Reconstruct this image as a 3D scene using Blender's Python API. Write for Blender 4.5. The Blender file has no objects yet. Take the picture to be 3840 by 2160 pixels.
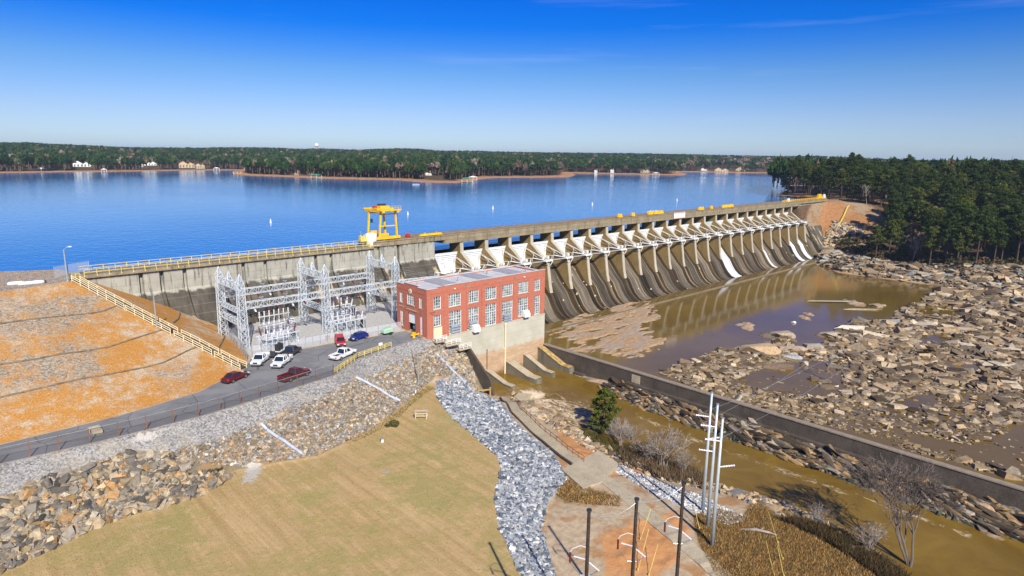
EXPO = 0.45
HAZE = 8e-5
SKYR = [(0.0, (0.5167, 0.6667, 1.0, 1)), (0.021, (0.5167, 0.65, 1.0, 1)), (0.053, (0.4833, 0.5833, 0.9167, 1)), (0.085, (0.3833, 0.5333, 0.875, 1)), (0.116, (0.275, 0.4833, 0.8333, 1)), (0.152, (0.1083, 0.3833, 0.9, 1)), (0.178, (0.0167, 0.3167, 0.9333, 1)), (0.228, (0.0, 0.2833, 0.9667, 1)), (0.45, (0.1, 0.35, 0.8333, 1)), (1.0, (0.25, 0.4167, 0.8333, 1))]
import bpy, bmesh, math, random
import numpy as np
from math import sin, cos, pi, radians, sqrt, atan2, hypot, tan
from mathutils import Vector, Matrix
from mathutils.geometry import delaunay_2d_cdt
random.seed(7); rng = np.random.default_rng(7)
SC = bpy.context.scene
COL = SC.collection
# ------------------------------------------------------------ survey (camera solved from the photograph)
FP = 2405.52; PIT = radians(11.808); ROL = radians(0.74795); YAW = radians(43.5334); CAMH = 38.0
fw = np.array([sin(YAW)*cos(PIT), cos(YAW)*cos(PIT), -sin(PIT)])
r0 = np.array([cos(YAW), -sin(YAW), 0.0]); u0 = np.cross(r0, fw)
rt = cos(ROL)*r0 + sin(ROL)*u0; up = -sin(ROL)*r0 + cos(ROL)*u0
CC = np.array([0, 0, CAMH])
def ray(x, y):
    a = x*1.490683-1920; b = y*1.490683-1080
    return fw + rt*(a/FP) - up*(b/FP)
def g(x, y, z=0.0):
    d = ray(x, y); t = (z-CAMH)/d[2]; q = CC+d*t; return (float(q[0]), float(q[1]), z)
def gy(x, y, Y):
    d = ray(x, y); q = CC+d*(Y/d[1]); return (float(q[0]), float(q[1]), float(q[2]))
def gx(x, y, X):
    d = ray(x, y); q = CC+d*(X/d[0]); return (float(q[0]), float(q[1]), float(q[2]))
ZR = {1:(0,900),2:(760,900),3:(1400,900),4:(2300,700),5:(2880,500),6:(0,480),7:(960,480),8:(1920,480),11:(0,1300),12:(0,1620),13:(960,1300),14:(960,1620),15:(1700,1200),16:(1900,1620),17:(1900,1400)}
def zz(k, a, b): ox, oy = ZR[k]; return ((ox+a/2.68333)/1.490683, (oy+b/2.68333)/1.490683)
def proj(P):
    V = P-CC; d = V@fw; d = np.where(d < 1, 1, d)
    return np.stack([(1920+FP*(V@rt)/d)/1.490683, (1080-FP*(V@up)/d)/1.490683, d], -1)
def inpoly(px, py, poly):
    poly = np.array(poly, float); n = len(poly); c = np.zeros(px.shape, bool); j = n-1
    for i in range(n):
        xi, yi = poly[i]; xj, yj = poly[j]
        if yi != yj:
            c ^= ((yi > py) != (yj > py)) & (px < (xj-xi)*(py-yi)/(yj-yi)+xi)
        j = i
    return c
def sdist(px, py, poly):
    poly = np.array(poly, float); n = len(poly); dm = np.full(px.shape, 1e18)
    for i in range(n):
        a = poly[i]; b = poly[(i+1) % n]; e = b-a; L = e@e+1e-12
        t = np.clip(((px-a[0])*e[0]+(py-a[1])*e[1])/L, 0, 1)
        dm = np.minimum(dm, (px-a[0]-t*e[0])**2+(py-a[1]-t*e[1])**2)
    return np.sqrt(dm)*np.where(inpoly(px, py, poly), 1, -1)
# value noise
_T = rng.random((256, 256))
def vn(x, y):
    xi = np.floor(x).astype(int); yi = np.floor(y).astype(int); fx = x-xi; fy = y-yi
    fx = fx*fx*(3-2*fx); fy = fy*fy*(3-2*fy)
    a = _T[xi & 255, yi & 255]; b = _T[(xi+1) & 255, yi & 255]; c = _T[xi & 255, (yi+1) & 255]; d = _T[(xi+1) & 255, (yi+1) & 255]
    return (a*(1-fx)+b*fx)*(1-fy)+(c*(1-fx)+d*fx)*fy
def fbm(x, y, o=4):
    s = 0; a = .5; t = 0
    for k in range(o):
        s = s+a*vn(x*2**k+17.3*k, y*2**k+9.1*k); t += a; a *= .5
    return s/t
# ------------------------------------------------------------ object helpers
def link(name, me, mat=None, parent=None):
    o = bpy.data.objects.new(name, me); COL.objects.link(o)
    if mat is not None and me is not None:
        for m in (mat if isinstance(mat, (list, tuple)) else [mat]): me.materials.append(m)
    if parent is not None: o.parent = parent
    return o
def empty(name, loc=(0, 0, 0), rz=0):
    o = bpy.data.objects.new(name, None); COL.objects.link(o); o.location = loc; o.rotation_euler = (0, 0, rz); return o
def tag(o, label, cat, group=None, kind=None):
    o['label'] = label; o['category'] = cat
    if group: o['group'] = group
    if kind: o['kind'] = kind
    return o
def struct(o, label=None, cat=None):
    o['kind'] = 'structure'
    if label: o['label'] = label
    if cat: o['category'] = cat
    return o
def copy_tree(o, parent=None):
    c = o.copy(); COL.objects.link(c); c.parent = parent
    for ch in list(o.children): copy_tree(ch, c)
    return c
def npmesh(name, V, F, mats=None, smooth=False, colors=None, fattr=None):
    V = np.asarray(V, np.float32); F = np.asarray(F, np.int32)
    me = bpy.data.meshes.new(name); k = F.shape[1]
    me.vertices.add(len(V)); me.vertices.foreach_set('co', V.ravel())
    me.loops.add(F.size); me.loops.foreach_set('vertex_index', F.ravel())
    me.polygons.add(len(F)); me.polygons.foreach_set('loop_start', np.arange(0, F.size, k, dtype=np.int32))
    me.polygons.foreach_set('loop_total', np.full(len(F), k, np.int32))
    me.update(calc_edges=True); me.validate()
    me.polygons.foreach_set('use_smooth', np.full(len(F), bool(smooth)))
    if colors is not None:
        at = me.color_attributes.new('col', 'FLOAT_COLOR', 'POINT'); C = np.ones((len(V), 4), np.float32); C[:, :3] = colors
        at.data.foreach_set('color', C.ravel())
    if fattr:
        for nm, arr in fattr.items():
            at = me.attributes.new(nm, 'FLOAT', 'POINT'); at.data.foreach_set('value', np.asarray(arr, np.float32))
    return me
class MB:
    def __init__(s): s.v = []; s.f = []; s.m = []; s.mi = 0
    def add(s, vs, fs):
        n = len(s.v); s.v += [tuple(map(float, p)) for p in vs]; s.f += [[i+n for i in f] for f in fs]; s.m += [s.mi]*len(fs); return s
    def box(s, x0, y0, z0, x1, y1, z1):
        return s.add([(x0,y0,z0),(x1,y0,z0),(x1,y1,z0),(x0,y1,z0),(x0,y0,z1),(x1,y0,z1),(x1,y1,z1),(x0,y1,z1)],
              [(0,3,2,1),(4,5,6,7),(0,1,5,4),(1,2,6,5),(2,3,7,6),(3,0,4,7)])
    def hexa(s, P):  # 8 points bottom 4 ccw, top 4
        return s.add(P, [(0,3,2,1),(4,5,6,7),(0,1,5,4),(1,2,6,5),(2,3,7,6),(3,0,4,7)])
    def beam(s, a, b, w, h=None, upv=(0,0,1)):
        h = h or w; a = Vector(a); b = Vector(b); d = (b-a)
        if d.length < 1e-6: return s
        d.normalize(); u = Vector(upv)
        if abs(d.dot(u)) > .98: u = Vector((0,1,0))
        r = d.cross(u).normalized(); u = r.cross(d).normalized()
        P = []
        for p in (a, b):
            for (i, j) in ((-1,-1),(1,-1),(1,1),(-1,1)): P.append(p+r*(i*w/2)+u*(j*h/2))
        return s.add(P, [(0,1,2,3),(7,6,5,4),(0,4,5,1),(1,5,6,2),(2,6,7,3),(3,7,4,0)])
    def tube(s, pts, rad, n=6, cap=True):
        pts = [Vector(p) for p in pts]; m = len(pts)
        if not isinstance(rad, (list, tuple)): rad = [rad]*m
        base = []; prev = None
        for i, p in enumerate(pts):
            d = (pts[min(i+1, m-1)]-pts[max(i-1, 0)])
            if d.length < 1e-9: d = Vector((0,0,1))
            d.normalize()
            if prev is None:
                u = Vector((0,0,1)) if abs(d.z) < .9 else Vector((1,0,0)); r = d.cross(u).normalized()
            else:
                r = prev-d*prev.dot(d); r = r.normalized() if r.length > 1e-6 else Vector((1,0,0))
            prev = r; u = d.cross(r)
            for k in range(n): base.append(p+(r*cos(2*pi*k/n)+u*sin(2*pi*k/n))*rad[i])
        fs = []
        for i in range(m-1):
            for k in range(n): fs.append((i*n+k, i*n+(k+1) % n, (i+1)*n+(k+1) % n, (i+1)*n+k))
        if cap: fs.append(tuple(range(n))[::-1]); fs.append(tuple((m-1)*n+k for k in range(n)))
        return s.add(base, fs)
    def prism(s, prof, x0, x1, axis='x'):  # profile list (a,b); extruded
        n = len(prof)
        if axis == 'x': P = [(x0, a, b) for a, b in prof]+[(x1, a, b) for a, b in prof]
        elif axis == 'y': P = [(a, x0, b) for a, b in prof]+[(a, x1, b) for a, b in prof]
        else: P = [(a, b, x0) for a, b in prof]+[(a, b, x1) for a, b in prof]
        return s.add(P, [tuple(range(n))[::-1], tuple(range(n, 2*n))]+[(i, (i+1) % n, n+(i+1) % n, n+i) for i in range(n)])
    def loft(s, secs, cap=True, closed=True):
        n = len(secs[0]); P = [p for q in secs for p in q]; fs = []
        for i in range(len(secs)-1):
            for k in range(n if closed else n-1): fs.append((i*n+k, i*n+(k+1) % n, (i+1)*n+(k+1) % n, (i+1)*n+k))
        if cap: fs.append(tuple(range(n))[::-1]); fs.append(tuple((len(secs)-1)*n+k for k in range(n)))
        return s.add(P, fs)
    def build(s, name, mat=None, parent=None, smooth=False, norm=True):
        me = bpy.data.meshes.new(name); me.from_pydata(s.v, [], s.f); me.update()
        if any(s.m): me.polygons.foreach_set('material_index', s.m)
        if norm:
            bm = bmesh.new(); bm.from_mesh(me); bmesh.ops.recalc_face_normals(bm, faces=bm.faces); bm.to_mesh(me); bm.free()
        if smooth: me.polygons.foreach_set('use_smooth', [True]*len(me.polygons))
        return link(name, me, mat, parent)
# ------------------------------------------------------------ materials
class NT:
    def __init__(s, name, world=False):
        s.m = bpy.data.materials.new(name); s.m.use_nodes = True; s.t = s.m.node_tree; s.n = s.t.nodes; s.n.clear()
        s.out = s.n.new('ShaderNodeOutputMaterial'); s.b = s.n.new('ShaderNodeBsdfPrincipled'); s.t.links.new(s.b.outputs[0], s.out.inputs[0])
        s.b.inputs['Roughness'].default_value = .85; s.b.inputs['Specular IOR Level'].default_value = .25
    def new(s, t, **k):
        n = s.n.new(t)
        for a, v in k.items(): setattr(n, a, v)
        return n
    def set(s, inp, v):
        if isinstance(v, bpy.types.NodeSocket): s.t.links.new(v, inp)
        elif isinstance(v, (tuple, list)): inp.default_value = tuple(v)+((1,) if len(v) == 3 and len(inp.default_value) == 4 else ())
        else: inp.default_value = v
    def geo(s, scale=(1,1,1), rot=(0,0,0)):
        gm = s.new('ShaderNodeNewGeometry'); mp = s.new('ShaderNodeMapping'); s.t.links.new(gm.outputs['Position'], mp.inputs[0])
        mp.inputs['Scale'].default_value = scale; mp.inputs['Rotation'].default_value = rot; return mp.outputs[0]
    def obj(s, scale=(1,1,1)):
        gm = s.new('ShaderNodeTexCoord'); mp = s.new('ShaderNodeMapping'); s.t.links.new(gm.outputs['Object'], mp.inputs[0])
        mp.inputs['Scale'].default_value = scale; return mp.outputs[0]
    def noise(s, scale, det=4, rough=.55, vec=None, dist=0):
        n = s.new('ShaderNodeTexNoise'); n.inputs['Scale'].default_value = scale; n.inputs['Detail'].default_value = det
        n.inputs['Roughness'].default_value = rough; n.inputs['Distortion'].default_value = dist
        if vec is None: vec = s.geo()
        s.t.links.new(vec, n.inputs['Vector']); return n.outputs[0]
    def vor(s, scale, vec=None, out='Color', feat='F1'):
        n = s.new('ShaderNodeTexVoronoi'); n.feature = feat; n.inputs['Scale'].default_value = scale
        if vec is None: vec = s.geo()
        s.t.links.new(vec, n.inputs['Vector']); return n.outputs[out]
    def ramp(s, fac, a, b, ca=(0,0,0), cb=(1,1,1), extra=()):
        r = s.new('ShaderNodeValToRGB'); s.t.links.new(fac, r.inputs[0]); e = r.color_ramp.elements
        e[0].position = a; e[0].color = tuple(ca)+(1,); e[1].position = b; e[1].color = tuple(cb)+(1,)
        for p, c in extra: x = e.new(p); x.color = tuple(c)+(1,)
        return r.outputs[0]
    def mix(s, f, a, b, mode='MIX'):
        n = s.new('ShaderNodeMix', data_type='RGBA', blend_type=mode); s.set(n.inputs[0], f); s.set(n.inputs[6], a); s.set(n.inputs[7], b); return n.outputs[2]
    def math(s, op, a, b=0.0, c=None, clamp=False):
        n = s.new('ShaderNodeMath', operation=op); n.use_clamp = clamp; s.set(n.inputs[0], a); s.set(n.inputs[1], b)
        if c is not None: s.set(n.inputs[2], c)
        return n.outputs[0]
    def attr(s, name, out='Fac'):
        n = s.new('ShaderNodeAttribute'); n.attribute_name = name; return n.outputs[out]
    def xyz(s):
        gm = s.new('ShaderNodeNewGeometry'); p = s.new('ShaderNodeSeparateXYZ'); s.t.links.new(gm.outputs['Position'], p.inputs[0]); return p.outputs
    def sstep(s, v, a, b):
        n = s.new('ShaderNodeMapRange'); n.interpolation_type = 'SMOOTHSTEP'; s.set(n.inputs[0], v); n.inputs[1].default_value = a; n.inputs[2].default_value = b; return n.outputs[0]
    def bump(s, h, strength=.5, dist=.1):
        n = s.new('ShaderNodeBump'); n.inputs['Strength'].default_value = strength; n.inputs['Distance'].default_value = dist
        s.set(n.inputs['Height'], h); s.t.links.new(n.outputs[0], s.b.inputs['Normal'])
    def base(s, c): s.set(s.b.inputs['Base Color'], c); return s
    def rough(s, v): s.set(s.b.inputs['Roughness'], v); return s
def flat(name, c, rough=.6, metal=0, var=.12, sc=1.2, spec=.4):
    m = NT(name); n = m.noise(sc, 4, .6, m.obj())
    c2 = tuple(max(0, x*(1-var*2)) for x in c); c3 = tuple(min(1, x*(1+var)) for x in c)
    m.base(m.ramp(n, .3, .7, c2, c3)).rough(rough); m.b.inputs['Metallic'].default_value = metal; m.b.inputs['Specular IOR Level'].default_value = spec
    return m.m
# ------------------------------------------------------------ material library
M = {}
M['white'] = flat('white_paint', (.78,.79,.78), .5, var=.06)
M['steelwhite'] = flat('galvanised_white', (.62,.68,.72), .45, .2, .1)
M['galv'] = flat('galvanised', (.42,.47,.50), .45, .5, .12)
M['yellow'] = flat('yellow_paint', (.85,.48,.01), .5, var=.12)
M['yrail'] = flat('rail_yellow', (.70,.55,.13), .55, var=.15)
M['cream'] = flat('cream_paint', (.78,.66,.42), .6, var=.08)
M['dark'] = flat('dark_steel', (.03,.035,.04), .5)
M['blackrubber'] = flat('rubber', (.02,.02,.022), .8)
M['glass'] = NT('window_panes'); _g = M['glass']; _g.base(_g.ramp(_g.noise(1.3, 3, .7), .38, .66, (.03,.05,.055), (.30,.33,.33))).rough(.35); M['glass'] = _g.m
M['carglass'] = flat('car_glass', (.015,.025,.035), .08, spec=.7)
M['rust'] = flat('rusted_post', (.22,.10,.05), .8)
M['wood'] = flat('creosote_wood', (.045,.032,.025), .85, var=.3, sc=4)
M['ins_brown'] = flat('brown_porcelain', (.16,.03,.02), .25)
M['ins_white'] = flat('pale_insulator', (.72,.73,.80), .3)
M['red'] = flat('red_paint', (.45,.03,.02), .5)
M['chrome'] = flat('bright_metal', (.6,.6,.6), .2, .9)
M['lampred'] = flat('tail_light', (.5,.02,.02), .3)
M['lamp'] = flat('head_light', (.85,.85,.8), .2)
M['greenroof'] = flat('green_roof', (.03,.18,.12), .5)
M['grayroof'] = flat('shingle_roof', (.12,.12,.13), .8)
M['brownwall'] = flat('brown_siding', (.38,.24,.12), .8)
M['buoy'] = flat('buoy_white', (.85,.85,.82), .4)
M['timber'] = flat('weathered_timber', (.55,.46,.33), .8)
M['bark'] = flat('pine_bark', (.10,.065,.045), .95, var=.3, sc=2)
M['palebark'] = flat('pale_bark', (.33,.28,.24), .95, var=.25, sc=1)
M['shoredirt'] = flat('shore_dirt', (.30,.17,.08), .95)

def concrete(name, lo, hi, stain=(.06,.055,.04), amt=.5, streak=True, warm=None):
    m = NT(name)
    n = m.noise(.35, 6, .65); c = m.ramp(n, .3, .72, lo, hi)
    if streak:
        st = m.noise(1.0, 5, .7, m.geo((1.1, .35, .07)))
        c = m.mix(m.math('MULTIPLY', m.sstep(st, .5, .68), amt), c, stain)
    fine = m.noise(3.5, 4, .7); c = m.mix(.35, c, m.ramp(fine, .3, .7, tuple(x*.6 for x in lo), tuple(min(1, x*1.25) for x in hi)))
    m.base(c).rough(.9); m.bump(fine, .3, .05); return m.m
M['conc'] = concrete('pale_concrete', (.33,.31,.25), (.47,.44,.36), (.10,.095,.08), .55)
M['deckconc'] = concrete('mossy_deck_concrete', (.15,.12,.07), (.36,.30,.20), (.035,.03,.02), .9)
M['wallconc'] = concrete('dark_training_wall_concrete', (.045,.037,.03), (.12,.098,.08), (.02,.018,.015), .7)
M['padconc'] = concrete('path_concrete', (.33,.27,.18), (.50,.43,.31), (.15,.13,.09), .4)
M['pierconc'] = concrete('ochre_stained_pier_concrete', (.20,.13,.045), (.33,.23,.095), (.11,.08,.035), .6)
M['noseconc'] = concrete('pier_nose_concrete', (.36,.32,.24), (.50,.45,.35), (.14,.11,.07), .6)
def dam_mat():
    m = NT('dam_face_concrete'); X, Y, Z = m.xyz()
    lift = m.new('ShaderNodeTexBrick'); m.t.links.new(m.geo((1, 0, 0)), lift.inputs[0])
    n = m.noise(.25, 6, .65); light = m.ramp(n, .3, .7, (.28,.27,.225), (.41,.395,.335))
    # formwork lift lines
    fz = m.math('FRACT', m.math('MULTIPLY', Z, .56)); ln = m.math('LESS_THAN', fz, .07)
    light = m.mix(m.math('MULTIPLY', ln, .35), light, (.16,.145,.11))
    st = m.noise(1.0, 6, .72, m.geo((1.0, .3, .10))); light = m.mix(m.math('MULTIPLY', m.sstep(st, .50, .63), .8), light, (.085,.08,.07))
    top = m.noise(1.0, 5, .7, m.geo((1.4, .3, .25)))
    topz = m.math('ADD', m.math('MULTIPLY', m.math('SUBTRACT', Z, 13.2), .25), top)
    light = m.mix(m.math('MULTIPLY', m.sstep(topz, .40, .58), .8), light, (.07,.065,.05))
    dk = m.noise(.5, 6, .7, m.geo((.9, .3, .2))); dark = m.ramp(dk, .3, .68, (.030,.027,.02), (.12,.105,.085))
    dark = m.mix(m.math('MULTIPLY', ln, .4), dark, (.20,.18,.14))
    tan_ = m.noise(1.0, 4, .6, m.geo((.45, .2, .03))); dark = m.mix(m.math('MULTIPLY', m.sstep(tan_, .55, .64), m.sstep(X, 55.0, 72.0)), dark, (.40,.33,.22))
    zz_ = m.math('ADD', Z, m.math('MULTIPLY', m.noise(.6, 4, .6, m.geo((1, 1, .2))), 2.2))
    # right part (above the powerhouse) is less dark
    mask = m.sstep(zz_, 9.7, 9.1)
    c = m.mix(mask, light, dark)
    m.base(c).rough(.92); m.bump(m.noise(2.5, 5, .7), .35, .06); return m.m
M['dam'] = dam_mat()
def ogee_mat():
    m = NT('spillway_streaked_concrete'); X, Y, Z = m.xyz()
    s1 = m.noise(1.0, 5, .75, m.geo((1.05, .04, .035))); s2 = m.noise(1.0, 5, .7, m.geo((3.1, .1, .09))); s0 = m.noise(1.0, 2, .5, m.geo((.33, .02, .02)))
    s = m.math('ADD', m.math('ADD', m.math('MULTIPLY', s1, .55), m.math('MULTIPLY', s2, .22)), m.math('MULTIPLY', s0, .23)); s = m.math('ADD', m.math('MULTIPLY', m.math('SUBTRACT', s, .5), 1.35), .5)
    c = m.ramp(s, .36, .68, (.012,.009,.004), (.62,.52,.36), [(.46,(.020,.014,.006)), (.53,(.060,.048,.032)), (.59,(.15,.135,.11)), (.64,(.36,.31,.22))])
    och = m.noise(1.0, 4, .6, m.geo((.8, .05, .05))); c = m.mix(m.math('MULTIPLY', m.sstep(och, .55, .62), .5), c, (.14,.09,.025))
    # every bay between two piers carries the same pattern: algae and pier shadow painted dark beside the piers, a pale lip, grey wear in the middle
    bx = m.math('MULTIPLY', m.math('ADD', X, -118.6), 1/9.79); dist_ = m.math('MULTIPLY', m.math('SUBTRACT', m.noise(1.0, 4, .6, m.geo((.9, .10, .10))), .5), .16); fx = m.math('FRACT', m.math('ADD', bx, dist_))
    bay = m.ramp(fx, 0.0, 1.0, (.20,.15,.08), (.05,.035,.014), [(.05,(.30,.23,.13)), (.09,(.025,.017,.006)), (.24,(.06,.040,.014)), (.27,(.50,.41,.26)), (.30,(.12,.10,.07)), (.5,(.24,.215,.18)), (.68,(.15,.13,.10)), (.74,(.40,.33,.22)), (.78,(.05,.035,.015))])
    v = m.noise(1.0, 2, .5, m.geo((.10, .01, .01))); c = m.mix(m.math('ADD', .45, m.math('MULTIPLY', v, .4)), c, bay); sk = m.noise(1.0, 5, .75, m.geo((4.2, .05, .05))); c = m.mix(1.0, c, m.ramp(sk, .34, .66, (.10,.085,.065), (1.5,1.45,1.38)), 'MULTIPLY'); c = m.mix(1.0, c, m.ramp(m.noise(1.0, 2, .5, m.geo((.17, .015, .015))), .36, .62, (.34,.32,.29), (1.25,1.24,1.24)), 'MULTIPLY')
    patch = m.noise(.33, 2, .5, m.geo((1, 1.3, 1.3))); c = m.mix(m.math('MULTIPLY', m.sstep(patch, .71, .735), .8), c, (.50,.44,.36))
    m.base(c).rough(.75); m.bump(s2, .4, .12); return m.m
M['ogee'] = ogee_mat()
def brick_mat():
    m = NT('red_brick'); gm = m.new('ShaderNodeNewGeometry'); sp = m.new('ShaderNodeSeparateXYZ'); m.t.links.new(gm.outputs['Position'], sp.inputs[0])
    cb = m.new('ShaderNodeCombineXYZ'); m.t.links.new(m.math('ADD', sp.outputs[0], sp.outputs[1]), cb.inputs[0]); m.t.links.new(sp.outputs[2], cb.inputs[1])
    b = m.new('ShaderNodeTexBrick'); m.t.links.new(cb.outputs[0], b.inputs[0]); b.inputs['Scale'].default_value = 1
    b.inputs['Brick Width'].default_value = .42; b.inputs['Row Height'].default_value = .16; b.inputs['Mortar Size'].default_value = .012
    b.inputs['Color1'].default_value = (.44,.115,.065,1); b.inputs['Color2'].default_value = (.31,.075,.045,1); b.inputs['Mortar'].default_value = (.50,.28,.21,1)
    n = m.noise(.5, 5, .7); c = m.mix(m.math('MULTIPLY', n, .6), b.outputs[0], (.48,.17,.11))
    fl = m.noise(1.0, 4, .7, m.geo((2, 2, .35))); c = m.mix(m.math('MULTIPLY', m.sstep(fl, .58, .72), .5), c, (.20,.05,.035))
    m.base(c).rough(.85); m.bump(b.outputs['Fac'], -.3, .02); return m.m
M['brick'] = brick_mat()
def phbase():
    m = NT('powerhouse_base_concrete'); X, Y, Z = m.xyz()
    n = m.noise(.3, 5, .6); c = m.ramp(n, .3, .7, (.40,.385,.30), (.50,.48,.40))
    st = m.noise(1.0, 5, .7, m.geo((1.3, 1, .12))); zt = m.math('ADD', m.math('MULTIPLY', Z, .10), st)
    c = m.mix(m.math('MULTIPLY', m.sstep(zt, .52, .66), .7), c, (.16,.15,.12))
    fz = m.math('LESS_THAN', m.math('FRACT', m.math('MULTIPLY', Z, .55)), .05); c = m.mix(m.math('MULTIPLY', fz, .25), c, (.2,.18,.14))
    lo = m.math('ADD', Z, m.math('MULTIPLY', m.noise(.6, 4, .6), 2.0)); c = m.mix(m.math('MULTIPLY', m.sstep(lo, -5.4, -6.2), .8), c, m.ramp(m.noise(1.2, 5, .7, m.geo((.4, 1, 1.6))), .35, .65, (.52,.36,.22), (.36,.19,.09)))
    c = m.mix(m.sstep(lo, -10.0, -12.0), c, (.17,.085,.035))
    m.base(c).rough(.9); m.bump(n, .2, .05); return m.m
M['phbase'] = phbase()
def roofmat():
    m = NT('grey_membrane_roof'); n = m.noise(.6, 5, .65); c = m.ramp(n, .3, .7, (.42,.42,.43), (.60,.60,.62)); m.base(c).rough(.8); return m.m
M['roof'] = roofmat()
M['roofpanel'] = flat('roof_panel_grey', (.34,.35,.38), .7)
def asphalt():
    m = NT('worn_asphalt'); n = m.noise(.5, 6, .7); f = m.noise(8, 3, .7); c = m.ramp(n, .3, .7, (.15,.15,.16), (.215,.215,.22))
    X, Y, Z = m.xyz(); c = m.mix(.3, c, m.ramp(f, .3, .7, (.10,.10,.11), (.29,.29,.29)))
    w = m.noise(.12, 3, .5); c = m.mix(m.math('MULTIPLY', m.sstep(w, .5, .6), .5), c, (.27,.265,.26))
    ck = m.vor(.16, m.geo((1, 1, 0)), 'Distance', 'DISTANCE_TO_EDGE'); wob = m.math('ADD', ck, m.math('MULTIPLY', m.math('SUBTRACT', w, .5), .02)); c = m.mix(m.math('MULTIPLY', m.math('LESS_THAN', wob, .012), .55), c, (.06,.06,.065))
    m.base(c).rough(.9); m.bump(f, .2, .02); return m.m
M['asphalt'] = asphalt()
def gravel(name, a, b, sc=7, patch=(.3,.27,.22)):
    m = NT(name); v = m.vor(sc); v2 = m.noise(.3, 4, .6); hs = m.new('ShaderNodeSeparateColor'); m.t.links.new(v, hs.inputs[0])
    c = m.ramp(hs.outputs[0], 0, 1, a, b); c = m.mix(m.math('MULTIPLY', m.sstep(v2, .5, .66), .5), c, patch); m.base(c).rough(.95); m.bump(hs.outputs[1], .6, .05); return m.m
M['yard'] = gravel('switchyard_gravel', (.34,.33,.31), (.52,.51,.49), 5, (.44,.42,.38))
# rocks with per-rock colour
def rockmat(name='rock', tint=(1,1,1)):
    m = NT(name); c = m.attr('col', 'Color'); n = m.noise(1.6, 5, .7); c = m.mix(1.0, c, m.ramp(n, .25, .75, (.55*tint[0],.55*tint[1],.55*tint[2]), (1.35,1.32,1.28)), 'MULTIPLY')
    m.base(c).rough(.9); m.bump(m.noise(5, 5, .7), .5, .08); return m.m
M['rock'] = rockmat()
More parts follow.
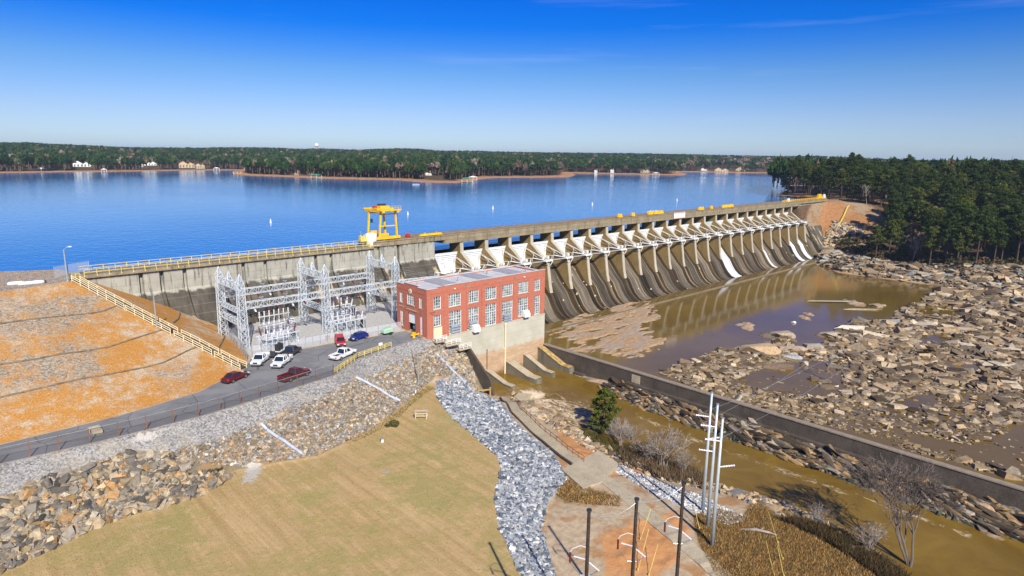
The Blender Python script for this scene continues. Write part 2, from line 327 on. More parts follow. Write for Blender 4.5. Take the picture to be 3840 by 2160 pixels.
# terrain
def ground_mat():
    m = NT('ground'); f1 = m.noise(1.3, 5, .65); f2 = m.noise(.22, 5, .6); f3 = m.noise(5.5, 4, .75); X, Y, Z = m.xyz()
    def zone(nm, soft=.35, amp=1.6, off=0.0):  # signed distance + noise -> crisp irregular edge
        v = m.math('ADD', m.attr(nm), m.math('MULTIPLY', m.math('SUBTRACT', f1, .5), amp)); return m.sstep(v, off-soft, off+soft)
    def stones(sc, a, b):
        v = m.vor(sc); h = m.new('ShaderNodeSeparateColor'); m.t.links.new(v, h.inputs[0]); return m.ramp(h.outputs[0], 0, 1, a, b)
    col = m.ramp(f1, .3, .7, (.34,.25,.155), (.54,.43,.29))           # bare sandy dirt
    col = m.mix(m.sstep(f2, .5, .62), col, (.38,.21,.095))
    # bank rock / riprap bed
    bed = m.ramp(f3, .3, .7, (.10,.085,.06), (.26,.215,.15)); bed = m.mix(m.sstep(f2, .5, .6), bed, (.29,.185,.09))
    col = m.mix(zone('z_bed'), col, bed)
    # orange embankment: pine-straw coloured clay with grey stone
    o = m.noise(.11, 5, .7, None, .4); og = m.ramp(m.noise(4.5, 5, .85), .3, .7, (.29,.115,.022), (.60,.31,.075))
    pale = m.ramp(m.noise(4.5, 5, .85), .32, .66, (.25,.19,.12), (.66,.57,.44)); og = m.mix(m.sstep(m.math('ADD', m.math('MULTIPLY', o, .5), m.math('MULTIPLY', m.noise(.45, 5, .75), .5)), .47, .64), og, pale)
    gr = stones(4.0, (.16,.135,.10), (.42,.37,.30)); gr = m.mix(m.sstep(m.noise(.35, 5, .8), .45, .68), gr, og)
    gp = m.math('ADD', m.attr('z_grey'), m.math('MULTIPLY', m.math('SUBTRACT', m.noise(.28, 7, .85), .5), 20.0)); og = m.mix(m.sstep(gp, -1.5, 2.5), og, gr)
    col = m.mix(zone('z_emb', .2, .5), col, og)
    # pale gravel shoulders
    gv = stones(5.0, (.13,.125,.12), (.38,.37,.355)); gv = m.mix(m.math('MULTIPLY', m.sstep(f2, .52, .62), .35), gv, (.36,.31,.23))
    col = m.mix(zone('z_gravel', .25, 1.2), col, gv)
    # lawn: dormant brown grass with mower lines
    mw = m.noise(1.0, 5, .65, m.geo((1.1, .04, 1), (0, 0, radians(10)))); gf = m.noise(9, 4, .8)
    gr_ = m.ramp(mw, .32, .68, (.30,.185,.065), (.63,.43,.22)); gr_ = m.mix(m.math('MULTIPLY', m.sstep(m.noise(.13, 6, .8), .45, .60), .75), gr_, (.29,.245,.065))
    gr_ = m.mix(m.math('MULTIPLY', m.sstep(m.noise(.07, 6, .8), .5, .62), .75), gr_, (.21,.235,.05)); gr_ = m.mix(m.math('MULTIPLY', m.sstep(m.noise(.3, 7, .85), .54, .66), .6), gr_, (.56,.42,.24)); gr_ = m.mix(.45, gr_, m.ramp(gf, .28, .72, (.12,.08,.022), (.74,.54,.27))); 
    col = m.mix(zone('z_lawn', .18, 1.8), col, gr_)
    # rusty scrub grass
    ru = m.ramp(m.noise(2.2, 6, .8), .3, .7, (.08,.045,.016), (.42,.24,.08)); ru = m.mix(m.sstep(f2, .52, .62), ru, (.16,.12,.035)); col = m.mix(zone('z_rust', .4, 2.2), col, ru)
    # orange clay
    col = m.mix(zone('z_clay', .5, 2.5), col, m.ramp(f1, .3, .7, (.47,.20,.07), (.55,.30,.13)))
    # washed out white stone
    col = m.mix(zone('z_white', .3, 3.2), col, m.ramp(f3, .3, .7, (.36,.32,.27), (.58,.55,.51)))
    # stone apron (blue grey) bed
    col = m.mix(zone('z_rip', .1, .5), col, stones(3.0, (.10,.11,.13), (.45,.47,.5)))
    # bedrock of the river
    rk = m.ramp(m.noise(.9, 6, .75, m.geo((1, 2.2, 1))), .28, .72, (.15,.085,.04), (.62,.42,.24)); rk = m.mix(m.math('MULTIPLY', m.sstep(f2, .45, .6), .5), rk, (.30,.29,.27)); col = m.mix(zone('z_rock', .3, 1), col, rk); col = m.mix(m.math('MULTIPLY', zone('z_field', .5, 3), .8), col, m.ramp(f3, .3, .7, (.05,.042,.032), (.22,.175,.125)))
    # forest floor
    col = m.mix(zone('z_forest', 1.5, 5), col, m.ramp(f1, .3, .7, (.05,.03,.018), (.17,.10,.055)))
    # wet dark rim at the water
    wet = m.math('MULTIPLY', m.sstep(Z, -12.85, -13.02), .6); col = m.mix(wet, col, (.06,.04,.015))
    m.base(col).rough(.95); m.bump(m.math('ADD', f3, m.math('MULTIPLY', f1, 1.5)), .55, .12); return m.m
M['ground'] = ground_mat()
def lake_mat():
    m = NT('lake_water'); big = m.noise(.004, 4, .55, m.geo((1, 1, 1), (0, 0, .6))); 
    c = m.ramp(big, .35, .65, (.018,.135,.42), (.045,.215,.54)); m.base(c); m.b.inputs['IOR'].default_value = 1.33; m.b.inputs['Specular IOR Level'].default_value = .5
    lane = m.noise(.006, 5, .6, m.geo((1, .35, 1), (0, 0, radians(40)))); m.rough(m.ramp(lane, .45, .6, (.03,.03,.03), (.11,.11,.11)))
    w = m.noise(.55, 3, .6, m.geo((1, .5, 1), (0, 0, radians(35)))); w2 = m.noise(.09, 3, .5); m.bump(m.math('ADD', w, m.math('MULTIPLY', w2, .6)), .10, 1.0); return m.m
M['lake'] = lake_mat()
def river_mat():
    m = NT('muddy_river_water'); n = m.noise(.12, 5, .65, None, .8); c = m.ramp(n, .3, .7, (.135,.078,.010), (.22,.138,.022))
    fo = m.noise(.9, 6, .75, m.geo((1, .45, 1)), 1.2); fm = m.attr('foam'); f = m.sstep(m.math('ADD', m.math('MULTIPLY', fo, .9), m.math('MULTIPLY', fm, .55)), .76, .98)
    c = m.mix(f, c, (.68,.56,.40)); m.base(c); m.rough(m.math('ADD', .12, m.math('MULTIPLY', f, .6))); m.b.inputs['IOR'].default_value = 1.33
    rp = m.noise(1.1, 4, .6, m.geo((1, .6, 1)), .6); m.bump(rp, .30, .25); return m.m
M['river'] = river_mat()
def pool_mat():
    m = NT('brown_pool_water'); n = m.noise(.03, 4, .6); c = m.ramp(n, .35, .65, (.12,.075,.016), (.17,.112,.024)); m.base(c).rough(.08); m.b.inputs['IOR'].default_value = 1.36; m.b.inputs['Specular IOR Level'].default_value = .5
    rp = m.noise(1.6, 3, .6, m.geo((1, .5, 1))); m.bump(rp, .03, .2); return m.m
M['pool'] = pool_mat()
def falls_mat():
    m = NT('white_overflow_water'); s = m.noise(1.0, 5, .7, m.geo((5, .12, .10))); m.base(m.ramp(s, .3, .7, (.46,.52,.66), (.92,.94,.98))).rough(.5); return m.m
M['falls'] = falls_mat()
def chain_mat(name, c, a):
    m = NT(name); m.base(c); m.b.inputs['Alpha'].default_value = a; m.b.inputs['Roughness'].default_value = .7; return m.m
M['chain'] = chain_mat('chain_link_mesh', (.10,.09,.085), .22)
M['chainpale'] = chain_mat('pale_chain_link_mesh', (.6,.62,.68), .33)
def leafmat(name, a, b, sat=1):
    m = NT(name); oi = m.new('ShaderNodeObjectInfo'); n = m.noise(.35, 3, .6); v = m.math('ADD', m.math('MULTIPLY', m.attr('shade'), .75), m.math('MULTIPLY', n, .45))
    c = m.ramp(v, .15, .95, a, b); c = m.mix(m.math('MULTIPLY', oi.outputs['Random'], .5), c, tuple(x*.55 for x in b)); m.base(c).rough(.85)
    m.b.inputs['Specular IOR Level'].default_value = .15; return m.m
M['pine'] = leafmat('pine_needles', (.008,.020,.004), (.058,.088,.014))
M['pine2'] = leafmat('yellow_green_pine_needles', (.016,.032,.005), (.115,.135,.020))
M['twig'] = leafmat('bare_twigs', (.10,.075,.065), (.30,.24,.22))
M['farwood'] = None
# ------------------------------------------------------------ near terrain (one height field)
GZ = -7.0; WZ = -13.0
PV = []; PE = []; PZ = []
def pl(pts, close=False):
    n = len(PV)
    for p in pts: PV.append(Vector((p[0], p[1]))); PZ.append(p[2])
    for i in range(len(pts)-1): PE.append((n+i, n+i+1))
def pp(l, z): return [g(x, y, z) for x, y in l]
ROAD_LOW = [(-60, 97.0, 0)]+pp([(0,1167),(150,1133),(300,1098),(500,1048),(700,988),(840,944),(900,903),(985,874),(1045,853)], 0)
ROAD_UP = [(-60, 102, 0), (5.2, 102.2, 0), (19, 102.6, 0), (30.7, 105, 0), (39.9, 110.8, 0), (43.5, 117.4, 0), (46.4, 137.5, 0), (47.7, 144.9, 0)]
pl([(-60, 138.5, 13.8), (10.3, 138.5, 13.8), (21.1, 141.5, 13.8), (23.6, 144.5, 13.3), (30.8, 144.6, 9.5), (38.7, 144.7, 5.2), (45.3, 144.8, 2.2)])
pl(ROAD_UP)
pl([(27.7, 132.1, 9.2), (33.8, 121.9, 4.7)])
pl([(-60, 164, 13.6), (10, 164, 13.6), (22, 158, 13.6)]); pl([(-60, 180, 10.1), (13, 177, 10.1), (25.9, 172, 10.0), (27.5, 153, 10.2)]); pl([(-60, 200, 4), (40, 200, 4), (40, 154, 4), (60, 150, 4), (420, 150, 4)])
pl([(50, 143, 0), (108, 143, 0)]); pl([(78, 119, 0), (96, 119, 0)])
pl(ROAD_LOW+[(78.8, 106.3, -.5)])
pl([(86.7, 106.4, -4.4), (90.3, 106.4, -13.6), (97, 107, -14), (112, 107, -14)])
TOE = [(-60, 84, GZ)]+pp([(0,1424),(100,1382),(230,1325),(300,1300),(380,1285),(470,1245),(600,1185),(700,1165),(800,1150),(880,1110),(940,1080),(1010,1020),(1080,965)], GZ)
pl(TOE)
STRIP_L = pp([(1092,962),(1095,985),(1120,1030),(1190,1092),(1250,1145),(1262,1180),(1245,1250),(1255,1330),(1290,1400),(1345,1500)], GZ)
pl(STRIP_L)
pl([(-60, 0, -7), (20, 35, -7), (28, 8, -7)]); pl([(45, 75, -6.8)])
STRIP_R = pp([(1262,1010)], -9.6)+pp([(1300,1062),(1345,1105),(1400,1150),(1428,1208),(1378,1258),(1362,1330),(1400,1449),(1440,1540)], -8.9)
pl(pp([(1165,945)], -9.5)+pp([(1200,985)], -12)+pp([(1235,1010)], -11.2)+STRIP_R)
RL = pp([(1222,992),(1290,975),(1330,1000),(1400,1045),(1450,1078),(1500,1112),(1640,1172),(1700,1190),(1830,1224),(1900,1240),(2000,1274),(2130,1332),(2230,1400),(2290,1449),(2330,1500)], WZ)
pl(RL)
pl(pp([(1310,1020)], -12.2)+pp([(1400,1075)], -11.3)+pp([(1500,1150),(1640,1210)], -10)+pp([(1800,1245)], -10.2)+pp([(1960,1300)], -10.6)+pp([(2100,1380)], -10.8)+pp([(2180,1440),(2220,1520)], -11))
pl(pp([(1480,1190),(1600,1250),(1750,1330),(1850,1400)], -8.6)); pl(pp([(1450,1300),(1600,1400)], -8.6)); pl(pp([(1900,1449),(1500,1520),(1700,1600),(2050,1600)], -8.8))
pl(pp([(1290,945),(1390,975),(1500,1045),(1640,1100),(1700,1115),(2000,1215),(2300,1330),(2500,1430),(2620,1530)], -15.5))
RR = [(110.4, 105, WZ)]+pp([(1440,942),(1520,980),(1640,1035),(1800,1095),(1900,1128),(2000,1163),(2150,1218),(2300,1273),(2440,1330),(2576,1395),(2700,1455)], WZ)
pl([(111, 106.5, -14)]+RR[1:])
pl([(112, 106.4, -13.6), (112, 92, -13.0), (112, 80, -11.8), (112, 30, -11.6), (112, -20, -11.8)])
pl([(114.5, 107, -14), (114.5, 92, -14), (114.5, 60, -13.3), (114.5, -30, -13.3)])
pl([(112, 134, -16), (352, 134, -16)]); pl([(112, 110, -14.5), (200, 110, -14.6), (300, 108, -14.6)])
# right bank
BANK = pp([(2050,657),(2120,662),(2200,678),(2290,690)], WZ)+pp([(2380,702),(2480,735),(2600,770)], WZ)
pl(BANK); pl(pp([(2065,625),(2110,636),(2160,650),(2240,662),(2330,672),(2450,676),(2600,690)], -8.0))
pl([(356, 133, -13), (366, 137, -4.5), (372, 141, 0), (389, 146.5, 13.2), (392, 152, 13.6)])
pl([(352, 122, -9), (372, 122, -2), (392, 130, 8), (400, 138, 13.5), (402, 152, 13.8)])
pl([(372, 100, -3), (395, 100, 4), (420, 112, 11), (430, 150, 13.5)])
pl([(410, 60, 3), (400, 10, 3), (400, -60, 3)]); pl([(430, 90, 9), (440, 20, 9), (440, -60, 9)]); pl([(392, 157, 12.8), (430, 165, 12)]); pl([(392, 162, 8.8), (420, 172, 9), (440, 185, 9)]); pl([(352, 154, 4), (388, 158, 4)]); pl([(440,200,4)])
pl([(130, -60, -13.6), (300, -60, -13.4), (360, -60, -11)]); pl([(150, 30, -13.4), (240, 30, -13.4)]); pl([(125, 75, -14), (180, 70, -14.3)]); pl([(-60,-60,-7),(60,-60,-8),(95,-60,-13)])
res = delaunay_2d_cdt(PV, PE, [], 0, 1e-4)
tv, te, tf, ov = res[0], res[1], res[2], res[3]
tz = []
for i, o in enumerate(ov):
    if len(o): tz.append(PZ[o[0]])
    else:
        d = sorted((((tv[i]-PV[k]).length, PZ[k]) for k in range(len(PV))))[:2]
        tz.append((d[0][1]/max(d[0][0], .1)+d[1][1]/max(d[1][0], .1))/(1/max(d[0][0], .1)+1/max(d[1][0], .1)))
def axis(segs):
    out = []
    for a, b, s in segs: out += list(np.arange(a, b, s))
    return np.array(out+[segs[-1][1]])
gxs = axis([(-60, 0, 2.5), (0, 125, .42), (125, 230, .7), (230, 440, 1.3)]); gys = axis([(-60, 4, 4), (4, 150, .42), (150, 200, 1.5)])
GX, GY = np.meshgrid(gxs, gys, indexing='ij'); GH = np.full(GX.shape, -14.0)
for t in tf:
    a, b, c = (tv[i] for i in t); za, zb, zc = (tz[i] for i in t)
    i0, i1 = np.searchsorted(gxs, [min(a.x, b.x, c.x), max(a.x, b.x, c.x)+1e-6]); j0, j1 = np.searchsorted(gys, [min(a.y, b.y, c.y), max(a.y, b.y, c.y)+1e-6])
    if i1 <= i0 or j1 <= j0: continue
    X = GX[i0:i1, j0:j1]; Y = GY[i0:i1, j0:j1]; D = (b.y-c.y)*(a.x-c.x)+(c.x-b.x)*(a.y-c.y)
    if abs(D) < 1e-9: continue
    l1 = ((b.y-c.y)*(X-c.x)+(c.x-b.x)*(Y-c.y))/D; l2 = ((c.y-a.y)*(X-c.x)+(a.x-c.x)*(Y-c.y))/D; l3 = 1-l1-l2
    ok = (l1 > -1e-6) & (l2 > -1e-6) & (l3 > -1e-6); H = l1*za+l2*zb+l3*zc
    GH[i0:i1, j0:j1] = np.where(ok, H, GH[i0:i1, j0:j1])
def smooth(H, k):
    for _ in range(k):
        P = np.pad(H, 1, mode='edge'); H = (P[1:-1, 1:-1]*4+P[:-2, 1:-1]+P[2:, 1:-1]+P[1:-1, :-2]+P[1:-1, 2:])/8
    return H
GH = np.where((GX > 106) & (GX < 351) & (GY > 133) & (GY < 158), -16.0, GH); GH = np.where((GX > 60) & (GX < 384) & (GY >= 153), np.minimum(GH, 5), GH)
flatm = (np.abs(GH) < .02)
GH = np.where(flatm, GH, smooth(GH, 3))
nx, ny = GX.shape
def hgt(x, y):
    x = np.asarray(x, float); y = np.asarray(y, float)
    i = np.clip(np.searchsorted(gxs, x)-1, 0, nx-2); j = np.clip(np.searchsorted(gys, y)-1, 0, ny-2)
    tx = np.clip((x-gxs[i])/(gxs[i+1]-gxs[i]), 0, 1); ty = np.clip((y-gys[j])/(gys[j+1]-gys[j]), 0, 1)
    return (GH[i, j]*(1-tx)+GH[i+1, j]*tx)*(1-ty)+(GH[i, j+1]*(1-tx)+GH[i+1, j+1]*tx)*ty
def hz(x, y): return float(hgt(x, y))
def gg(x, y, z0=-8.5):   # view point onto the actual ground
    q = g(x, y, z0)
    for _ in range(12): q = g(x, y, .5*q[2]+.5*hz(q[0], q[1]))
    return q
def gl(l, z0=-4): return [gg(x, y, z0) for x, y in l]
# zones, drawn as outlines on the surveyed view and stored on the ground itself as signed metres
def pdist(P3, poly):
    q = proj(P3.reshape(-1, 3)); m = sdist(q[:, 0], q[:, 1], poly)*1.490683*q[:, 2]/FP
    return m.reshape(P3.shape[:-1])
P3 = np.stack([GX, GY, GH], -1)
def wpoly(pts): return sdist(GX, GY, [(p[0], p[1]) for p in pts])
Z = {}
EMB = [(-60, 138.2), (8, 138.2), (20.5, 141.0), (24, 144.6), (46, 146)]+[(p[0], p[1]) for p in ROAD_UP[::-1]]+[(-60, 101.5)]
Z['z_emb'] = sdist(GX, GY, EMB)
g1 = [(-40,745),(60,740),(250,728),(330,770),(235,800),(180,835),(100,850),(-60,845)]; g2 = [(-60,905),(60,872),(170,840),(235,862),(270,900),(250,950),(200,975),(60,995),(-60,1010)]; g3 = [(545,935),(640,925),(690,955),(700,990),(640,1000),(590,975)]
g3 = [(585,968),(650,955),(700,990),(690,1015),(640,1010),(600,990)]; g3 = [zz(11, *q) for q in ((1560,200),(1800,190),(1900,260),(1960,400),(1840,440),(1640,340))]
Z['z_grey'] = np.maximum(np.maximum(pdist(P3, g1), pdist(P3, g2)), pdist(P3, g3))
shoulder = ROAD_LOW+[(88, 106, 0)]+gl([(1180,905),(1075,905),(960,955),(820,1010),(700,1050),(560,1100),(470,1135),(330,1140),(160,1198),(0,1252)])+[(-60, 88, 0)]
Z['z_gravel'] = np.maximum(wpoly([(p[0], p[1]) for p in shoulder]), sdist(GX, GY, [(-60, 138.2), (10, 138.2), (22, 142), (27, 150), (27, 175), (-60, 185)]))
Z['z_bed'] = wpoly(ROAD_LOW+[(92, 106, 0)]+gl([(1225,990),(1180,960),(1095,945)], -9)+TOE[::-1])
Z['z_lawn'] = wpoly(TOE+STRIP_L+[(20, -60, 0), (-60, -60, 0)])
Z['z_rip'] = wpoly(STRIP_L[1:]+STRIP_R[::-1]+gl([(1235,1000),(1175,955)], -9))
Z['z_clay'] = np.maximum(pdist(P3, [(1400,1085),(1480,1105),(1560,1140),(1620,1190),(1600,1210),(1500,1180),(1420,1120)]), pdist(P3, [zz(16, *q) for q in ((950,1060),(1300,900),(1700,800),(1850,1000),(1700,1180),(1750,1300),(1500,1449),(1000,1449))]))
Z['z_rust'] = np.maximum(pdist(P3, [(1745,1300),(1800,1275),(1870,1300),(1900,1255),(1990,1290),(2100,1340),(2200,1400),(2280,1470),(2250,1600),(1850,1600),(1800,1449),(1760,1370)]), pdist(P3, [zz(16, *q) for q in ((460,540),(620,460),(780,590),(960,560),(1100,640),(900,760),(640,740),(480,700))])-.3)
Z['z_white'] = np.maximum.reduce([pdist(P3, [zz(12, *q) for q in ((2380,270),(2520,240),(2600,300),(2640,370),(2560,500),(2440,500),(2480,350))]), pdist(P3, [zz(12, *q) for q in ((1520,760),(1640,690),(1820,570),(1990,560),(1960,610),(1840,620),(1700,720),(1600,790))]),
     pdist(P3, [zz(12, *q) for q in ((1300,80),(1420,20),(1580,0),(1600,30),(1450,90))]), pdist(P3, [zz(16, *q) for q in ((380,590),(460,610),(470,650),(370,640))]), pdist(P3, [(1470,1150),(1540,1165),(1620,1205),(1700,1235),(1840,1290),(1890,1300),(1850,1320),(1760,1300),(1640,1240),(1560,1190)])-.2])
SHELF = [(1385,855),(1425,838),(1470,812),(1500,822),(1560,792),(1625,790),(1640,805),(1605,835),(1640,862),(1665,872),(1640,885),(1560,895),(1500,875),(1440,868)]
zr = pdist(P3, SHELF)
FIELD = [(1650,935),(1740,912),(1800,880),(1900,870),(1990,845),(2000,905),(2080,862),(2110,872),(2085,845),(2110,830),(2170,805),(2240,815),(2262,775),(2330,757),(2350,730),(2420,712),(2620,715),(3050,730),(3050,1400),(2576,1215),(2400,1160),(2300,1140),(2200,1100),(1900,1030),(1830,1008)]
zf = pdist(P3, FIELD)
HOLES = [[(1990,905),(2040,900),(2110,925),(2130,985),(2060,1000),(1960,985),(1900,975),(1830,960),(1900,935)], [(2440,1120),(2480,1105),(2576,1060),(2650,1060),(2650,1200),(2576,1195),(2480,1165),(2300,1120),(2230,1075),(2340,1100)], [(2300,850),(2380,835),(2420,850),(2380,870),(2300,865)],[(2240,1010),(2340,990),(2380,1010),(2290,1030)],[(2290,770),(2400,768),(2420,790),(2330,800)],[(2360,905),(2450,915),(2480,930),(2400,935)]]
zh = np.maximum.reduce([pdist(P3, h) for h in HOLES]); zf2 = np.minimum(zf, -zh)
lowz = (GH < -12.5) & (GX > 113.5) & (GY < 128)
nA = fbm(GX*.11+3, GY*.30, 5); nB = fbm(GX*.35, GY*.9+5, 4)
sh_h = np.clip(zr/3+.9, -.6, 1.3)*.9+(nA-.5)*2.6+(nB-.5)*1.9
GH = np.where((zr > -3) & (GX > 113.5), np.maximum(GH, WZ-.55+np.minimum(sh_h, .8)), GH)
fh = np.clip(zf2/3.5, -1.2, .9)+(nA-.5)*2.6+(nB-.5)*1.2
GH = np.where(lowz & (zf2 > -4), np.maximum(GH, WZ-.42+np.minimum(fh, 1.6)*.42), GH)
Z['z_field'] = np.where(GX > 113.5, np.minimum(zf+3, 12), -12.)
# small islets in the pool
for (x, y, rx, ry) in ((1876,822,22,10),(1882,815,16,8),(2026,800,16,9),(2035,790,14,6),(2150,762,24,3),(2200,770,10,3),(2222,768,8,5),(2062,845,12,5),(1930,845,22,8)):
    c = g(x, y, WZ); a = rx*1.49*hypot(c[0], c[1])/FP; d = np.hypot((GX-c[0])*.72-(GY-c[1])*.69, ((GX-c[0])*.69+(GY-c[1])*.72)*.55)/a
    GH = np.maximum(GH, np.where(d < 1.3, WZ-.35+(1.2-d)*.8+(nB-.5)*.8, -99))
# berm rocks, banks: roughen
zb = wpoly(RR+[(112, -20, 0), (112, 106, 0)]); GH = np.where(zb > 0, GH+np.clip(zb/3, 0, 1)*((fbm(GX*.5+GY*.2, GY*.16, 4)-.5)*3.0), GH)
GH = np.where((Z['z_bed'] > .3), GH+(nB-.5)*.5, GH)
GH = np.where((Z['z_rust'] > 0) | ((Z['z_clay'] > 0)), GH+(nB-.5)*.5, GH)
Z['z_rock'] = np.maximum.reduce([zr+3, np.where(GX > 113.5, zf+6, -9), zb+.6, np.where((GX > 113) & (GY < 130) & (GX < 340), 3.0, -9)])
bankp = pdist(P3, [(2040,600),(2100,590),(2160,640),(2330,668),(2600,672),(2700,800),(2400,800),(2380,704),(2200,683),(2050,662)]); Z['z_rock'] = np.maximum(Z['z_rock'], bankp)
GH = np.where(bankp > 0, GH+(nA-.5)*2.5*np.clip(bankp/3, 0, 1), GH)
orang = pdist(P3, [(2078,505),(2120,508),(2140,530),(2180,545),(2200,565),(2190,585),(2150,592),(2052,590),(2062,540)]); Z['z_clay'] = np.maximum(Z['z_clay'], orang)
Z['z_gravel'] = np.maximum(Z['z_gravel'], pdist(P3, [(2082,508),(2110,510),(2140,540),(2120,565),(2075,560)])-.5)
Z['z_forest'] = np.where(GX > 340, np.maximum(-orang-6, 0)-np.maximum(bankp, 0)*3, -20.)
Z['z_forest'] = np.where((GX > 150) & (GX <= 340), -20, Z['z_forest'])
P3 = np.stack([GX, GY, GH], -1)
nx, ny = GX.shape; idx = np.arange(nx*ny).reshape(nx, ny)
F = np.stack([idx[:-1, :-1], idx[1:, :-1], idx[1:, 1:], idx[:-1, 1:]], -1).reshape(-1, 4)
fa = {k: np.clip(v, -12, 12).ravel() for k, v in Z.items()}
ground = link('ground', npmesh('ground', P3.reshape(-1, 3), F, smooth=True, fattr=fa), M['ground']); struct(ground)
# ------------------------------------------------------------ waters
def sheet(name, pts, z, mat):
    me = bpy.data.meshes.new(name); me.from_pydata([(p[0], p[1], z) for p in pts], [], [list(range(len(pts)))]); return link(name, me, mat)
# river with foam attribute
rx = np.arange(84, 112.6, .5); ry = np.arange(-60, 107, .5); RX, RY = np.meshgrid(rx, ry, indexing='ij')
R3 = np.stack([RX, RY, np.full(RX.shape, WZ)], -1)
fo1 = pdist(R3, [(1295,985),(1340,985),(1385,995),(1440,1015),(1480,1030),(1490,1060),(1450,1075),(1400,1050),(1340,1025),(1300,1005)]); fo2 = pdist(R3, [(1310,985),(1345,983),(1370,993),(1350,1005),(1315,1003)])
line = pdist(R3, [(1600,1040),(1700,1085),(1850,1140),(2000,1190),(2150,1240),(2300,1295),(2440,1345),(2440,1352),(2300,1303),(2150,1249),(2000,1198),(1850,1148),(1700,1095),(1600,1050)])
foam = np.maximum.reduce([np.clip(.62+fo1*.08, .1, .80), np.clip(.8+fo2*.4, 0, 1.05), np.clip(.55+line*.4, 0, .66)])
n1, n2 = RX.shape; ii = np.arange(n1*n2).reshape(n1, n2); FR = np.stack([ii[:-1, :-1], ii[1:, :-1], ii[1:, 1:], ii[:-1, 1:]], -1).reshape(-1, 4)
R3[..., 2] += np.clip(foam-.45, 0, .6)*(vn(RX*1.3, RY*1.3)-.3)*.8
river = link('river', npmesh('river', R3.reshape(-1, 3), FR, smooth=True, fattr={'foam': foam.ravel()}), M['river']); struct(river)
pool = sheet('pool_water', [(112.7, -60), (420, -60), (420, 100), (360, 136), (112.7, 136)], WZ, M['pool']); struct(pool)
# road and yard sheets
def polysheet(name, pts, z, mat, thick=0):
    mb = MB(); mb.prism([(p[0], p[1]) for p in pts], z-.3, z, 'z'); return mb.build(name, mat)
roadpts = [(p[0], p[1]-.0) for p in ROAD_LOW]+[(76.0, 107.0), (76.0, 113.6)]+[g(*zz(2, 1650, 985))[:2], g(*zz(2, 1330, 1035))[:2], g(*zz(2, 960, 1105))[:2], g(*zz(2, 730, 1120))[:2], g(*zz(2, 500, 1170))[:2]]+[(40.3, 111.2)]+[(p[0], p[1]-.25) for p in ROAD_UP[3::-1]]
road = polysheet('road', roadpts, .03, M['asphalt']); struct(road)
yardpts = [(40.8, 111.6), g(*zz(2, 500, 1165))[:2], g(*zz(2, 730, 1114))[:2], g(*zz(2, 960, 1099))[:2], g(*zz(2, 1330, 1028))[:2], g(*zz(2, 1650, 978))[:2], (76.0, 113.8), (76.5, 118.5), (95, 118.5), (95, 141), (48, 141), (46.8, 137.5), (43.9, 117.4)]
yard = polysheet('switchyard_pavement', yardpts, .09, M['yard']); struct(yard)
kerb = MB()
ky = [g(*zz(2, 480, 1190)), g(*zz(2, 730, 1118)), g(*zz(2, 960, 1103)), g(*zz(2, 1330, 1031)), g(*zz(2, 1650, 981)), (75.8, 113.7, 0)]
for a, b in zip(ky[:-1], ky[1:]): kerb.beam((a[0], a[1], .1), (b[0], b[1], .1), .22, .26)
k = kerb.build('yard_kerb', M['padconc']); struct(k)
# ------------------------------------------------------------ the dam
DX0, DX1, DXR = 109.0, 353.5, 389.0; P0, PS = 118.6, 9.79
dam = empty('gravity_dam', (109, 147, 0))
tag(dam, 'long concrete gravity dam with white spillway gates between the lake and the brown pool', 'dam')
DL = dam.location
def dpart(mb, name, mat, parent=None, **k):
    o = mb.build(name, mat, parent or dam, **k)
    if parent is None: o.matrix_parent_inverse = Matrix.Translation(-Vector(DL))
    return o
# left wall: face segments between recessed joints
slots = [gy(*zz(1, x, 380), 146)[0] for x in (1425, 1635, 1870, 2465)]+[gy(*zz(2, x, 250), 146)[0] for x in (640, 1150, 1305)]+[gy(*zz(7, x, 1250), 146)[0] for x in (1245, 1440)]
slots = sorted(slots); xs = [22.5]+slots+[DX0]
mb = MB()
def prof(yf, top): return [(151, top), (yf, top), (yf, 9.0), (yf-6.3, .0), (yf-15.8, -13.2), (yf-16.5, -15), (151, -15)]
mb.prism(prof(147.5, 13.55), 22.5, DX0)
for a, b in zip(xs[:-1], xs[1:]): mb.prism([(147.3, 13.5), (146.5, 13.5), (146.5, 9.0), (140.2, 0), (130.9, -13.0), (131.4, -15), (147.3, -15)], a+.42, b-.42)
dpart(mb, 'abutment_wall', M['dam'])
mb = MB(); mb.box(22.0, 145.9, 13.55, 88.5, 151.2, 13.85); mb.box(22.0, 145.9, 13.2, 88.5, 146.5, 13.55); dpart(mb, 'crest_walkway', M['deckconc'])
mb = MB(); mb.box(88.5, 146.2, 13.55, DXR+1, 153.4, 15.0); mb.box(88.5, 146.05, 14.75, DXR+1, 146.2, 15.05)
for i in range(16): mb.box(92+18.5*i, 146.4+.0, 15.0, 92.4+18.5*i, 146.8, 15.25)
mb.box(112, 146.3, 12.45, 354, 152.2, 13.55); dpart(mb, 'bridge_deck', M['deckconc'])
for y in (147.0, 152.8):
    mb = MB(); mb.box(89, y-.06, 15.0, DXR, y+.06, 15.1); dpart(mb, 'crane_rail', M['rust'])
# spillway body
og = [(151.4, 2.6), (149.8, 3.15), (148.2, 3.15), (146.4, 2.6), (144.6, 1.4), (142.9, -.2), (141.3, -2.0), (139.6, -4.0), (137.1, -6.4), (135.7, -8.8), (134.2, -10.9), (132.4, -12.4), (130.4, -13.1), (128.6, -13.35), (128.6, -16), (151.4, -16)]
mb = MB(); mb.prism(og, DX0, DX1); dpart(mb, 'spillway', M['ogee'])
mb = MB(); mb.prism([(152, 15), (147.1, 15), (147.1, 9.0), (141.0, 0.5), (131.5, -13), (131, -15), (152, -15)], DX1, DXR)
dpart(mb, 'abutment_wall', M['dam'])
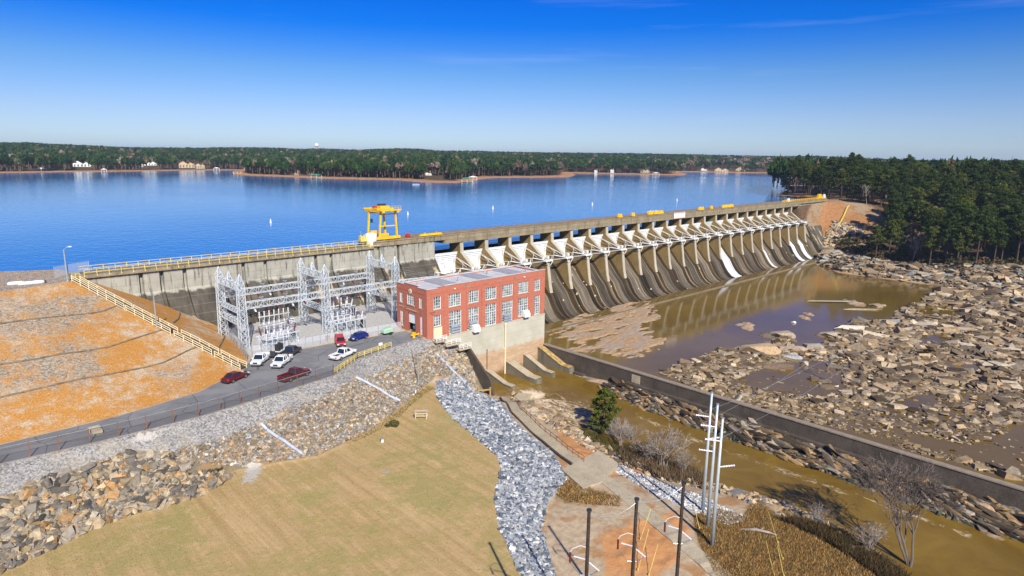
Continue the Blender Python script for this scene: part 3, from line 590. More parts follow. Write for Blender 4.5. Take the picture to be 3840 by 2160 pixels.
# toe retaining blocks at right end and the low end sill
mb = MB(); mb.box(DX1-1, 128.2, -14, DX1+14, 131.6, -8.6); mb.box(DX1+13, 126, -14, DX1+22, 130, -8.2); dpart(mb, 'toe_wall', M['deckconc'])
sill = MB()
sill.box(113.4, 124.0, -14.5, 330, 124.8, -12.62)
for i in range(36): sill.box(116+6*i, 123.9, -14.5, 116.4+6*i, 124.0, -12.5)
o = sill.build('end_sill', concrete('brown_sill', (.15,.11,.06), (.27,.21,.13), (.06,.04,.02), .6)); tag(o, 'long low concrete sill running along the pool in front of the spillway toe', 'sill')
# piers
pier_prof = [(151.8, 12.45), (146.75, 12.45), (146.55, 9.4), (144.0, 7.6), (140.9, 5.35), (139.3, 5.05), (139.1, 4.2), (138.5, 0.5), (137.9, -3.2), (137.2, -5.6), (140, -5.6), (146, 2), (151.8, 2)]
def make_pier(x):
    m1 = MB(); m1.prism(pier_prof, x-.56, x+.56); p = dpart(m1, 'pier', M['pierconc'])
    # pale nose strip, proud of the pier, as worn facing concrete
    m2 = MB(); q = [(146.75, 12.45), (146.55, 9.4), (144.0, 7.6), (140.9, 5.35), (139.3, 5.05), (139.1, 4.2), (138.5, 0.5), (137.9, -3.2), (137.2, -5.6)]
    m2.prism([(a-.06, b+.03) for a, b in q]+[(a+.25, b-.1) for a, b in q[::-1]], x-.6, x+.6); c = m2.build('nose_facing', M['noseconc'], p); return p
xsP = [P0+PS*i for i in range(24)]
for x in xsP: make_pier(x)
# gates with arms
CY, CZ, GR = 140.6, 5.2, 8.5
def make_gate(xa, xb, pale=False):
    x0 = xa+.6; x1 = xb-.6; m1 = MB(); N = 10; secs = []
    a0, a1 = radians(-13.5), radians(30)
    for i in range(N+1):
        a = a0+(a1-a0)*i/N; secs.append((CY+GR*cos(a), CZ+GR*sin(a), CY+(GR-.1)*cos(a), CZ+(GR-.1)*sin(a)))
    for i in range(N):
        A = secs[i]; B = secs[i+1]
        m1.hexa([(x0, A[0], A[1]), (x1, A[0], A[1]), (x1, A[2], A[3]), (x0, A[2], A[3]), (x0, B[0], B[1]), (x1, B[0], B[1]), (x1, B[2], B[3]), (x0, B[2], B[3])])
    gate = dpart(m1, 'gate', M['palegate'] if pale else M['gatewhite'])
    m2 = MB()
    for i in range(1, N, 1):
        a = a0+(a1-a0)*i/N; y, z = CY+(GR-.22)*cos(a), CZ+(GR-.22)*sin(a); m2.beam((x0+.1, y, z), (x1-.1, y, z), .09, .16)
    m2.build('stiffener', M['gaterib'], gate)
    for sx, xp in ((1, xa+.62), (-1, xb-.62)):
        m3 = MB(); t = (xp+sx*.28, 140.3, 5.5)
        for a in (radians(-6), radians(19)):
            for off in (.3, 1.0):
                m3.beam(t, (xp+sx*off, CY+(GR-.3)*cos(a), CZ+(GR-.3)*sin(a)), .10)
        m3.beam((xp+sx*1.0, CY+(GR-.35)*cos(radians(-6)), CZ+(GR-.35)*sin(radians(-6))), (xp+sx*1.0, CY+(GR-.35)*cos(radians(24)), CZ+(GR-.35)*sin(radians(24))), .12)
        m3.beam((xp+sx*.7, 144.6, 4.9), (xp+sx*.7, 144.4, 6.6), .10); m3.beam((xp+sx*.5, 143.0, 5.4), (xp+sx*.9, 146.2, 7.3), .08)
        m3.box(min(t[0], t[0]+.5*sx), 140.0, 5.1, max(t[0], t[0]+.5*sx), 140.7, 5.9)
        m3.build('gate_arm', M['white'], gate)
    return gate
M['palegate'] = flat('pale_green_gate', (.55,.70,.62), .5, var=.1); M['gatewhite'] = flat('gate_white_paint', (.92,.93,.93), .5, var=.05); M['gaterib'] = flat('gate_rib_grey', (.78,.80,.81), .5)
bays = [DX0+.2]+xsP
for i in range(24): make_gate(bays[i], bays[i+1], i == 15)
# trunnion walkway: continuous dark beam with white platforms over every pier and diagonal railings
walk = MB(); walk.box(DX0, 139.05, 4.35, DX1+1.2, 139.75, 4.62); walk.beam((DX0, 139.0, 4.75), (DX1+1.2, 139.0, 4.75), .10, .22); w = dpart(walk, 'trunnion_walkway', M['dark'])
wr = MB(); wr.box(DX0, 138.93, 4.64, DX1+1.2, 139.9, 4.74); wr.build('walkway_deck', M['white'], w)
for x in [DX0+.6]+xsP:
    m1 = MB(); m1.prism([(x-1.7, 138.55), (x+1.7, 138.55), (x+1.25, 138.2), (x-1.25, 138.2)], 4.6, 5.05, 'z'); m1.box(x-1.7, 138.55, 4.6, x+1.7, 139.6, 5.05)
    for s in (-1, 1):
        m1.beam((x+s*1.6, 139.1, 5.0), (x+s*4.6, 141.6, 5.7), .15, .15); m1.beam((x+s*4.6, 141.6, 5.7), (x+s*4.6, 141.8, 4.5), .10)
        m1.beam((x+s*1.5, 138.4, 4.55), (x+s*.5, 138.6, 3.2), .14)
    dpart(m1, 'walkway_platform', M['white'])
# thin sheets of overflowing water on the spillway face
ogs = [(144.6, 1.4), (142.9, -.2), (141.3, -2.0), (139.6, -4.0), (137.1, -6.4), (135.7, -8.8), (134.2, -10.9), (132.4, -12.4), (130.6, -13.0)]
def flow(x0, x1, a, lab):
    q = ogs[a:]; m = MB(); n = len(q); P = []
    for k, (y, z) in enumerate(q):
        wv = .12*sin(k*2.1+x0); P += [(x0+wv, y-.12, z+.12), (x1+wv*.6, y-.12, z+.12), (x1+wv*.6, y+.15, z-.15), (x0+wv, y+.15, z-.15)]
    m.add(P, [(4*i+j, 4*i+(j+1) % 4, 4*(i+1)+(j+1) % 4, 4*(i+1)+j) for i in range(n-1) for j in range(4)]+[(3, 2, 1, 0), (4*n-4, 4*n-3, 4*n-2, 4*n-1)])
    o = m.build('water_flow', M['falls']); tag(o, lab, 'water flow', 'sheets of water running down the spillway')
b = lambda i: P0+PS*i
flow(b(14)+1.0, b(14)+5.6, 2, 'wide white sheet of water pouring down the middle of the spillway'); flow(b(14)+6.2, b(14)+6.7, 1, 'thin white trickle beside the wide sheet of water on the spillway')
flow(b(21)+1.2, b(21)+4.6, 2, 'white water sheet in the third bay from the far end of the spillway'); flow(b(22)+1.2, b(22)+5.0, 1, 'white water sheet running down closest to the far end of the spillway')
flow(b(18)+.9, b(18)+2.2, 2, 'narrow pale trickle on the spillway between the wide sheet and the far pair')
# crest railings
def railing(name, a, b, n, h=1.1, rails=(.55, 1.08), mat=None, w=.09, lab='', cat='railing', grp=None, outrig=False, pmat=None):
    t = empty(name, a); A = Vector(a); B = Vector(b)
    for i in range(n+1):
        m = MB(); p = (B-A)*(i/n); m.beam(p, p+Vector((0, 0, h)), w)
        if outrig: m.beam(p+Vector((0, -.05, .1)), p+Vector((0, -.35, -.35)), w)
        m.build('post', pmat or mat, t)
    for r in rails:
        m = MB(); m.beam(Vector((0, 0, r)), B-A+Vector((0, 0, r)), w*.9); m.build('rail', mat, t)
    tag(t, lab, cat, grp); return t
railing('crest_railing', (24, 146.1, 13.8), (87.5, 146.1, 13.8), 30, mat=M['yrail'], w=.11, lab='pale yellow railing along the downstream edge of the dam crest left of the crane', outrig=True)
railing('crest_railing', (24, 151.0, 13.8), (87.5, 151.0, 13.8), 30, mat=M['yrail'], w=.11, lab='pale yellow railing along the lake edge of the dam crest left of the crane')
railing('crest_railing', (331, 146.4, 15.0), (388, 146.4, 15.0), 22, h=1.2, rails=(.35, .75, 1.15), mat=M['yellow'], w=.16, lab='bright yellow railing at the far wooded end of the dam crest')
# yellow lifting beams and clutter on the deck
def deckthing(name, x0, x1, mat, lab, cat, y=147.3, h=.7, d=.6, legs=True, grp=None):
    t = empty(name, ((x0+x1)/2, y, 15.06)); L = (x1-x0)/2; m = MB(); m.box(-L, -d/2, .12, L, d/2, h*.55); m.box(-L*.92, -d/2+.1, h*.55, L*.92, d/2-.1, h); m.build('beam', mat, t)
    for s in (-1, 1):
        m = MB(); m.box(s*L*.8-.15, -d/2-.1, 0, s*L*.8+.15, d/2+.1, .12); m.build('foot', M['dark'], t)
    for s in (-.5, .5):
        m = MB(); m.tube([(L*s-.2, 0, h), (L*s-.1, 0, h+.3), (L*s+.1, 0, h+.3), (L*s+.2, 0, h)], .05); m.build('lifting_eye', mat, t)
    tag(t, lab, cat, grp)
def X7(a, b=1090): return gy(*zz(7, a, b), 147)[0]
def X8(a, b=880): return gy(*zz(8, a, b), 147)[0]
def X4(a, b): return gy(*zz(4, a, b), 147)[0]
G_ = 'yellow beams lying on the dam deck'
deckthing('lifting_beam', X7(1640, 1105), X7(1870, 1085), M['yellow'], 'long yellow lifting beam on the deck just right of the gantry crane', 'lifting beam', y=146.9, grp=G_)
deckthing('red_winch', X7(1540, 1110), X7(1580, 1108), M['red'], 'small red winch on the deck right of the gantry crane', 'winch', y=148.5, h=.9)
for a, b_, yy, lab in ((1075, 1115, 915, 'short yellow block on the deck, leftmost of those past mid dam'), (1212, 1242, 903, 'smallest yellow block on the deck, left of the white sign'), (1378, 1425, 885, 'yellow beam on the deck, left end of the row before the sign'), (1435, 1530, 880, 'longer yellow beam on the deck just left of the white sign'), (1885, 1935, 845, 'yellow beam on the deck first to the right of the white sign'), (2005, 2025, 832, 'tiny yellow block on the deck right of the white sign'), (2120, 2235, 818, 'longest yellow beam on the deck right of the white sign')):
    deckthing('lifting_beam', X8(a, yy), X8(b_, yy), M['yellow'], lab, 'lifting beam', y=147.6, h=1.3, d=.8, grp=G_)
deckthing('pale_boat_cover', X8(1455, 858), X8(1560, 856), M['white'], 'long white box lying on the deck behind the yellow beams', 'box', y=151.2, h=.9, d=1.2)
deckthing('yellow_cabinet', X4(2070, 150), X4(2100, 150), M['yellow'], 'tall yellow cabinet at the far right end of the dam crest', 'cabinet', y=148, h=2.6, d=1.2)
for k_, (a_, l_) in enumerate(((2135, 'white cabinet beside the tall yellow one at the far end of the crest'), (1782, 'white post box on the crest before the far yellow railing'))):
    deckthing('white_cabinet', X4(a_-9, 150), X4(a_+9, 150), M['white'], l_, 'cabinet', y=148.2, h=2.2 if k_ == 0 else 1.6, d=.9)
# warning sign hung on deck fascia
sx0, sx1 = X8(1605, 920), X8(1715, 915); t = empty('warning_sign', ((sx0+sx1)/2, 145.9, 14.0)); L = (sx1-sx0)/2
m = MB(); m.box(-L, -.05, -1.35, L, .05, 1.25); m.build('board', M['white'], t)
m = MB(); m.box(-L*.97, -.075, .92, L*.97, -.052, 1.15); m.box(-L*.97, -.075, -1.28, L*.97, -.052, -1.1); m.build('red_border', M['red'], t)
m = MB()
for r_, (w_, zz0) in enumerate(((.7, .55), (.8, .1), (.6, -.35), (.45, -.75))):
    x = -L*w_
    while x < L*w_: wd = random.uniform(.12, .28); m.box(x, -.07, zz0-.1, x+wd, -.055, zz0+.1); x += wd+.12
m.build('faded_lettering', flat('faded_pink', (.68,.45,.45), .6), t)
for s in (-.6, .6): m = MB(); m.beam((L*s, .08, -1), (L*s, .14, 1.0), .1); m.build('bracket', M['galv'], t)
tag(t, 'white warning board with faded red lettering hung on the dam deck above the gates', 'sign')
# ------------------------------------------------------------ gantry crane
cr = empty('gantry_crane', (95, 149, 15.05))
def cpart(name, m, mat): return m.build(name, mat, cr)
Yd, Yu = -2.0, 3.8
x0b, x1b, x0t, x1t = -4.1, 1.4, -3.5, 1.0; HT = 7.3
for (xb, xt, y) in ((x0b, x0t, Yd), (x1b, x1t, Yd), (x0b, x0t, Yu), (x1b, x1t, Yu)):
    m = MB(); m.hexa([(xb-.22, y-.22, .6), (xb+.22, y-.22, .6), (xb+.22, y+.22, .6), (xb-.22, y+.22, .6), (xt-.2, y-.2, HT), (xt+.2, y-.2, HT), (xt+.2, y+.2, HT), (xt-.2, y+.2, HT)]); cpart('leg', m, M['yellow'])
for y in (Yd, Yu):
    m = MB(); m.box(x0b-1.1, y-.35, .25, x1b+.9, y+.35, .95); cpart('sill_beam', m, M['yellow'])
    m = MB(); m.box((x0b+x0t)/2, y-.1, 3.6, (x1b+x1t)/2, y+.1, 3.85); (cpart('cross_brace', m, M['yellow']) if y == Yd else None)
    m = MB(); m.box(x0t, y-.15, 6.7, x1t, y+.15, 7.0); cpart('cross_brace', m, M['yellow'])
    for x in (x0b-.5, x0b+.5, x1b-.5, x1b+.4):
        m = MB(); m.tube([(x, y-.15, .25), (x, y+.15, .25)], .25, 10); cpart('wheel', m, M['dark'])
for x in (x0t, x1t):
    m = MB(); m.box(x-.3, Yd-1.5, HT, x+.3, Yu+1.6, HT+.55); cpart('girder', m, M['yellow'])
m = MB(); m.box(x0t-.9, Yd-1.5, HT+.5, x1t+1.0, Yd-.9, HT+.9); cpart('end_beam', m, M['yellow'])
m = MB(); m.box(x0t-.9, Yu+1.0, HT+.5, x1t+.9, Yu+1.6, HT+.85); cpart('end_beam', m, M['yellow'])
tr = MB(); tr.box(x0t-.3, -.9, HT+.6, x1t+.3, 1.9, HT+1.0); tr.box(-2.6, -.6, HT+1.0, .2, 1.2, HT+1.6); tr = cpart('hoist_trolley', tr, M['yellow'])
m = MB(); m.tube([(-2.4, 1.1, HT+1.8), (0.0, 1.1, HT+1.8)], .3, 12); m.build('rope_drum', M['dark'], tr)
m = MB(); m.box(-3.4, 1.5, HT+.9, -2.4, 2.2, HT+1.5); m.build('motor', M['red'], tr)
m = MB()
for x in np.arange(x0t-.9, x1t+1.1, .9): m.beam((x, Yd-1.5, HT+.9), (x, Yd-1.5, HT+1.7), .06)
m.beam((x0t-.9, Yd-1.5, HT+1.7), (x1t+1, Yd-1.5, HT+1.7), .06); m.beam((x0t-.9, Yd-1.5, HT+1.3), (x1t+1, Yd-1.5, HT+1.3), .05); cpart('guard_rail', m, M['yrail'])
m = MB()
for s in (-.2, .2): m.beam((x1b+.35, Yd+s, 0.9), (x1t+.75, Yd+s, HT), .06)
for k in range(18): f = k/17; xx = x1b+.35+(x1t+.75-x1b-.35)*f; m.beam((xx, Yd-.2, .9+(HT-.9)*f), (xx, Yd+.2, .9+(HT-.9)*f), .05)
cpart('ladder', m, M['chrome'])
m = MB(); m.box(x0b+.6, Yu-.8, .9, x0b+2.4, Yu+.4, 2.0); cpart('drive_housing', m, M['yellow'])
m = MB(); m.box(x0b+1.0, Yu-.35, 4.2, x0b+1.5, Yu+.1, 5.2); cpart('hook_block', m, M['dark'])
tag(cr, 'tall yellow gantry crane standing on the dam crest', 'crane')
tank = empty('white_tank', (gy(*zz(7, 1160, 1175), 147.6)[0], 147.6, 13.86)); m = MB(); N = 20; secs = []
for (r, z) in ((1.1, 0), (1.35, .4), (1.5, 1.6), (1.55, 2.9), (1.45, 3.1), (.5, 3.35)): secs.append([(r*cos(2*pi*k/N), r*sin(2*pi*k/N), z) for k in range(N)])
m.loft(secs); m.build('shell', M['white'], tank, smooth=True); m = MB(); m.box(-1.7, -1.6, -.02, 1.7, 1.6, .16); m.build('pallet_base', M['yrail'], tank); tag(tank, 'round white plastic tank standing on the crest beside the gantry crane', 'tank')
xx = gy(*zz(7, 1075, 1170), 147.4)[0]; deckthing('yellow_guard', xx-.9, xx+.9, M['yrail'], 'yellow guard box on the crest left of the white tank', 'guard box', y=147.4, h=1.5, d=1.2)
m = MB(); m.tube([(0, 0, 0), (0, 0, 3.6)], .06); m.box(-.6, -.1, 2.4, -.1, .1, 2.8); m.tube([(0, 0, 3.6), (-.3, 0, 3.7)], .16); o = m.build('camera_pole', M['galv']); o.location = (gy(*zz(7, 1068, 1150), 148)[0], 148.5, 13.85); tag(o, 'thin grey pole with small white box on the crest left of the crane', 'pole')
# ------------------------------------------------------------ powerhouse
X0, X1, Y0, Y1 = 76.7, 112.2, 106.4, 117.6
ph = empty('powerhouse', (X0, Y0, 0)); tag(ph, 'red brick powerhouse with tall white framed windows on a pale concrete base', 'powerhouse')
PHI = Matrix.Translation(-Vector((X0, Y0, 0)))
def hp(mb, name, mat, parent=None):
    o = mb.build(name, mat, parent or ph)
    if parent is None: o.matrix_parent_inverse = PHI
    return o
def X3(a, b): return gy(*zz(3, a, b), Y0)[0]
UP = [(78.4,80.35,5.65,8.4),(82.45,85.75,5.6,8.4)]; LO = [(78.4,80.35,1.9,4.4),(82.5,85.9,-.45,4.6)]
ctr = [(X3(945, 560), X3(1060, 560)), (92.9, 96.2), (X3(1297, 500), X3(1403, 500)), (X3(1460, 480), X3(1560, 480))]
for a, b_ in ctr: UP.append((a, b_, 5.6, 8.4)); LO.append((a, b_, -.5, 4.5))
LO[-1] = (ctr[-1][0], ctr[-1][1], 0.0, 4.5)
UP.append((108.55, 110.5, 5.6, 8.4)); LO.append((108.65, 110.55, -.4, 4.35))
def wall_with_holes(mb, u0, u1, v0, v1, holes, put, th):
    us = sorted({u0, u1}|{h[0] for h in holes}|{h[1] for h in holes}); vs = sorted({v0, v1}|{h[2] for h in holes}|{h[3] for h in holes})
    for i in range(len(us)-1):
        j = 0
        while j < len(vs)-1:
            c = ((us[i]+us[i+1])/2, (vs[j]+vs[j+1])/2)
            if any(h[0] < c[0] < h[1] and h[2] < c[1] < h[3] for h in holes): j += 1; continue
            k_ = j
            while k_+1 < len(vs)-1 and not any(h[0] < c[0] < h[1] and h[2] < (vs[k_+1]+vs[k_+2])/2 < h[3] for h in holes): k_ += 1
            put(mb, us[i], us[i+1], vs[j], vs[k_+1]); j = k_+1
mb = MB(); panel = (78.35, 80.65, -.7, 1.75)
wall_with_holes(mb, X0, X1, -.72, 9.9, [h for h in UP+LO]+[panel], lambda m, a, b_, c, d: m.box(a, Y0, c, b_, Y0+.45, d), .45)
mb.box(X0, Y0-.06, 9.1, X1, Y0, 9.25); 
for h in UP+LO: mb.box(h[0]-.1, Y0-.05, h[3], h[1]+.1, Y0-.002, h[3]+.28)
for x in (81.4, 87.6, 91.9, 97.4, 101.8, 106.7): mb.box(x-.28, Y0-.08, 0.0, x+.28, Y0-.003, 9.1)
hp(mb, 'front_wall', M['brick'])
mb = MB(); mb.box(X0, Y0+.01, 9.9, 79.5, Y0+.4, 10.15); mb.box(81.2, Y0+.01, 9.9, X1, Y0+.4, 10.45); mb.box(79.5, Y0+.01, 9.9, 81.2, Y0+.4, 10.3); mb.box(X0+.45, Y1-.4, 9.5, X1-.45, Y1, 9.85); mb.box(X1-.4, Y0+.4, 9.5, X1, Y1-.4, 9.95); hp(mb, 'parapet', M['brick'])
mb = MB(); mb.box(X0-.08, Y0-.08, 10.151, 79.5, Y0+.45, 10.25); mb.box(81.2, Y0-.08, 10.451, X1+.08, Y0+.45, 10.55); mb.box(X0+.45, Y1-.45, 9.851, X1, Y1+.1, 10.0); mb.box(X1-.45, Y0+.45, 9.951, X1+.08, Y1-.45, 10.1); hp(mb, 'coping', M['roof'])
GH_ = [(115.3,116.45,5.95,8.15),(110.95,113.65,5.95,8.15),(108.15,109.2,5.85,8.1),(115.2,116.35,.7,4.1),(108.1,109.0,.0,4.1)]; door = (110.7, 113.4, -.1, 4.15)
mb = MB(); wall_with_holes(mb, Y0+.45, Y1, -.3, 9.9, GH_+[door], lambda m, a, b_, c, d: m.box(X0, a, c, X0+.45, b_, d), .45)
mb.box(X0-.06, Y0+.46, 9.0, X0-.002, Y1, 9.15); mb.box(X0, Y0+.45, 9.9, X0+.4, 109.6, 10.15); mb.box(X0, 109.6, 9.9, X0+.4, 114.6, 10.5); mb.box(X0, 114.6, 9.9, X0+.4, Y1, 10.15); mb.box(X0-.1, 109.7, 4.6, X0-.005, 114.3, 5.2)
hp(mb, 'gable_wall', M['brick'])
mb = MB(); mb.box(X0+.45, Y1-.45, -.3, X1, Y1, 9.5); mb.box(X1-.45, Y0+.45, -.7, X1, Y1-.45, 9.5); hp(mb, 'rear_wall', M['brick'])
mb = MB(); mb.box(X0-.12, Y0+.4, 10.152, X0+.5, 109.5, 10.25); mb.box(X0-.12, 109.5, 10.502, X0+.5, 114.7, 10.6); mb.box(X0-.12, 114.7, 10.152, X0+.5, Y1, 10.25); hp(mb, 'coping', M['roof'])
mb = MB(); mb.box(X0+.4, Y0+.4, 9.35, X1-.4, Y1-.4, 9.6); roof = hp(mb, 'roof', M['roof'])
for a in (83.3, 94.0, 104.0):
    mb = MB(); mb.box(a, Y0+1.8, 9.62, a+3.8, Y1-1.0, 9.9); mb.box(a+.2, Y0+2.0, 9.9, a+3.6, Y1-1.2, 9.96); mb.build('roof_panel', M['roofpanel'], roof)
for (x, y) in ((79, 113), (89.5, 112), (100, 114), (109, 110)): mb = MB(); mb.tube([(x, y, 9.6), (x, y, 10.3)], .12, 8); mb.tube([(x, y, 10.3), (x, y, 10.42)], .22, 8); mb.build('roof_vent', M['galv'], roof)
mb = MB(); 
for x in (106.5, 107.0): mb.beam((x, Y1+.15, 7), (x, Y1+.15, 11.5), .07)
for k in range(12): mb.beam((106.5, Y1+.15, 7.2+.38*k), (107.0, Y1+.15, 7.2+.38*k), .05)
mb.build('roof_ladder', M['yrail'], roof)
def window(axis, u0, u1, v0, v1, openv=False):
    f = MB(); s = MB(); gl = MB(); w = .11; nu = max(2 if u1-u0 < 1.5 else 3, round((u1-u0)/.62)); nv = max(4, round((v1-v0)/.62))
    def bar(a, b_, c, d, dep): (f.box(a, Y0+.10, c, b_, Y0+.10+dep, d) if axis == 'x' else f.box(X0+.10, a, c, X0+.10+dep, b_, d))
    bar(u0, u0+w, v0, v1, .14); bar(u1-w, u1, v0, v1, .14); bar(u0+w, u1-w, v0, v0+w, .135); bar(u0+w, u1-w, v1-w, v1, .135)
    for i in range(1, nu): u = u0+(u1-u0)*i/nu; bw = .10 if nu >= 5 and i in (2, nu-2) else .05; bar(u-bw/2, u+bw/2, v0+w, v1-w, .085)
    for j in range(1, nv):
        v = v0+(v1-v0)*j/nv; bh = .11 if (v1-v0 > 4 and j == nv//2+1) else .04; bar(u0+w, u1-w, v-bh/2, v+bh/2, .08 if bh < .1 else .12)
    (gl.box(u0, Y0+.19, v0, u1, Y0+.25, v1) if axis == 'x' else gl.box(X0+.19, u0, v0, X0+.25, u1, v1))
    fr = hp(f, 'window', M['white']); gl.build('pane', M['glass'], fr)
    (s.box(u0-.1, Y0-.12, v0-.14, u1+.1, Y0+.09, v0) if axis == 'x' else s.box(X0-.12, u0-.1, v0-.14, X0+.09, u1+.1, v0)); s.build('sill', M['noseconc'], fr)
    if openv:   # tilted open lower sashes
        t_ = MB()
        for i in range(0, 3):
            zt = v0+1.9-.62*i; t_.hexa([(u0+.5, Y0+.06-.42, zt-.5), (u1-.5, Y0+.06-.42, zt-.5), (u1-.5, Y0+.1-.42, zt-.48), (u0+.5, Y0+.1-.42, zt-.48), (u0+.5, Y0+.02, zt), (u1-.5, Y0+.02, zt), (u1-.5, Y0+.06, zt+.02), (u0+.5, Y0+.06, zt+.02)])
        t_.build('open_sash', M['galv'], fr)
    return fr
for i, h in enumerate(UP): window('x', *h)
for i, h in enumerate(LO): window('x', *h, openv=i in (1, 2, 4))
for h in GH_[:4]: window('y', *h)
mb = MB(); mb.box(panel[0], Y0+.05, panel[2], panel[1], Y0+.2, panel[3]); hp(mb, 'boarded_panel', M['cream'])
mb = MB(); mb.box(X0+.15, 108.1, 0, X0+.25, 109.0, 4.1); hp(mb, 'side_door', M['ins_white'])
mb = MB(); mb.box(X0+.25, door[0], 1.9, X0+.33, door[1], 4.15); dr = hp(mb, 'roller_door', M['white'])
mb = MB(); mb.box(X0+.12, door[0]-.2, 0, X0+.3, door[0], 4.2); mb.box(X0+.12, door[1], 0, X0+.3, door[1]+.2, 4.2); mb.build('door_frame', M['dark'], dr)
mb = MB(); mb.box(X0+2.5, door[0]-1, 0.02, X0+2.6, door[1]+1, 4.3); mb.box(X0+.46, door[0]-1, 4.2, X0+2.6, door[1]+1, 4.3); mb.box(X0+.46, door[0]-1, .02, X0+2.5, door[0]-.9, 4.2); mb.box(X0+.46, door[1]+.9, .02, X0+2.5, door[1]+1, 4.2); mb.build('dark_interior', M['dark'], dr)
mb = MB(); mb.tube([(X0+.05, 112.3, 8.95), (X0-.12, 112.3, 8.95)], .52, 24); me_ = hp(mb, 'medallion', M['cream']); mb = MB(); mb.tube([(X0-.12, 112.3, 8.95), (X0-.16, 112.3, 8.95)], .33, 20); mb.build('medallion_face', flat('medallion_green', (.30,.42,.22), .6), me_)
mb = MB()
for k in range(16): mb.box(X0-.135, 110.1+.24*k, 4.82, X0-.1, 110.1+.24*k+.15, 5.03)
hp(mb, 'raised_lettering', M['noseconc'])
mb = MB(); mb.box(X0-.09, 114.9, 5.0, X0-.003, 116.7, 5.2); hp(mb, 'name_plate', M['noseconc'])
mb = MB()
for k, s_ in enumerate((79.0, 79.35, 79.7, 80.05)): pass
mb.box(77.3, Y0-.05, 5.0, 78.9, Y0-.004, 5.2); mb.box(77.7, Y0-.05, 4.65, 78.5, Y0-.004, 4.8); hp(mb, 'small_wall_sign', M['rust'])
for a in (88.0, 92.9, 97.3, 102.6):
    mb = MB(); mb.box(a-.9, Y0-.05, 9.35, a+.5, Y0-.004, 9.6); hp(mb, 'louvre_vent', M['deckconc'])
for a in (84.0, 105.0): mb = MB(); mb.tube([(a, Y0-.25, 9.5), (a, Y0, 9.5)], .16, 10); hp(mb, 'flood_lamp', M['white'])
# concrete base down to the tailrace
mb = MB(); mb.box(X0+1.5, Y0-.12, -.7, X1+.12, Y1, -.72+.0); 
mb = MB(); mb.prism([(X0, -.72), (X0, -3), (84, -8), (87.5, -15.5), (X1+.12, -15.5), (X1+.12, -.72)], Y0-.1, Y1, 'y'); mb.box(82.3, Y0-.18, -.72, X1+.16, Y0-.1, -.52)
hp(mb, 'concrete_base', M['phbase'])
for (x, z) in ((X3(1015, 860), -1.0+.1), (X3(1520, 745), -.1)):
    mb = MB(); mb.prism([(Y0-.1, z), (Y0-1.2, z-.1), (Y0-1.2, z+.7), (Y0-.7, z+1.4), (Y0-.1, z+1.5)], x-.85, x+.85); hp(mb, 'ventilation_hood', M['white'])
mb = MB(); x = 98.75; mb.tube([(x, Y0-.4, -.6), (x, Y0-.4, -13.2)], .19, 10); mb.box(x-.3, Y0-.5, -1, x+.3, Y0-.1, -.8); mb.box(x-.3, Y0-.5, -7, x+.3, Y0-.1, -6.8); hp(mb, 'drain_pipe', M['cream'])
mb = MB(); x = 93.2; mb.tube([(x, Y0-.3, -5.9), (x, Y0-.3, -13.4)], .09, 8); hp(mb, 'gauge_pipe', M['rust'])
def tail_pier(x, w, ytop, ztop, yend, zlow, lab, mat, cap=None):
    t = empty('draft_tube_pier', (x, Y0-.1, -13)); pr_ = [(0, -3), (0, ztop+13), (-.8, ztop+13), (yend-Y0+2.6, zlow+13), (yend-Y0+.4, zlow+13), (yend-Y0, zlow+12.7), (yend-Y0, -3)]
    m_ = MB(); m_.prism(pr_, -w/2, w/2); m_.tube([(0, yend-Y0+.1, -3), (0, yend-Y0+.1, zlow+12.95)], w/2*.99, 12); m_.build('buttress', mat, t)
    c_ = MB(); q = [(0, ztop+13), (-.8, ztop+13), (yend-Y0+2.6, zlow+13), (yend-Y0+.2, zlow+13)]
    c_.prism([(a, b_+.12) for a, b_ in q]+[(a, b_-.02) for a, b_ in q[::-1]], -w/2-.12, w/2+.12); c_.build('coping', cap or M['padconc'], t)
    tag(t, lab, 'buttress', 'sloping draft tube piers at the foot of the powerhouse')
PM = concrete('wet_grey_concrete', (.13,.115,.085), (.24,.215,.165), (.05,.045,.03), .7)
tail_pier(93.2, 1.1, 0, -10.9, 97.2, -12.4, 'narrow sloping concrete pier nearest the rock bank, left of the white drain pipe', PM)
tail_pier(100.2, 1.9, 0, -10.3, 96.4, -12.0, 'widest sloping concrete pier just right of the white drain pipe', PM)
tail_pier(105.6, 1.1, 0, -9.8, 96.8, -12.0, 'sloping concrete pier second from the yellow capped one', PM)
tail_pier(110.8, 1.5, 0, -8.9, 95.8, -11.6, 'sloping pier with ochre yellow top beside the training wall', PM, flat('ochre_top', (.44,.30,.11), .85, var=.3))
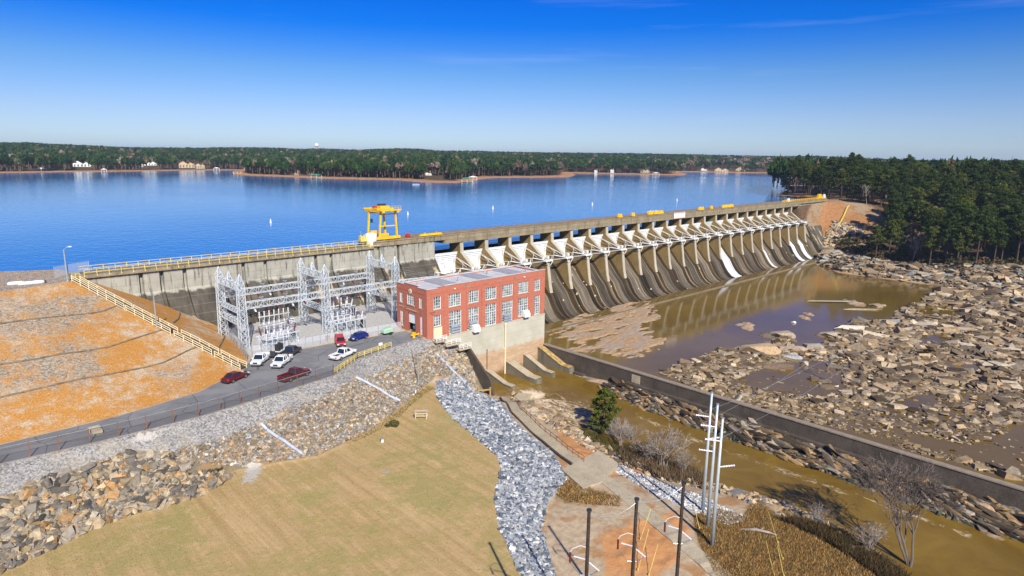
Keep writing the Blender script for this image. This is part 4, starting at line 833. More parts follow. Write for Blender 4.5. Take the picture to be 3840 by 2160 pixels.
# stepped landing with white railings down the front of the powerhouse
for k, (a, b_, z) in enumerate(((77.5, 80.2, -.75), (80.2, 84.0, -2.1), (83.7, 86.9, -3.7))):
    t = empty('landing', (a, 104.6, z)); m_ = MB(); m_.box(0, -.3, -.3, b_-a, 1.65, 0); m_.build('slab', M['padconc'], t)
    for q in range(4): m_ = MB(); m_.beam(((b_-a)*q/3, -.3, 0), ((b_-a)*q/3, -.3, 1.1), .09); m_.build('post', M['white'], t)
    for r_ in (.4, .75, 1.1): m_ = MB(); m_.beam((0, -.3, r_), (b_-a, -.3, r_), .08); m_.build('rail', M['white'], t)
    tag(t, ('top concrete landing with white railing at the brick corner', 'middle concrete landing with white railing against the powerhouse base', 'lowest concrete landing with white railing above the rock slope')[k], 'landing', 'landings stepping down beside the powerhouse')
wl = MB(); wl.prism([(106.3, -3.6), (105.2, -4.0), (98.0, -9.6), (97.0, -12.6), (97, -15), (106.3, -15)], 86.9, 87.4); o = wl.build('wing_wall', M['wallconc']); tag(o, 'dark sloping wing wall between the rock slope and the tailrace', 'wall')
ws = MB(); p0, p1 = g(*zz(15, 250, 745), -12.2), g(*zz(15, 370, 735), -12.2)
for pz in (-12.8, -11.4): ws.beam((p0[0], p0[1], pz), (p1[0], p1[1], pz), .25)
ws.beam((p0[0], p0[1], -13.5), (p0[0], p0[1], -10.6), .3); ws.beam((p1[0], p1[1], -13.5), (p1[0], p1[1], -10.9), .3); ws.beam((p0[0]+.3, p0[1]+3, -11.4), (p0[0], p0[1], -11.4), .25); o = ws.build('intake_frame', flat('ochre_concrete', (.42,.27,.10), .9)); tag(o, 'small ochre concrete frame at the water beside the first pier', 'frame')
# training wall
tw = empty('training_wall', (112.4, 106, -15)); tw_m = MB()
tw_m.prism([(111.9, -15), (111.9, -11.5), (112.05, -8.6), (112.95, -8.6), (113.3, -15)], -60, 106.3, 'y'); o = tw_m.build('wall_body', M['wallconc'], tw); o.matrix_parent_inverse = Matrix.Translation(-Vector((112.4, 106, -15)))
m_ = MB(); m_.box(111.9, -60, -8.6, 113.05, 106.3, -8.38); o = m_.build('coping', flat('pale_coping', (.27,.22,.17), .9), tw); o.matrix_parent_inverse = Matrix.Translation(-Vector((112.4, 106, -15)))
m_ = MB(); m_.box(111.0, 20, -15, 111.92, 80, -11.0); m_.box(110.6, 92, -15, 111.92, 106, -12.6); o = m_.build('footing', M['wallconc'], tw); o.matrix_parent_inverse = Matrix.Translation(-Vector((112.4, 106, -15)))
m_ = MB(); q = gy(*zz(15, 1930, 560), 1); 
yy = g(*zz(15, 1930, 560), -10)[1]; m_.box(111.86, yy-1.1, -10.9, 111.95, yy+1.1, -9.1); o = m_.build('light_patch', M['padconc'], tw); o.matrix_parent_inverse = Matrix.Translation(-Vector((112.4, 106, -15)))
tag(tw, 'long dark stained training wall dividing the river channel from the rocky pool', 'wall')
# ------------------------------------------------------------ switchyard
def lat_col(mb, x, y, z0, z1, w, w1=None, n=9, peak=0):
    w1 = w1 or w; L = []
    for sx, sy in ((-1,-1),(1,-1),(1,1),(-1,1)): L.append([Vector((x+sx*(w+(w1-w)*k/n)/2, y+sy*(w+(w1-w)*k/n)/2, z0+(z1-z0)*k/n)) for k in range(n+1)])
    for q in L: mb.beam(q[0], q[-1], .12)
    for i in range(4):
        A = L[i]; B = L[(i+1) % 4]
        for k in range(n):
            mb.beam(A[k], B[k+1], .055); mb.beam(B[k], A[k+1], .055); mb.beam(A[k+1], B[k+1], .055)
    if peak:
        top = Vector((x, y, z1+peak))
        for q in L: mb.beam(q[-1], top, .11)
        for i in range(4):
            a = L[i][-1].lerp(top, .4); b_ = L[(i+1) % 4][-1].lerp(top, .4); mb.beam(a, b_, .07); mb.beam(L[i][-1], b_, .06)
def lat_beam(mb, a, b_, w, h, n):
    a = Vector(a); b_ = Vector(b_); d = (b_-a).normalized(); r = d.cross(Vector((0,0,1))).normalized()*(w/2); u = Vector((0,0,h/2)); L = []
    for s, t_ in ((-1,-1),(1,-1),(1,1),(-1,1)): L.append([a.lerp(b_, k/n)+r*s+u*t_ for k in range(n+1)])
    for q in L: mb.beam(q[0], q[-1], .11)
    for i in range(4):
        A = L[i]; B = L[(i+1) % 4]
        for k in range(n):
            if (k+i) % 2: mb.beam(A[k], B[k+1], .06)
            else: mb.beam(B[k], A[k+1], .06)
            mb.beam(A[k], B[k], .06)
FX = (45.0, 62.6, 80.0)
names = ('white lattice gantry nearest the orange embankment', 'white lattice gantry in the middle of the switchyard', 'white lattice gantry nearest the powerhouse')
for X, lab in zip(FX, names):
    t = empty('lattice_gantry', (X, 128.5, .1))
    for yy in (-5.5, 5.5):
        m_ = MB(); lat_col(m_, 0, yy, 0, 12.9, 1.5, 1.15, 10, 1.9); m_.build('lattice_column', M['steelwhite'], t)
    m_ = MB(); lat_beam(m_, (0, -5.2, 12.2), (0, 5.2, 12.2), 1.0, 1.3, 8); lat_col(m_, 0, 0, 12.8, 12.9, .9, .9, 1, 1.7); m_.build('top_truss', M['steelwhite'], t)
    m_ = MB(); lat_beam(m_, (0, -5.2, 5.0), (0, 5.2, 5.0), .9, 1.0, 8); m_.build('lower_truss', M['steelwhite'], t)
    if X < 60: m_ = MB(); lat_beam(m_, (0, -5.2, 7.2), (0, 5.2, 7.2), .6, .8, 8); m_.build('middle_truss', M['steelwhite'], t)
    tag(t, lab, 'lattice gantry', 'white lattice gantries in the switchyard')
for (a, b_, y, lab) in ((FX[0], FX[1], 123, 'front white truss between the first two gantries'), (FX[1], FX[2], 123, 'front white truss between the middle gantry and the powerhouse side gantry'), (FX[0], FX[1], 134, 'rear white truss between the first two gantries'), (FX[1], FX[2], 134, 'rear white truss between the middle gantry and the powerhouse side gantry')):
    z = 8.6 if y == 123 else 9.0
    t = empty('lattice_truss', ((a+b_)/2, y, z)); L = (b_-a)/2-.6; m_ = MB(); lat_beam(m_, (-L, 0, 0), (L, 0, 0), 1.0, 1.25, 14); m_.build('truss', M['steelwhite'], t)
    for k in range(6):
        x = -L+2*L*(k+.7)/6.4; m_ = MB(); m_.tube([(x, 0, -.65), (x+.25, -.3, -1.5)], .12, 8)
        for q in range(5): m_.tube([(x+.05*q, -.06*q, -.75-.15*q), (x+.05*q+.02, -.06*q, -.8-.15*q)], .2, 8)
        m_.build('insulator_string', M['ins_brown'] if k % 3 else M['ins_white'], t)
    m_ = MB()
    for k in range(3): x = -L*.6+L*.6*k; m_.box(x-.06, -.5, .62, x+.06, .5, 1.3); m_.box(x-.5, -.06, 1.2, x+.5, .06, 1.32)
    m_.build('disconnect_switch', M['galv'], t)
    tag(t, lab, 'truss', 'horizontal white trusses of the switchyard')
m_ = MB(); lat_beam(m_, (80.6, 123, 8.6), (90, 119.6, 9.0), .9, 1.2, 8); o = m_.build('lattice_truss', M['steelwhite']); tag(o, 'short white truss running from the last gantry behind the powerhouse', 'truss')
def breaker(x, y, rz, lab, variant=0):
    t = empty('circuit_breaker_bank', (x, y, .1), rz)
    for sx in (-3.4, -1.1, 1.1, 3.4):
        for sy in (-1.2, 1.2): m_ = MB(); m_.beam((sx, sy, 0), (sx, sy, 2.5), .16); m_.build('leg', M['steelwhite'], t)
    m_ = MB()
    for sy in (-1.2, 1.2): m_.beam((-4, sy, 2.55), (4, sy, 2.55), .16, .22)
    for sx in (-3.4, -1.1, 1.1, 3.4): m_.beam((sx, -1.2, 2.5), (sx, 1.2, 2.5), .14); m_.beam((sx, -1.2, .3), (sx, 1.2, 2.4), .07)
    m_.build('steel_frame', M['steelwhite'], t)
    for i, sx in enumerate((-3.0, -1.5, 0, 1.5, 3.0)):
        for sy in (-1.0, 1.0):
            lean = (sx*.09, sy*.18); m_ = MB(); a = Vector((sx, sy, 2.65)); b_ = a+Vector((lean[0], lean[1]*1.2, 1.7)); m_.tube([a, b_], .09, 8)
            for q in range(6): c = a.lerp(b_, .1+.15*q); m_.tube([c, c+Vector((0, 0, .07))], .19, 8)
            m_.build('bushing', M['ins_white'] if (i+variant) % 4 else M['ins_brown'], t)
    for sx in (-2.2, 0, 2.2): m_ = MB(); m_.tube([(sx, -.9, 1.5), (sx, .9, 1.5)], .48, 14); m_.box(sx-.35, -.3, .15, sx+.35, .3, 1.1); m_.build('breaker_tank', M['galv'], t)
    m_ = MB(); m_.box(3.7, -.4, .0, 4.4, .4, 1.7); m_.build('control_box', M['dark'] if variant else M['galv'], t)
    m_ = MB()
    for sy in (-1.35, 0, 1.35): m_.tube([(-3.3, sy*1.1, 4.4), (0, sy*1.2, 4.25), (3.3, sy*1.1, 4.4)], .05, 6)
    m_.build('busbar', M['chrome'], t)
    tag(t, lab, 'circuit breaker', 'switchgear banks in the yard')
q = g(*zz(2, 640, 1010), 1); breaker(50.6, 120.2, .15, 'white switchgear bank beside the parked pickups, below the first gantry'); q = g(*zz(2, 1460, 880), 1); breaker(q[0]+.2, q[1]+.4, .12, 'white switchgear bank behind the red and blue cars', 1)
breaker(70.5, 133.0, .0, 'white switchgear bank at the back of the yard near the dam foot', 2)
def posts(x, y, n, lab, hh=3.6):
    t = empty('insulator_rack', (x, y, .1))
    for i in range(n):
        m_ = MB(); m_.beam((i*1.1, 0, 0), (i*1.1, 0, hh-1.2), .13); m_.build('post', M['steelwhite'], t)
        m_ = MB(); m_.tube([(i*1.1, 0, hh-1.2), (i*1.1, 0, hh)], .08, 8)
        for k in range(5): m_.tube([(i*1.1, 0, hh-1.1+.22*k), (i*1.1, 0, hh-1.04+.22*k)], .17, 8)
        m_.build('insulator', M['ins_white'], t)
    m_ = MB(); m_.beam((-.3, 0, hh-1.25), ((n-1)*1.1+.3, 0, hh-1.25), .16); m_.build('cross_beam', M['steelwhite'], t); tag(t, lab, 'insulator rack', 'racks of standing insulators in the yard')
a_ = g(*zz(2, 500, 1075), .1); posts(47.4, 118.0, 5, 'insulator rack closest to the white pickups'); posts(64.4, 125.8, 6, 'insulator rack beside the foot of the middle gantry'); posts(51.0, 127.9, 5, 'insulator rack in the shade behind the first switchgear bank', 3.8); posts(54, 137.5, 7, 'long insulator rack close to the dam foot on the left', 3.2)
def cabinet(x, y, sz, mat, lab, name='equipment_cabinet'):
    t = empty(name, (x, y, .1)); a, b_, c = sz; m_ = MB(); m_.box(-a/2-.1, -b_/2-.1, 0, a/2+.1, b_/2+.1, .15); m_.build('plinth', M['padconc'], t); m_ = MB(); m_.box(-a/2, -b_/2, .15, a/2, b_/2, c); m_.build('housing', mat, t)
    m_ = MB(); m_.box(-a/2-.08, -b_/2-.08, c, a/2+.08, b_/2+.08, c+.1); m_.build('lid', M['galv'], t); m_ = MB()
    for k in (-.25, .25): m_.box(a*k-.02, -b_/2-.03, .3, a*k+.02, -b_/2-.004, c-.2)
    m_.build('door_seam', M['dark'], t); tag(t, lab, 'cabinet')
q = g(*zz(2, 888, 865), 0); cabinet(q[0], q[1], (1.3, 1.2, 1.9), M['white'], 'white cabinet standing near the dam foot between the first two gantries'); q = g(*zz(2, 900, 985), 0); cabinet(q[0], q[1], (1.1, .8, 1.7), M['dark'], 'dark cabinet with white stripes right of the first switchgear bank')
q = g(*zz(2, 950, 1030), 0); cabinet(q[0], q[1], (.6, .5, 1.2), M['ins_white'], 'small pale cabinet at the yard fence corner'); q = g(*zz(2, 1300, 1020), 0); cabinet(q[0]-.6, q[1]+.5, (.7, .6, 1.0), flat('tan_box', (.5, .32, .16), .8), 'small tan box beside the yard fence behind the red pickup')
# rear and side chain link
def chainfence(name, pts, h, n_each, mat, pm, lab, grp=None, top=True, pw=.08):
    t = empty(name, pts[0]); O = Vector(pts[0]); m_ = MB()
    for a, b_ in zip(pts[:-1], pts[1:]):
        A = Vector(a)-O; B = Vector(b_)-O
        m_.add([A, B, B+Vector((0, 0, h)), A+Vector((0, 0, h))], [(0, 1, 2, 3)])
    m_.build('mesh', mat, t, norm=False)
    rr = MB()
    for (a, b_), n in zip(zip(pts[:-1], pts[1:]), n_each):
        A = Vector(a)-O; B = Vector(b_)-O
        if top: rr.beam(A+Vector((0, 0, h)), B+Vector((0, 0, h)), .05)
        for i in range(n): p = A.lerp(B, i/n); k_ = MB(); k_.beam(p, p+Vector((0, 0, h+.05)), pw); k_.build('post', pm, t)
    p = Vector(pts[-1])-O; k_ = MB(); k_.beam(p, p+Vector((0, 0, h+.05)), pw); k_.build('post', pm, t)
    if top: rr.build('top_rail', mat if False else M['galv'], t)
    tag(t, lab, 'fence', grp); return t
zs = lambda p: (p[0], p[1], 0.03)
chainfence('chain_link_fence', [zs(g(*zz(2, 500, 1163))), zs(g(*zz(2, 960, 1094))), zs(g(*zz(2, 1330, 1024))), zs(g(*zz(2, 1650, 974))), (75.6, 114.4, .03)], 2.0, (5, 5, 4, 3), M['chainpale'], M['galv'], 'pale chain link fence between the switchyard and the road')
chainfence('chain_link_fence', [(46.9, 141.5, 0.2), (45.2, 131, .1), (43.6, 121, .1), (42.5, 115.5, .1)], 2.4, (4, 4, 3), M['chainpale'], M['galv'], 'grey chain link fence along the embankment side of the switchyard')
# ------------------------------------------------------------ fence along the road
rf = [(p[0], p[1]+.05, .03) for p in ROAD_LOW[:6]]; rf[0] = (-20, 96.4, .03)
edge = rf+[(p[0], p[1]+.1, .03) for p in ROAD_LOW[6:7]]
tot = []; 
for a, b_ in zip(edge[:-1], edge[1:]): tot.append(max(1, round((Vector(b_)-Vector(a)).length/3.3)))
chainfence('roadside_fence', edge, 1.95, tot, M['chain'], M['rust'], 'dark chain link fence with rusty posts along the lower edge of the road', pw=.11)
e2 = [(p[0], p[1]+.1, .03) for p in ROAD_LOW[6:]]
railing('guard_rail', e2[0], e2[1], 7, h=1.1, rails=(.45, .78, 1.08), mat=M['yrail'], w=.1, lab='yellow pipe railing at the road edge behind the white pickup', grp='yellow railings by the road')
railing('guard_rail', e2[1], e2[2], 5, h=1.1, rails=(.45, .78, 1.08), mat=M['yrail'], w=.1, lab='yellow pipe railing at the road edge nearest the powerhouse door', grp='yellow railings by the road')
q = g(*zz(2, 2125, 985), 0); t = empty('hydrant_valve', (q[0], q[1], .05)); m_ = MB(); m_.tube([(0, 0, 0), (0, 0, .9)], .3, 12); m_.tube([(0, 0, .9), (0, 0, 1.15)], .42, 12); m_.build('body', M['yellow'], t); m_ = MB(); m_.tube([(-.7, 0, .6), (.7, 0, .6)], .16, 10); m_.tube([(.9, -.1, .6), (1.3, .1, .6)], .22, 8); m_.build('pipe', M['yellow'], t); tag(t, 'bright yellow valve at the end of the yellow railing by the powerhouse', 'valve')
q = g(*zz(2, 1790, 1090), 0); m_ = MB(); m_.box(-.4, -.1, .5, .4, .1, 1.1); m_.box(-.03, -.05, 0, .03, .05, .5); o = m_.build('small_sign', M['white']); o.location = (q[0], q[1], .03); tag(o, 'little white notice hanging on the yellow railing', 'sign')
# ------------------------------------------------------------ embankment features
A = Vector((21.9, 142.0, 13.7)); B = Vector((40.2, 111.2, .1)); dd = (B-A); side = Vector((dd.y, -dd.x, 0)).normalized()
def on(p): return Vector((p.x, p.y, hz(p.x, p.y)))
cuts = ((0, .325), (.335, .60), (.622, .84), (.855, 1.0))
labs = ('top flight of the cream railed stair down the orange embankment', 'second flight of the cream railed stair on the orange embankment', 'third flight of the cream railed stair, above the red sedan', 'short bottom flight of the cream railed stair ending at the road')
for (a, b_), lab in zip(cuts, labs):
    p0 = A+dd*a; p1 = A+dd*b_; o3 = on(p0); t = empty('embankment_stair', o3); n = max(6, int((p1-p0).length/.9)); tr = MB()
    for k in range(n*2):
        f = k/(n*2); q = p0.lerp(p1, f); z = hz(q.x, q.y)+.12; q2 = p0.lerp(p1, (k+1)/(n*2)); m0 = Vector((q.x, q.y, z))-o3; m1 = Vector((q2.x, q2.y, z))-o3; tr.beam(m0, m1, 1.5, .14)
    tr.build('tread', M['wallconc'], t)
    np_ = max(3, int((p1-p0).length/1.9)); rl = MB()
    for s in (-.85, .85):
        prev = None
        for k in range(np_+1):
            q = p0.lerp(p1, k/np_)+side*s; z = hz(q.x, q.y); c = Vector((q.x, q.y, z))-o3; pm_ = MB(); pm_.beam(c-Vector((0, 0, .2)), c+Vector((0, 0, 1.15)), .11); pm_.build('post', M['cream'], t)
            if prev is not None:
                for r_ in (.25, .7, 1.1): rl.beam(prev+Vector((0, 0, r_)), c+Vector((0, 0, r_)), .1)
            prev = c
    rl.build('handrail', M['cream'], t); tag(t, lab, 'stair', 'flights of the embankment stair')
def gutter(P, lab, w=.3, z=6):
    pts = []
    for (x, y) in P:
        q = gg(x, y, z); pts.append((q[0], q[1], hz(q[0], q[1])+.06))
    fine = []
    for a, b_ in zip(pts[:-1], pts[1:]):
        for k in range(8): p = Vector(a).lerp(Vector(b_), k/8); fine.append((p.x, p.y, hz(p.x, p.y)+.06))
    fine.append(pts[-1]); m_ = MB(); m_.tube(fine, w/2, 6); o = m_.build('drain_gutter', M['gut']); tag(o, lab, 'drain gutter', 'grey drain gutters winding across the orange embankment')
M['gut'] = flat('gutter_dark', (.20,.155,.10), .9, var=.3)
Z1 = lambda *l: [zz(1, *q) for q in l]; Z11 = lambda *l: [zz(11, *q) for q in l]
gutter(Z1((-20,850),(250,810),(620,770),(930,740),(1050,715),(1190,655)), 'uppermost curved gutter left of the stair on the embankment', z=8)
gutter(Z1((-20,1260),(400,1195),(800,1130),(1100,1080),(1400,980),(1640,905)), 'middle curved gutter left of the stair on the embankment', z=5)
gutter(Z11((-20,520),(500,400),(1000,300),(1450,215),(1640,165),(1800,90),(1985,5)), 'lowest and longest gutter crossing the embankment above the red sedan', z=3)
gutter(Z1((1740,840),(1800,790),(1810,740),(1770,680)), 'short curved gutter right of the stair near the dam wall', z=4); gutter(Z1((2200,1090),(2260,980),(2250,930),(2100,790)), 'gutter at the switchyard side of the embankment', z=1.5)
def pole(name, base, h, lab, arm=None, mat='galv', r=.1, cat='lamp post'):
    t = empty(name, base); m_ = MB(); m_.tube([(0, 0, 0), (0, 0, h)], [r, r*.7], 8); m_.build('shaft', M[mat], t)
    if arm: m_ = MB(); m_.tube([(0, 0, h-.1), (arm[0]*.5, arm[1]*.5, h+.35), (arm[0], arm[1], h+.5)], .06, 6); h2 = m_.build('arm', M[mat], t); m_ = MB(); m_.box(arm[0]-.15, arm[1]-.15, h+.4, arm[0]+.4, arm[1]+.15, h+.58); m_.build('lamp_head', M['ins_white'], h2)
    m_ = MB(); m_.tube([(0, 0, 0), (0, 0, .2)], r*2, 8); m_.build('base_plate', M['galv'], t); tag(t, lab, cat); return t
q = g(*zz(1, 682, 415), 13.8); pole('lamp_post', (q[0], q[1], 13.75), 6.0, 'lone lamp post on the embankment crest beside the lake', (.8, -.3), r=.16)
q = gg(*zz(1, 1578, 880), 5); pole('grey_pole', (q[0], q[1], q[2]), 6.2, 'plain grey pole beside the stair on the orange embankment', cat='pole', r=.13)
q = gg(1052, 967, -6.5); pole('grey_pole', q, 9.4, 'tall thin grey pole at the tip of the brown lawn', cat='pole', r=.11)
# gate and fence at the stair head
chainfence('chain_link_gate', [(21.6, 147.2, 13.8), (25.5, 149.2, 13.8)], 2.3, (2,), M['chainpale'], M['galv'], 'pale chain link gate at the left end of the dam crest')
chainfence('chain_link_gate', [(19.2, 145.6, 13.8), (21.6, 147.2, 13.8)], 2.3, (1,), M['chainpale'], M['galv'], 'short chain link panel beside the lamp post end of the crest')
railing('stair_head_rail', (20.7, 142.6, 13.8), (22.9, 143.8, 13.6), 3, rails=(.5, .8, 1.1), mat=M['yrail'], w=.14, lab='yellow railing at the head of the embankment stair')
for i, (a, b_, lab) in enumerate(((165, 455, 'leftmost small white float lying on the gravel crest'), (270, 455, 'middle and largest white float lying on the gravel crest'), (370, 445, 'rightmost small white float lying on the gravel crest'))):
    q = g(*zz(1, a, b_), 13.8); t = empty('white_float', (q[0], q[1]+.6, 13.72)); m_ = MB(); L = 1.2; m_.tube([(-L, 0, .32), (-L*.7, 0, .35), (L*.7, 0, .35), (L, 0, .32)], [.22, .34, .34, .2], 10); m_.build('hull', M['white'], t); m_ = MB(); m_.tube([(L, 0, .32), (L+.35, 0, .3)], .26, 8); m_.build('dark_cap', M['dark'], t); tag(t, lab, 'float', 'white floats on the crest')
# downpipes on the rock slopes
def pipe(P, lab, z, name='drain_pipe', mat='galvp', w=.5):
    a = gg(*P[0], z); b_ = gg(*P[1], z-5); t = empty(name, (a[0], a[1], a[2])); O = Vector(t.location); fine = []
    for k in range(15): p = Vector(a).lerp(Vector(b_), k/14); fine.append(Vector((p.x, p.y, max(hz(p.x, p.y)+.35, p.z+.1)))-O)
    m_ = MB(); m_.tube(fine, w/2, 10); m_.build('pipe_run', M[mat], t)
    for k in (2, 6, 10): m_ = MB(); m_.tube([fine[k], fine[k].lerp(fine[k+1], .25)], w/2*1.25, 10); m_.build('collar', M['galv'], t)
    m_ = MB(); c = fine[0]; m_.box(c.x-.4, c.y-.1, c.z-.3, c.x+.4, c.y+.5, c.z+.25); m_.build('inlet', M['padconc'], t); tag(t, lab, 'pipe', 'long grey drain pipes on the rock slope' if name == 'drain_pipe' else None)
M['galvp'] = flat('pale_pipe', (.46,.50,.60), .5, .15)
pipe(((1097,893),(1170,966)), 'pale drain pipe closest to the powerhouse wall', -2); pipe(((895,953),(1006,1012)), 'pale drain pipe in the middle of the rock slope', -3); pipe(((657,1071),(762,1147)), 'pale drain pipe at the left, above the white gravel patch', -4)
pipe(((1071,893),(1100,932)), 'short rusty brown pipe left of the pale pipe by the powerhouse', -2, 'rusty_pipe', 'rust', .16)
# picnic frame on the lawn
q = gg(1060, 1050, -7); t = empty('timber_frame', (q[0], q[1], q[2]), radians(-42))
for sx in (-.95, .95):
    for sy in (-.65, .65): m_ = MB(); m_.beam((sx, sy, -.1), (sx, sy, .95), .16); m_.build('leg', M['timber'], t)
m_ = MB()
for sy in (-.65, .65): m_.beam((-1.15, sy, 1.0), (1.15, sy, 1.0), .22, .14)
for sx in (-.95, .95): m_.beam((sx, -.53, 1.0), (sx, .53, 1.0), .22, .13)
m_.build('top_frame', M['timber'], t); m_ = MB(); m_.beam((-.86, -.66, .55), (.86, -.66, .55), .1, .14); m_.build('lower_rail', M['timber'], t); tag(t, 'pale open timber frame standing near the tip of the brown lawn', 'frame')
q = gg(962, 1112, -7); t = empty('white_marker', q); m_ = MB(); m_.tube([(0, 0, 0), (0, 0, .55)], .22, 10); m_.build('post', M['white'], t); m_ = MB(); m_.tube([(0, 0, .55), (0, 0, .68)], .28, 10); m_.build('cap', M['galv'], t); tag(t, 'small white marker standing alone on the lawn', 'marker')
q = gg(*zz(14, 1305, 395), -7); m_ = MB(); m_.tube([(0, 0, -.1), (0, 0, .04)], .55, 12); o = m_.build('manhole_cover', M['padconc']); o.location = q; tag(o, 'flat round concrete cover in the middle of the lawn', 'cover')
q = g(*zz(11, 985, 870), 0); t = empty('concrete_box', (q[0], q[1], .03)); m_ = MB(); m_.box(-.7, -.6, 0, .5, .5, .5); m_.build('lower_block', M['padconc'], t); m_ = MB(); m_.box(-1.0, .5, .6, .4, .8, .85); m_.box(-.9, .55, 0, -.8, .7, .6); m_.box(.2, .55, 0, .3, .7, .6); m_.build('bench_slab', M['padconc'], t); tag(t, 'pale concrete block and bench at the roadside fence', 'block')
q = gg(*zz(13, 1590, 490), -6); t = empty('white_pipe_stub', q); m_ = MB(); m_.tube([(-.5, 0, .15), (.4, .1, .2), (.5, .1, .9)], .12, 8); m_.build('stub', M['white'], t); tag(t, 'small bent white pipe stub at the tip of the lawn', 'pipe')
# ------------------------------------------------------------ lower path, pad, poles
pth = MB()
pl_ = [gg(*p, -9) for p in ((1272,1003),(1300,1040),(1345,1085),(1400,1130),(1455,1170))]
def strip(name, pts, w, mat, zo=.12, th=.25):
    m_ = MB(); fine = []
    for a, b_ in zip(pts[:-1], pts[1:]):
        for k in range(8): fine.append(Vector(a).lerp(Vector(b_), k/8))
    fine.append(Vector(pts[-1])); secs = []
    for i, p in enumerate(fine):
        d = (fine[min(i+1, len(fine)-1)]-fine[max(i-1, 0)]); d.z = 0; d.normalize(); n_ = Vector((d.y, -d.x, 0))*w/2; z = max(hz(p.x, p.y), hz(p.x+n_.x, p.y+n_.y), hz(p.x-n_.x, p.y-n_.y))+zo; a = p-n_; b_ = p+n_
        secs.append([(a.x, a.y, z-th), (b_.x, b_.y, z-th), (b_.x, b_.y, z), (a.x, a.y, z)])
    m_.loft(secs); return m_.build(name, mat), fine
pathlow, fine = strip('walkway_path', pl_, 1.9, M['padconc'], .25, .5); struct(pathlow)
t = empty('path_railing', fine[0]); O = fine[0]; rr = MB(); prev = None
for i in range(0, len(fine), 2):
    p = fine[i]; d = (fine[min(i+1, len(fine)-1)]-fine[max(i-1, 0)]).normalized(); n_ = Vector((-d.y, d.x, 0))*1.0; c = p+n_; c.z = hz(p.x, p.y)+.2; c = c-O; m_ = MB(); m_.beam(c, c+Vector((0, 0, 1.1)), .07); m_.build('post', M['rust'], t)
    if prev is not None:
        for r_ in (.55, 1.08): rr.beam(prev+Vector((0, 0, r_)), c+Vector((0, 0, r_)), .06)
    prev = c
rr.build('rail', M['rust'], t); tag(t, 'thin brown pipe railing along the riverside concrete walkway', 'railing')
t = empty('path_kerb_wall', fine[0]); m_ = MB(); O = fine[0]
for a, b_ in zip(fine[:-1], fine[1:]):
    d = (b_-a).normalized(); n_ = Vector((d.y, -d.x, 0))*1.15; pa = a+n_; pb = b_+n_; m_.beam(Vector((pa.x, pa.y, hz(a.x, a.y)+.35))-O, Vector((pb.x, pb.y, hz(b_.x, b_.y)+.35))-O, .3, .5)
m_.build('kerb', M['wallconc'], t); tag(t, 'low dark wall between the riverside walkway and the blue grey stone apron', 'wall')
padc = [gg(*zz(16, *q), -8.8) for q in ((560,400),(920,265),(1110,375),(1040,430),(960,505),(765,580))]; zp = max(p[2] for p in padc)+.12
m_ = MB(); m_.prism([(p[0], p[1]) for p in padc], zp-.9, zp, 'z'); o = m_.build('concrete_pad', M['padconc']); struct(o)
p2, _ = strip('concrete_path', [gg(*zz(16, *q), -8.7) for q in ((980,470),(1200,640),(1500,890),(1800,1140),(2050,1350),(2200,1480))], 2.3, M['padconc'], .06, .3); struct(p2)
# three silver poles with cross arms
SP = [((1970,790), 988), ((2020,960), 1017), ((2065,1145), 1052)]
tops = []
for i, ((a, b_), ty) in enumerate(SP):
    q = gg(*zz(16, a, b_), -8.6); bestz = min((abs(proj(np.array([[q[0], q[1], z]]))[0, 1]-ty), z) for z in np.arange(0, 14, .05))[1]
    t = empty('steel_pole', q); h = bestz-q[2]; m_ = MB(); m_.tube([(0, 0, -.5), (0, 0, h)], [.25, .14], 14); m_.build('shaft', M['galvpole'] if 'galvpole' in M else M.setdefault('galvpole', flat('galvanised_pole', (.50,.57,.60), .4, .3, .08)), t, smooth=True)
    for (dz, s) in (((-3.4, -1), (-6.5, 1)), ((-3.0, -1), (-6.3, -1)), ((-2.9, -1), (-6.2, 1)))[i]:
        m_ = MB(); e = (s*-.0+(-1.5*s)*-.0+1.9*s*.72, -1.9*s*.69, h+dz+.25); m_.tube([(0, 0, h+dz), e], .07, 8)
        for k in range(5): p = Vector((0, 0, h+dz)).lerp(Vector(e), .3+.16*k); m_.tube([p, p+(Vector(e)-Vector((0, 0, h+dz))).normalized()*.1], .13, 8)
        m_.build('post_insulator', M['ins_white'], t)
        tops.append((Vector(q)+Vector(e)))
    m_ = MB(); m_.tube([(0, 0, h), (0, 0, h+.08)], .2, 12); m_.build('cap', M['galv'], t)
    tag(t, ('farthest of the three tall silver poles, its base beside the pale gravel', 'middle of the three tall silver poles by the river', 'nearest of the three tall silver poles, its base in the rusty grass')[i], 'utility pole', 'tall silver poles by the river')
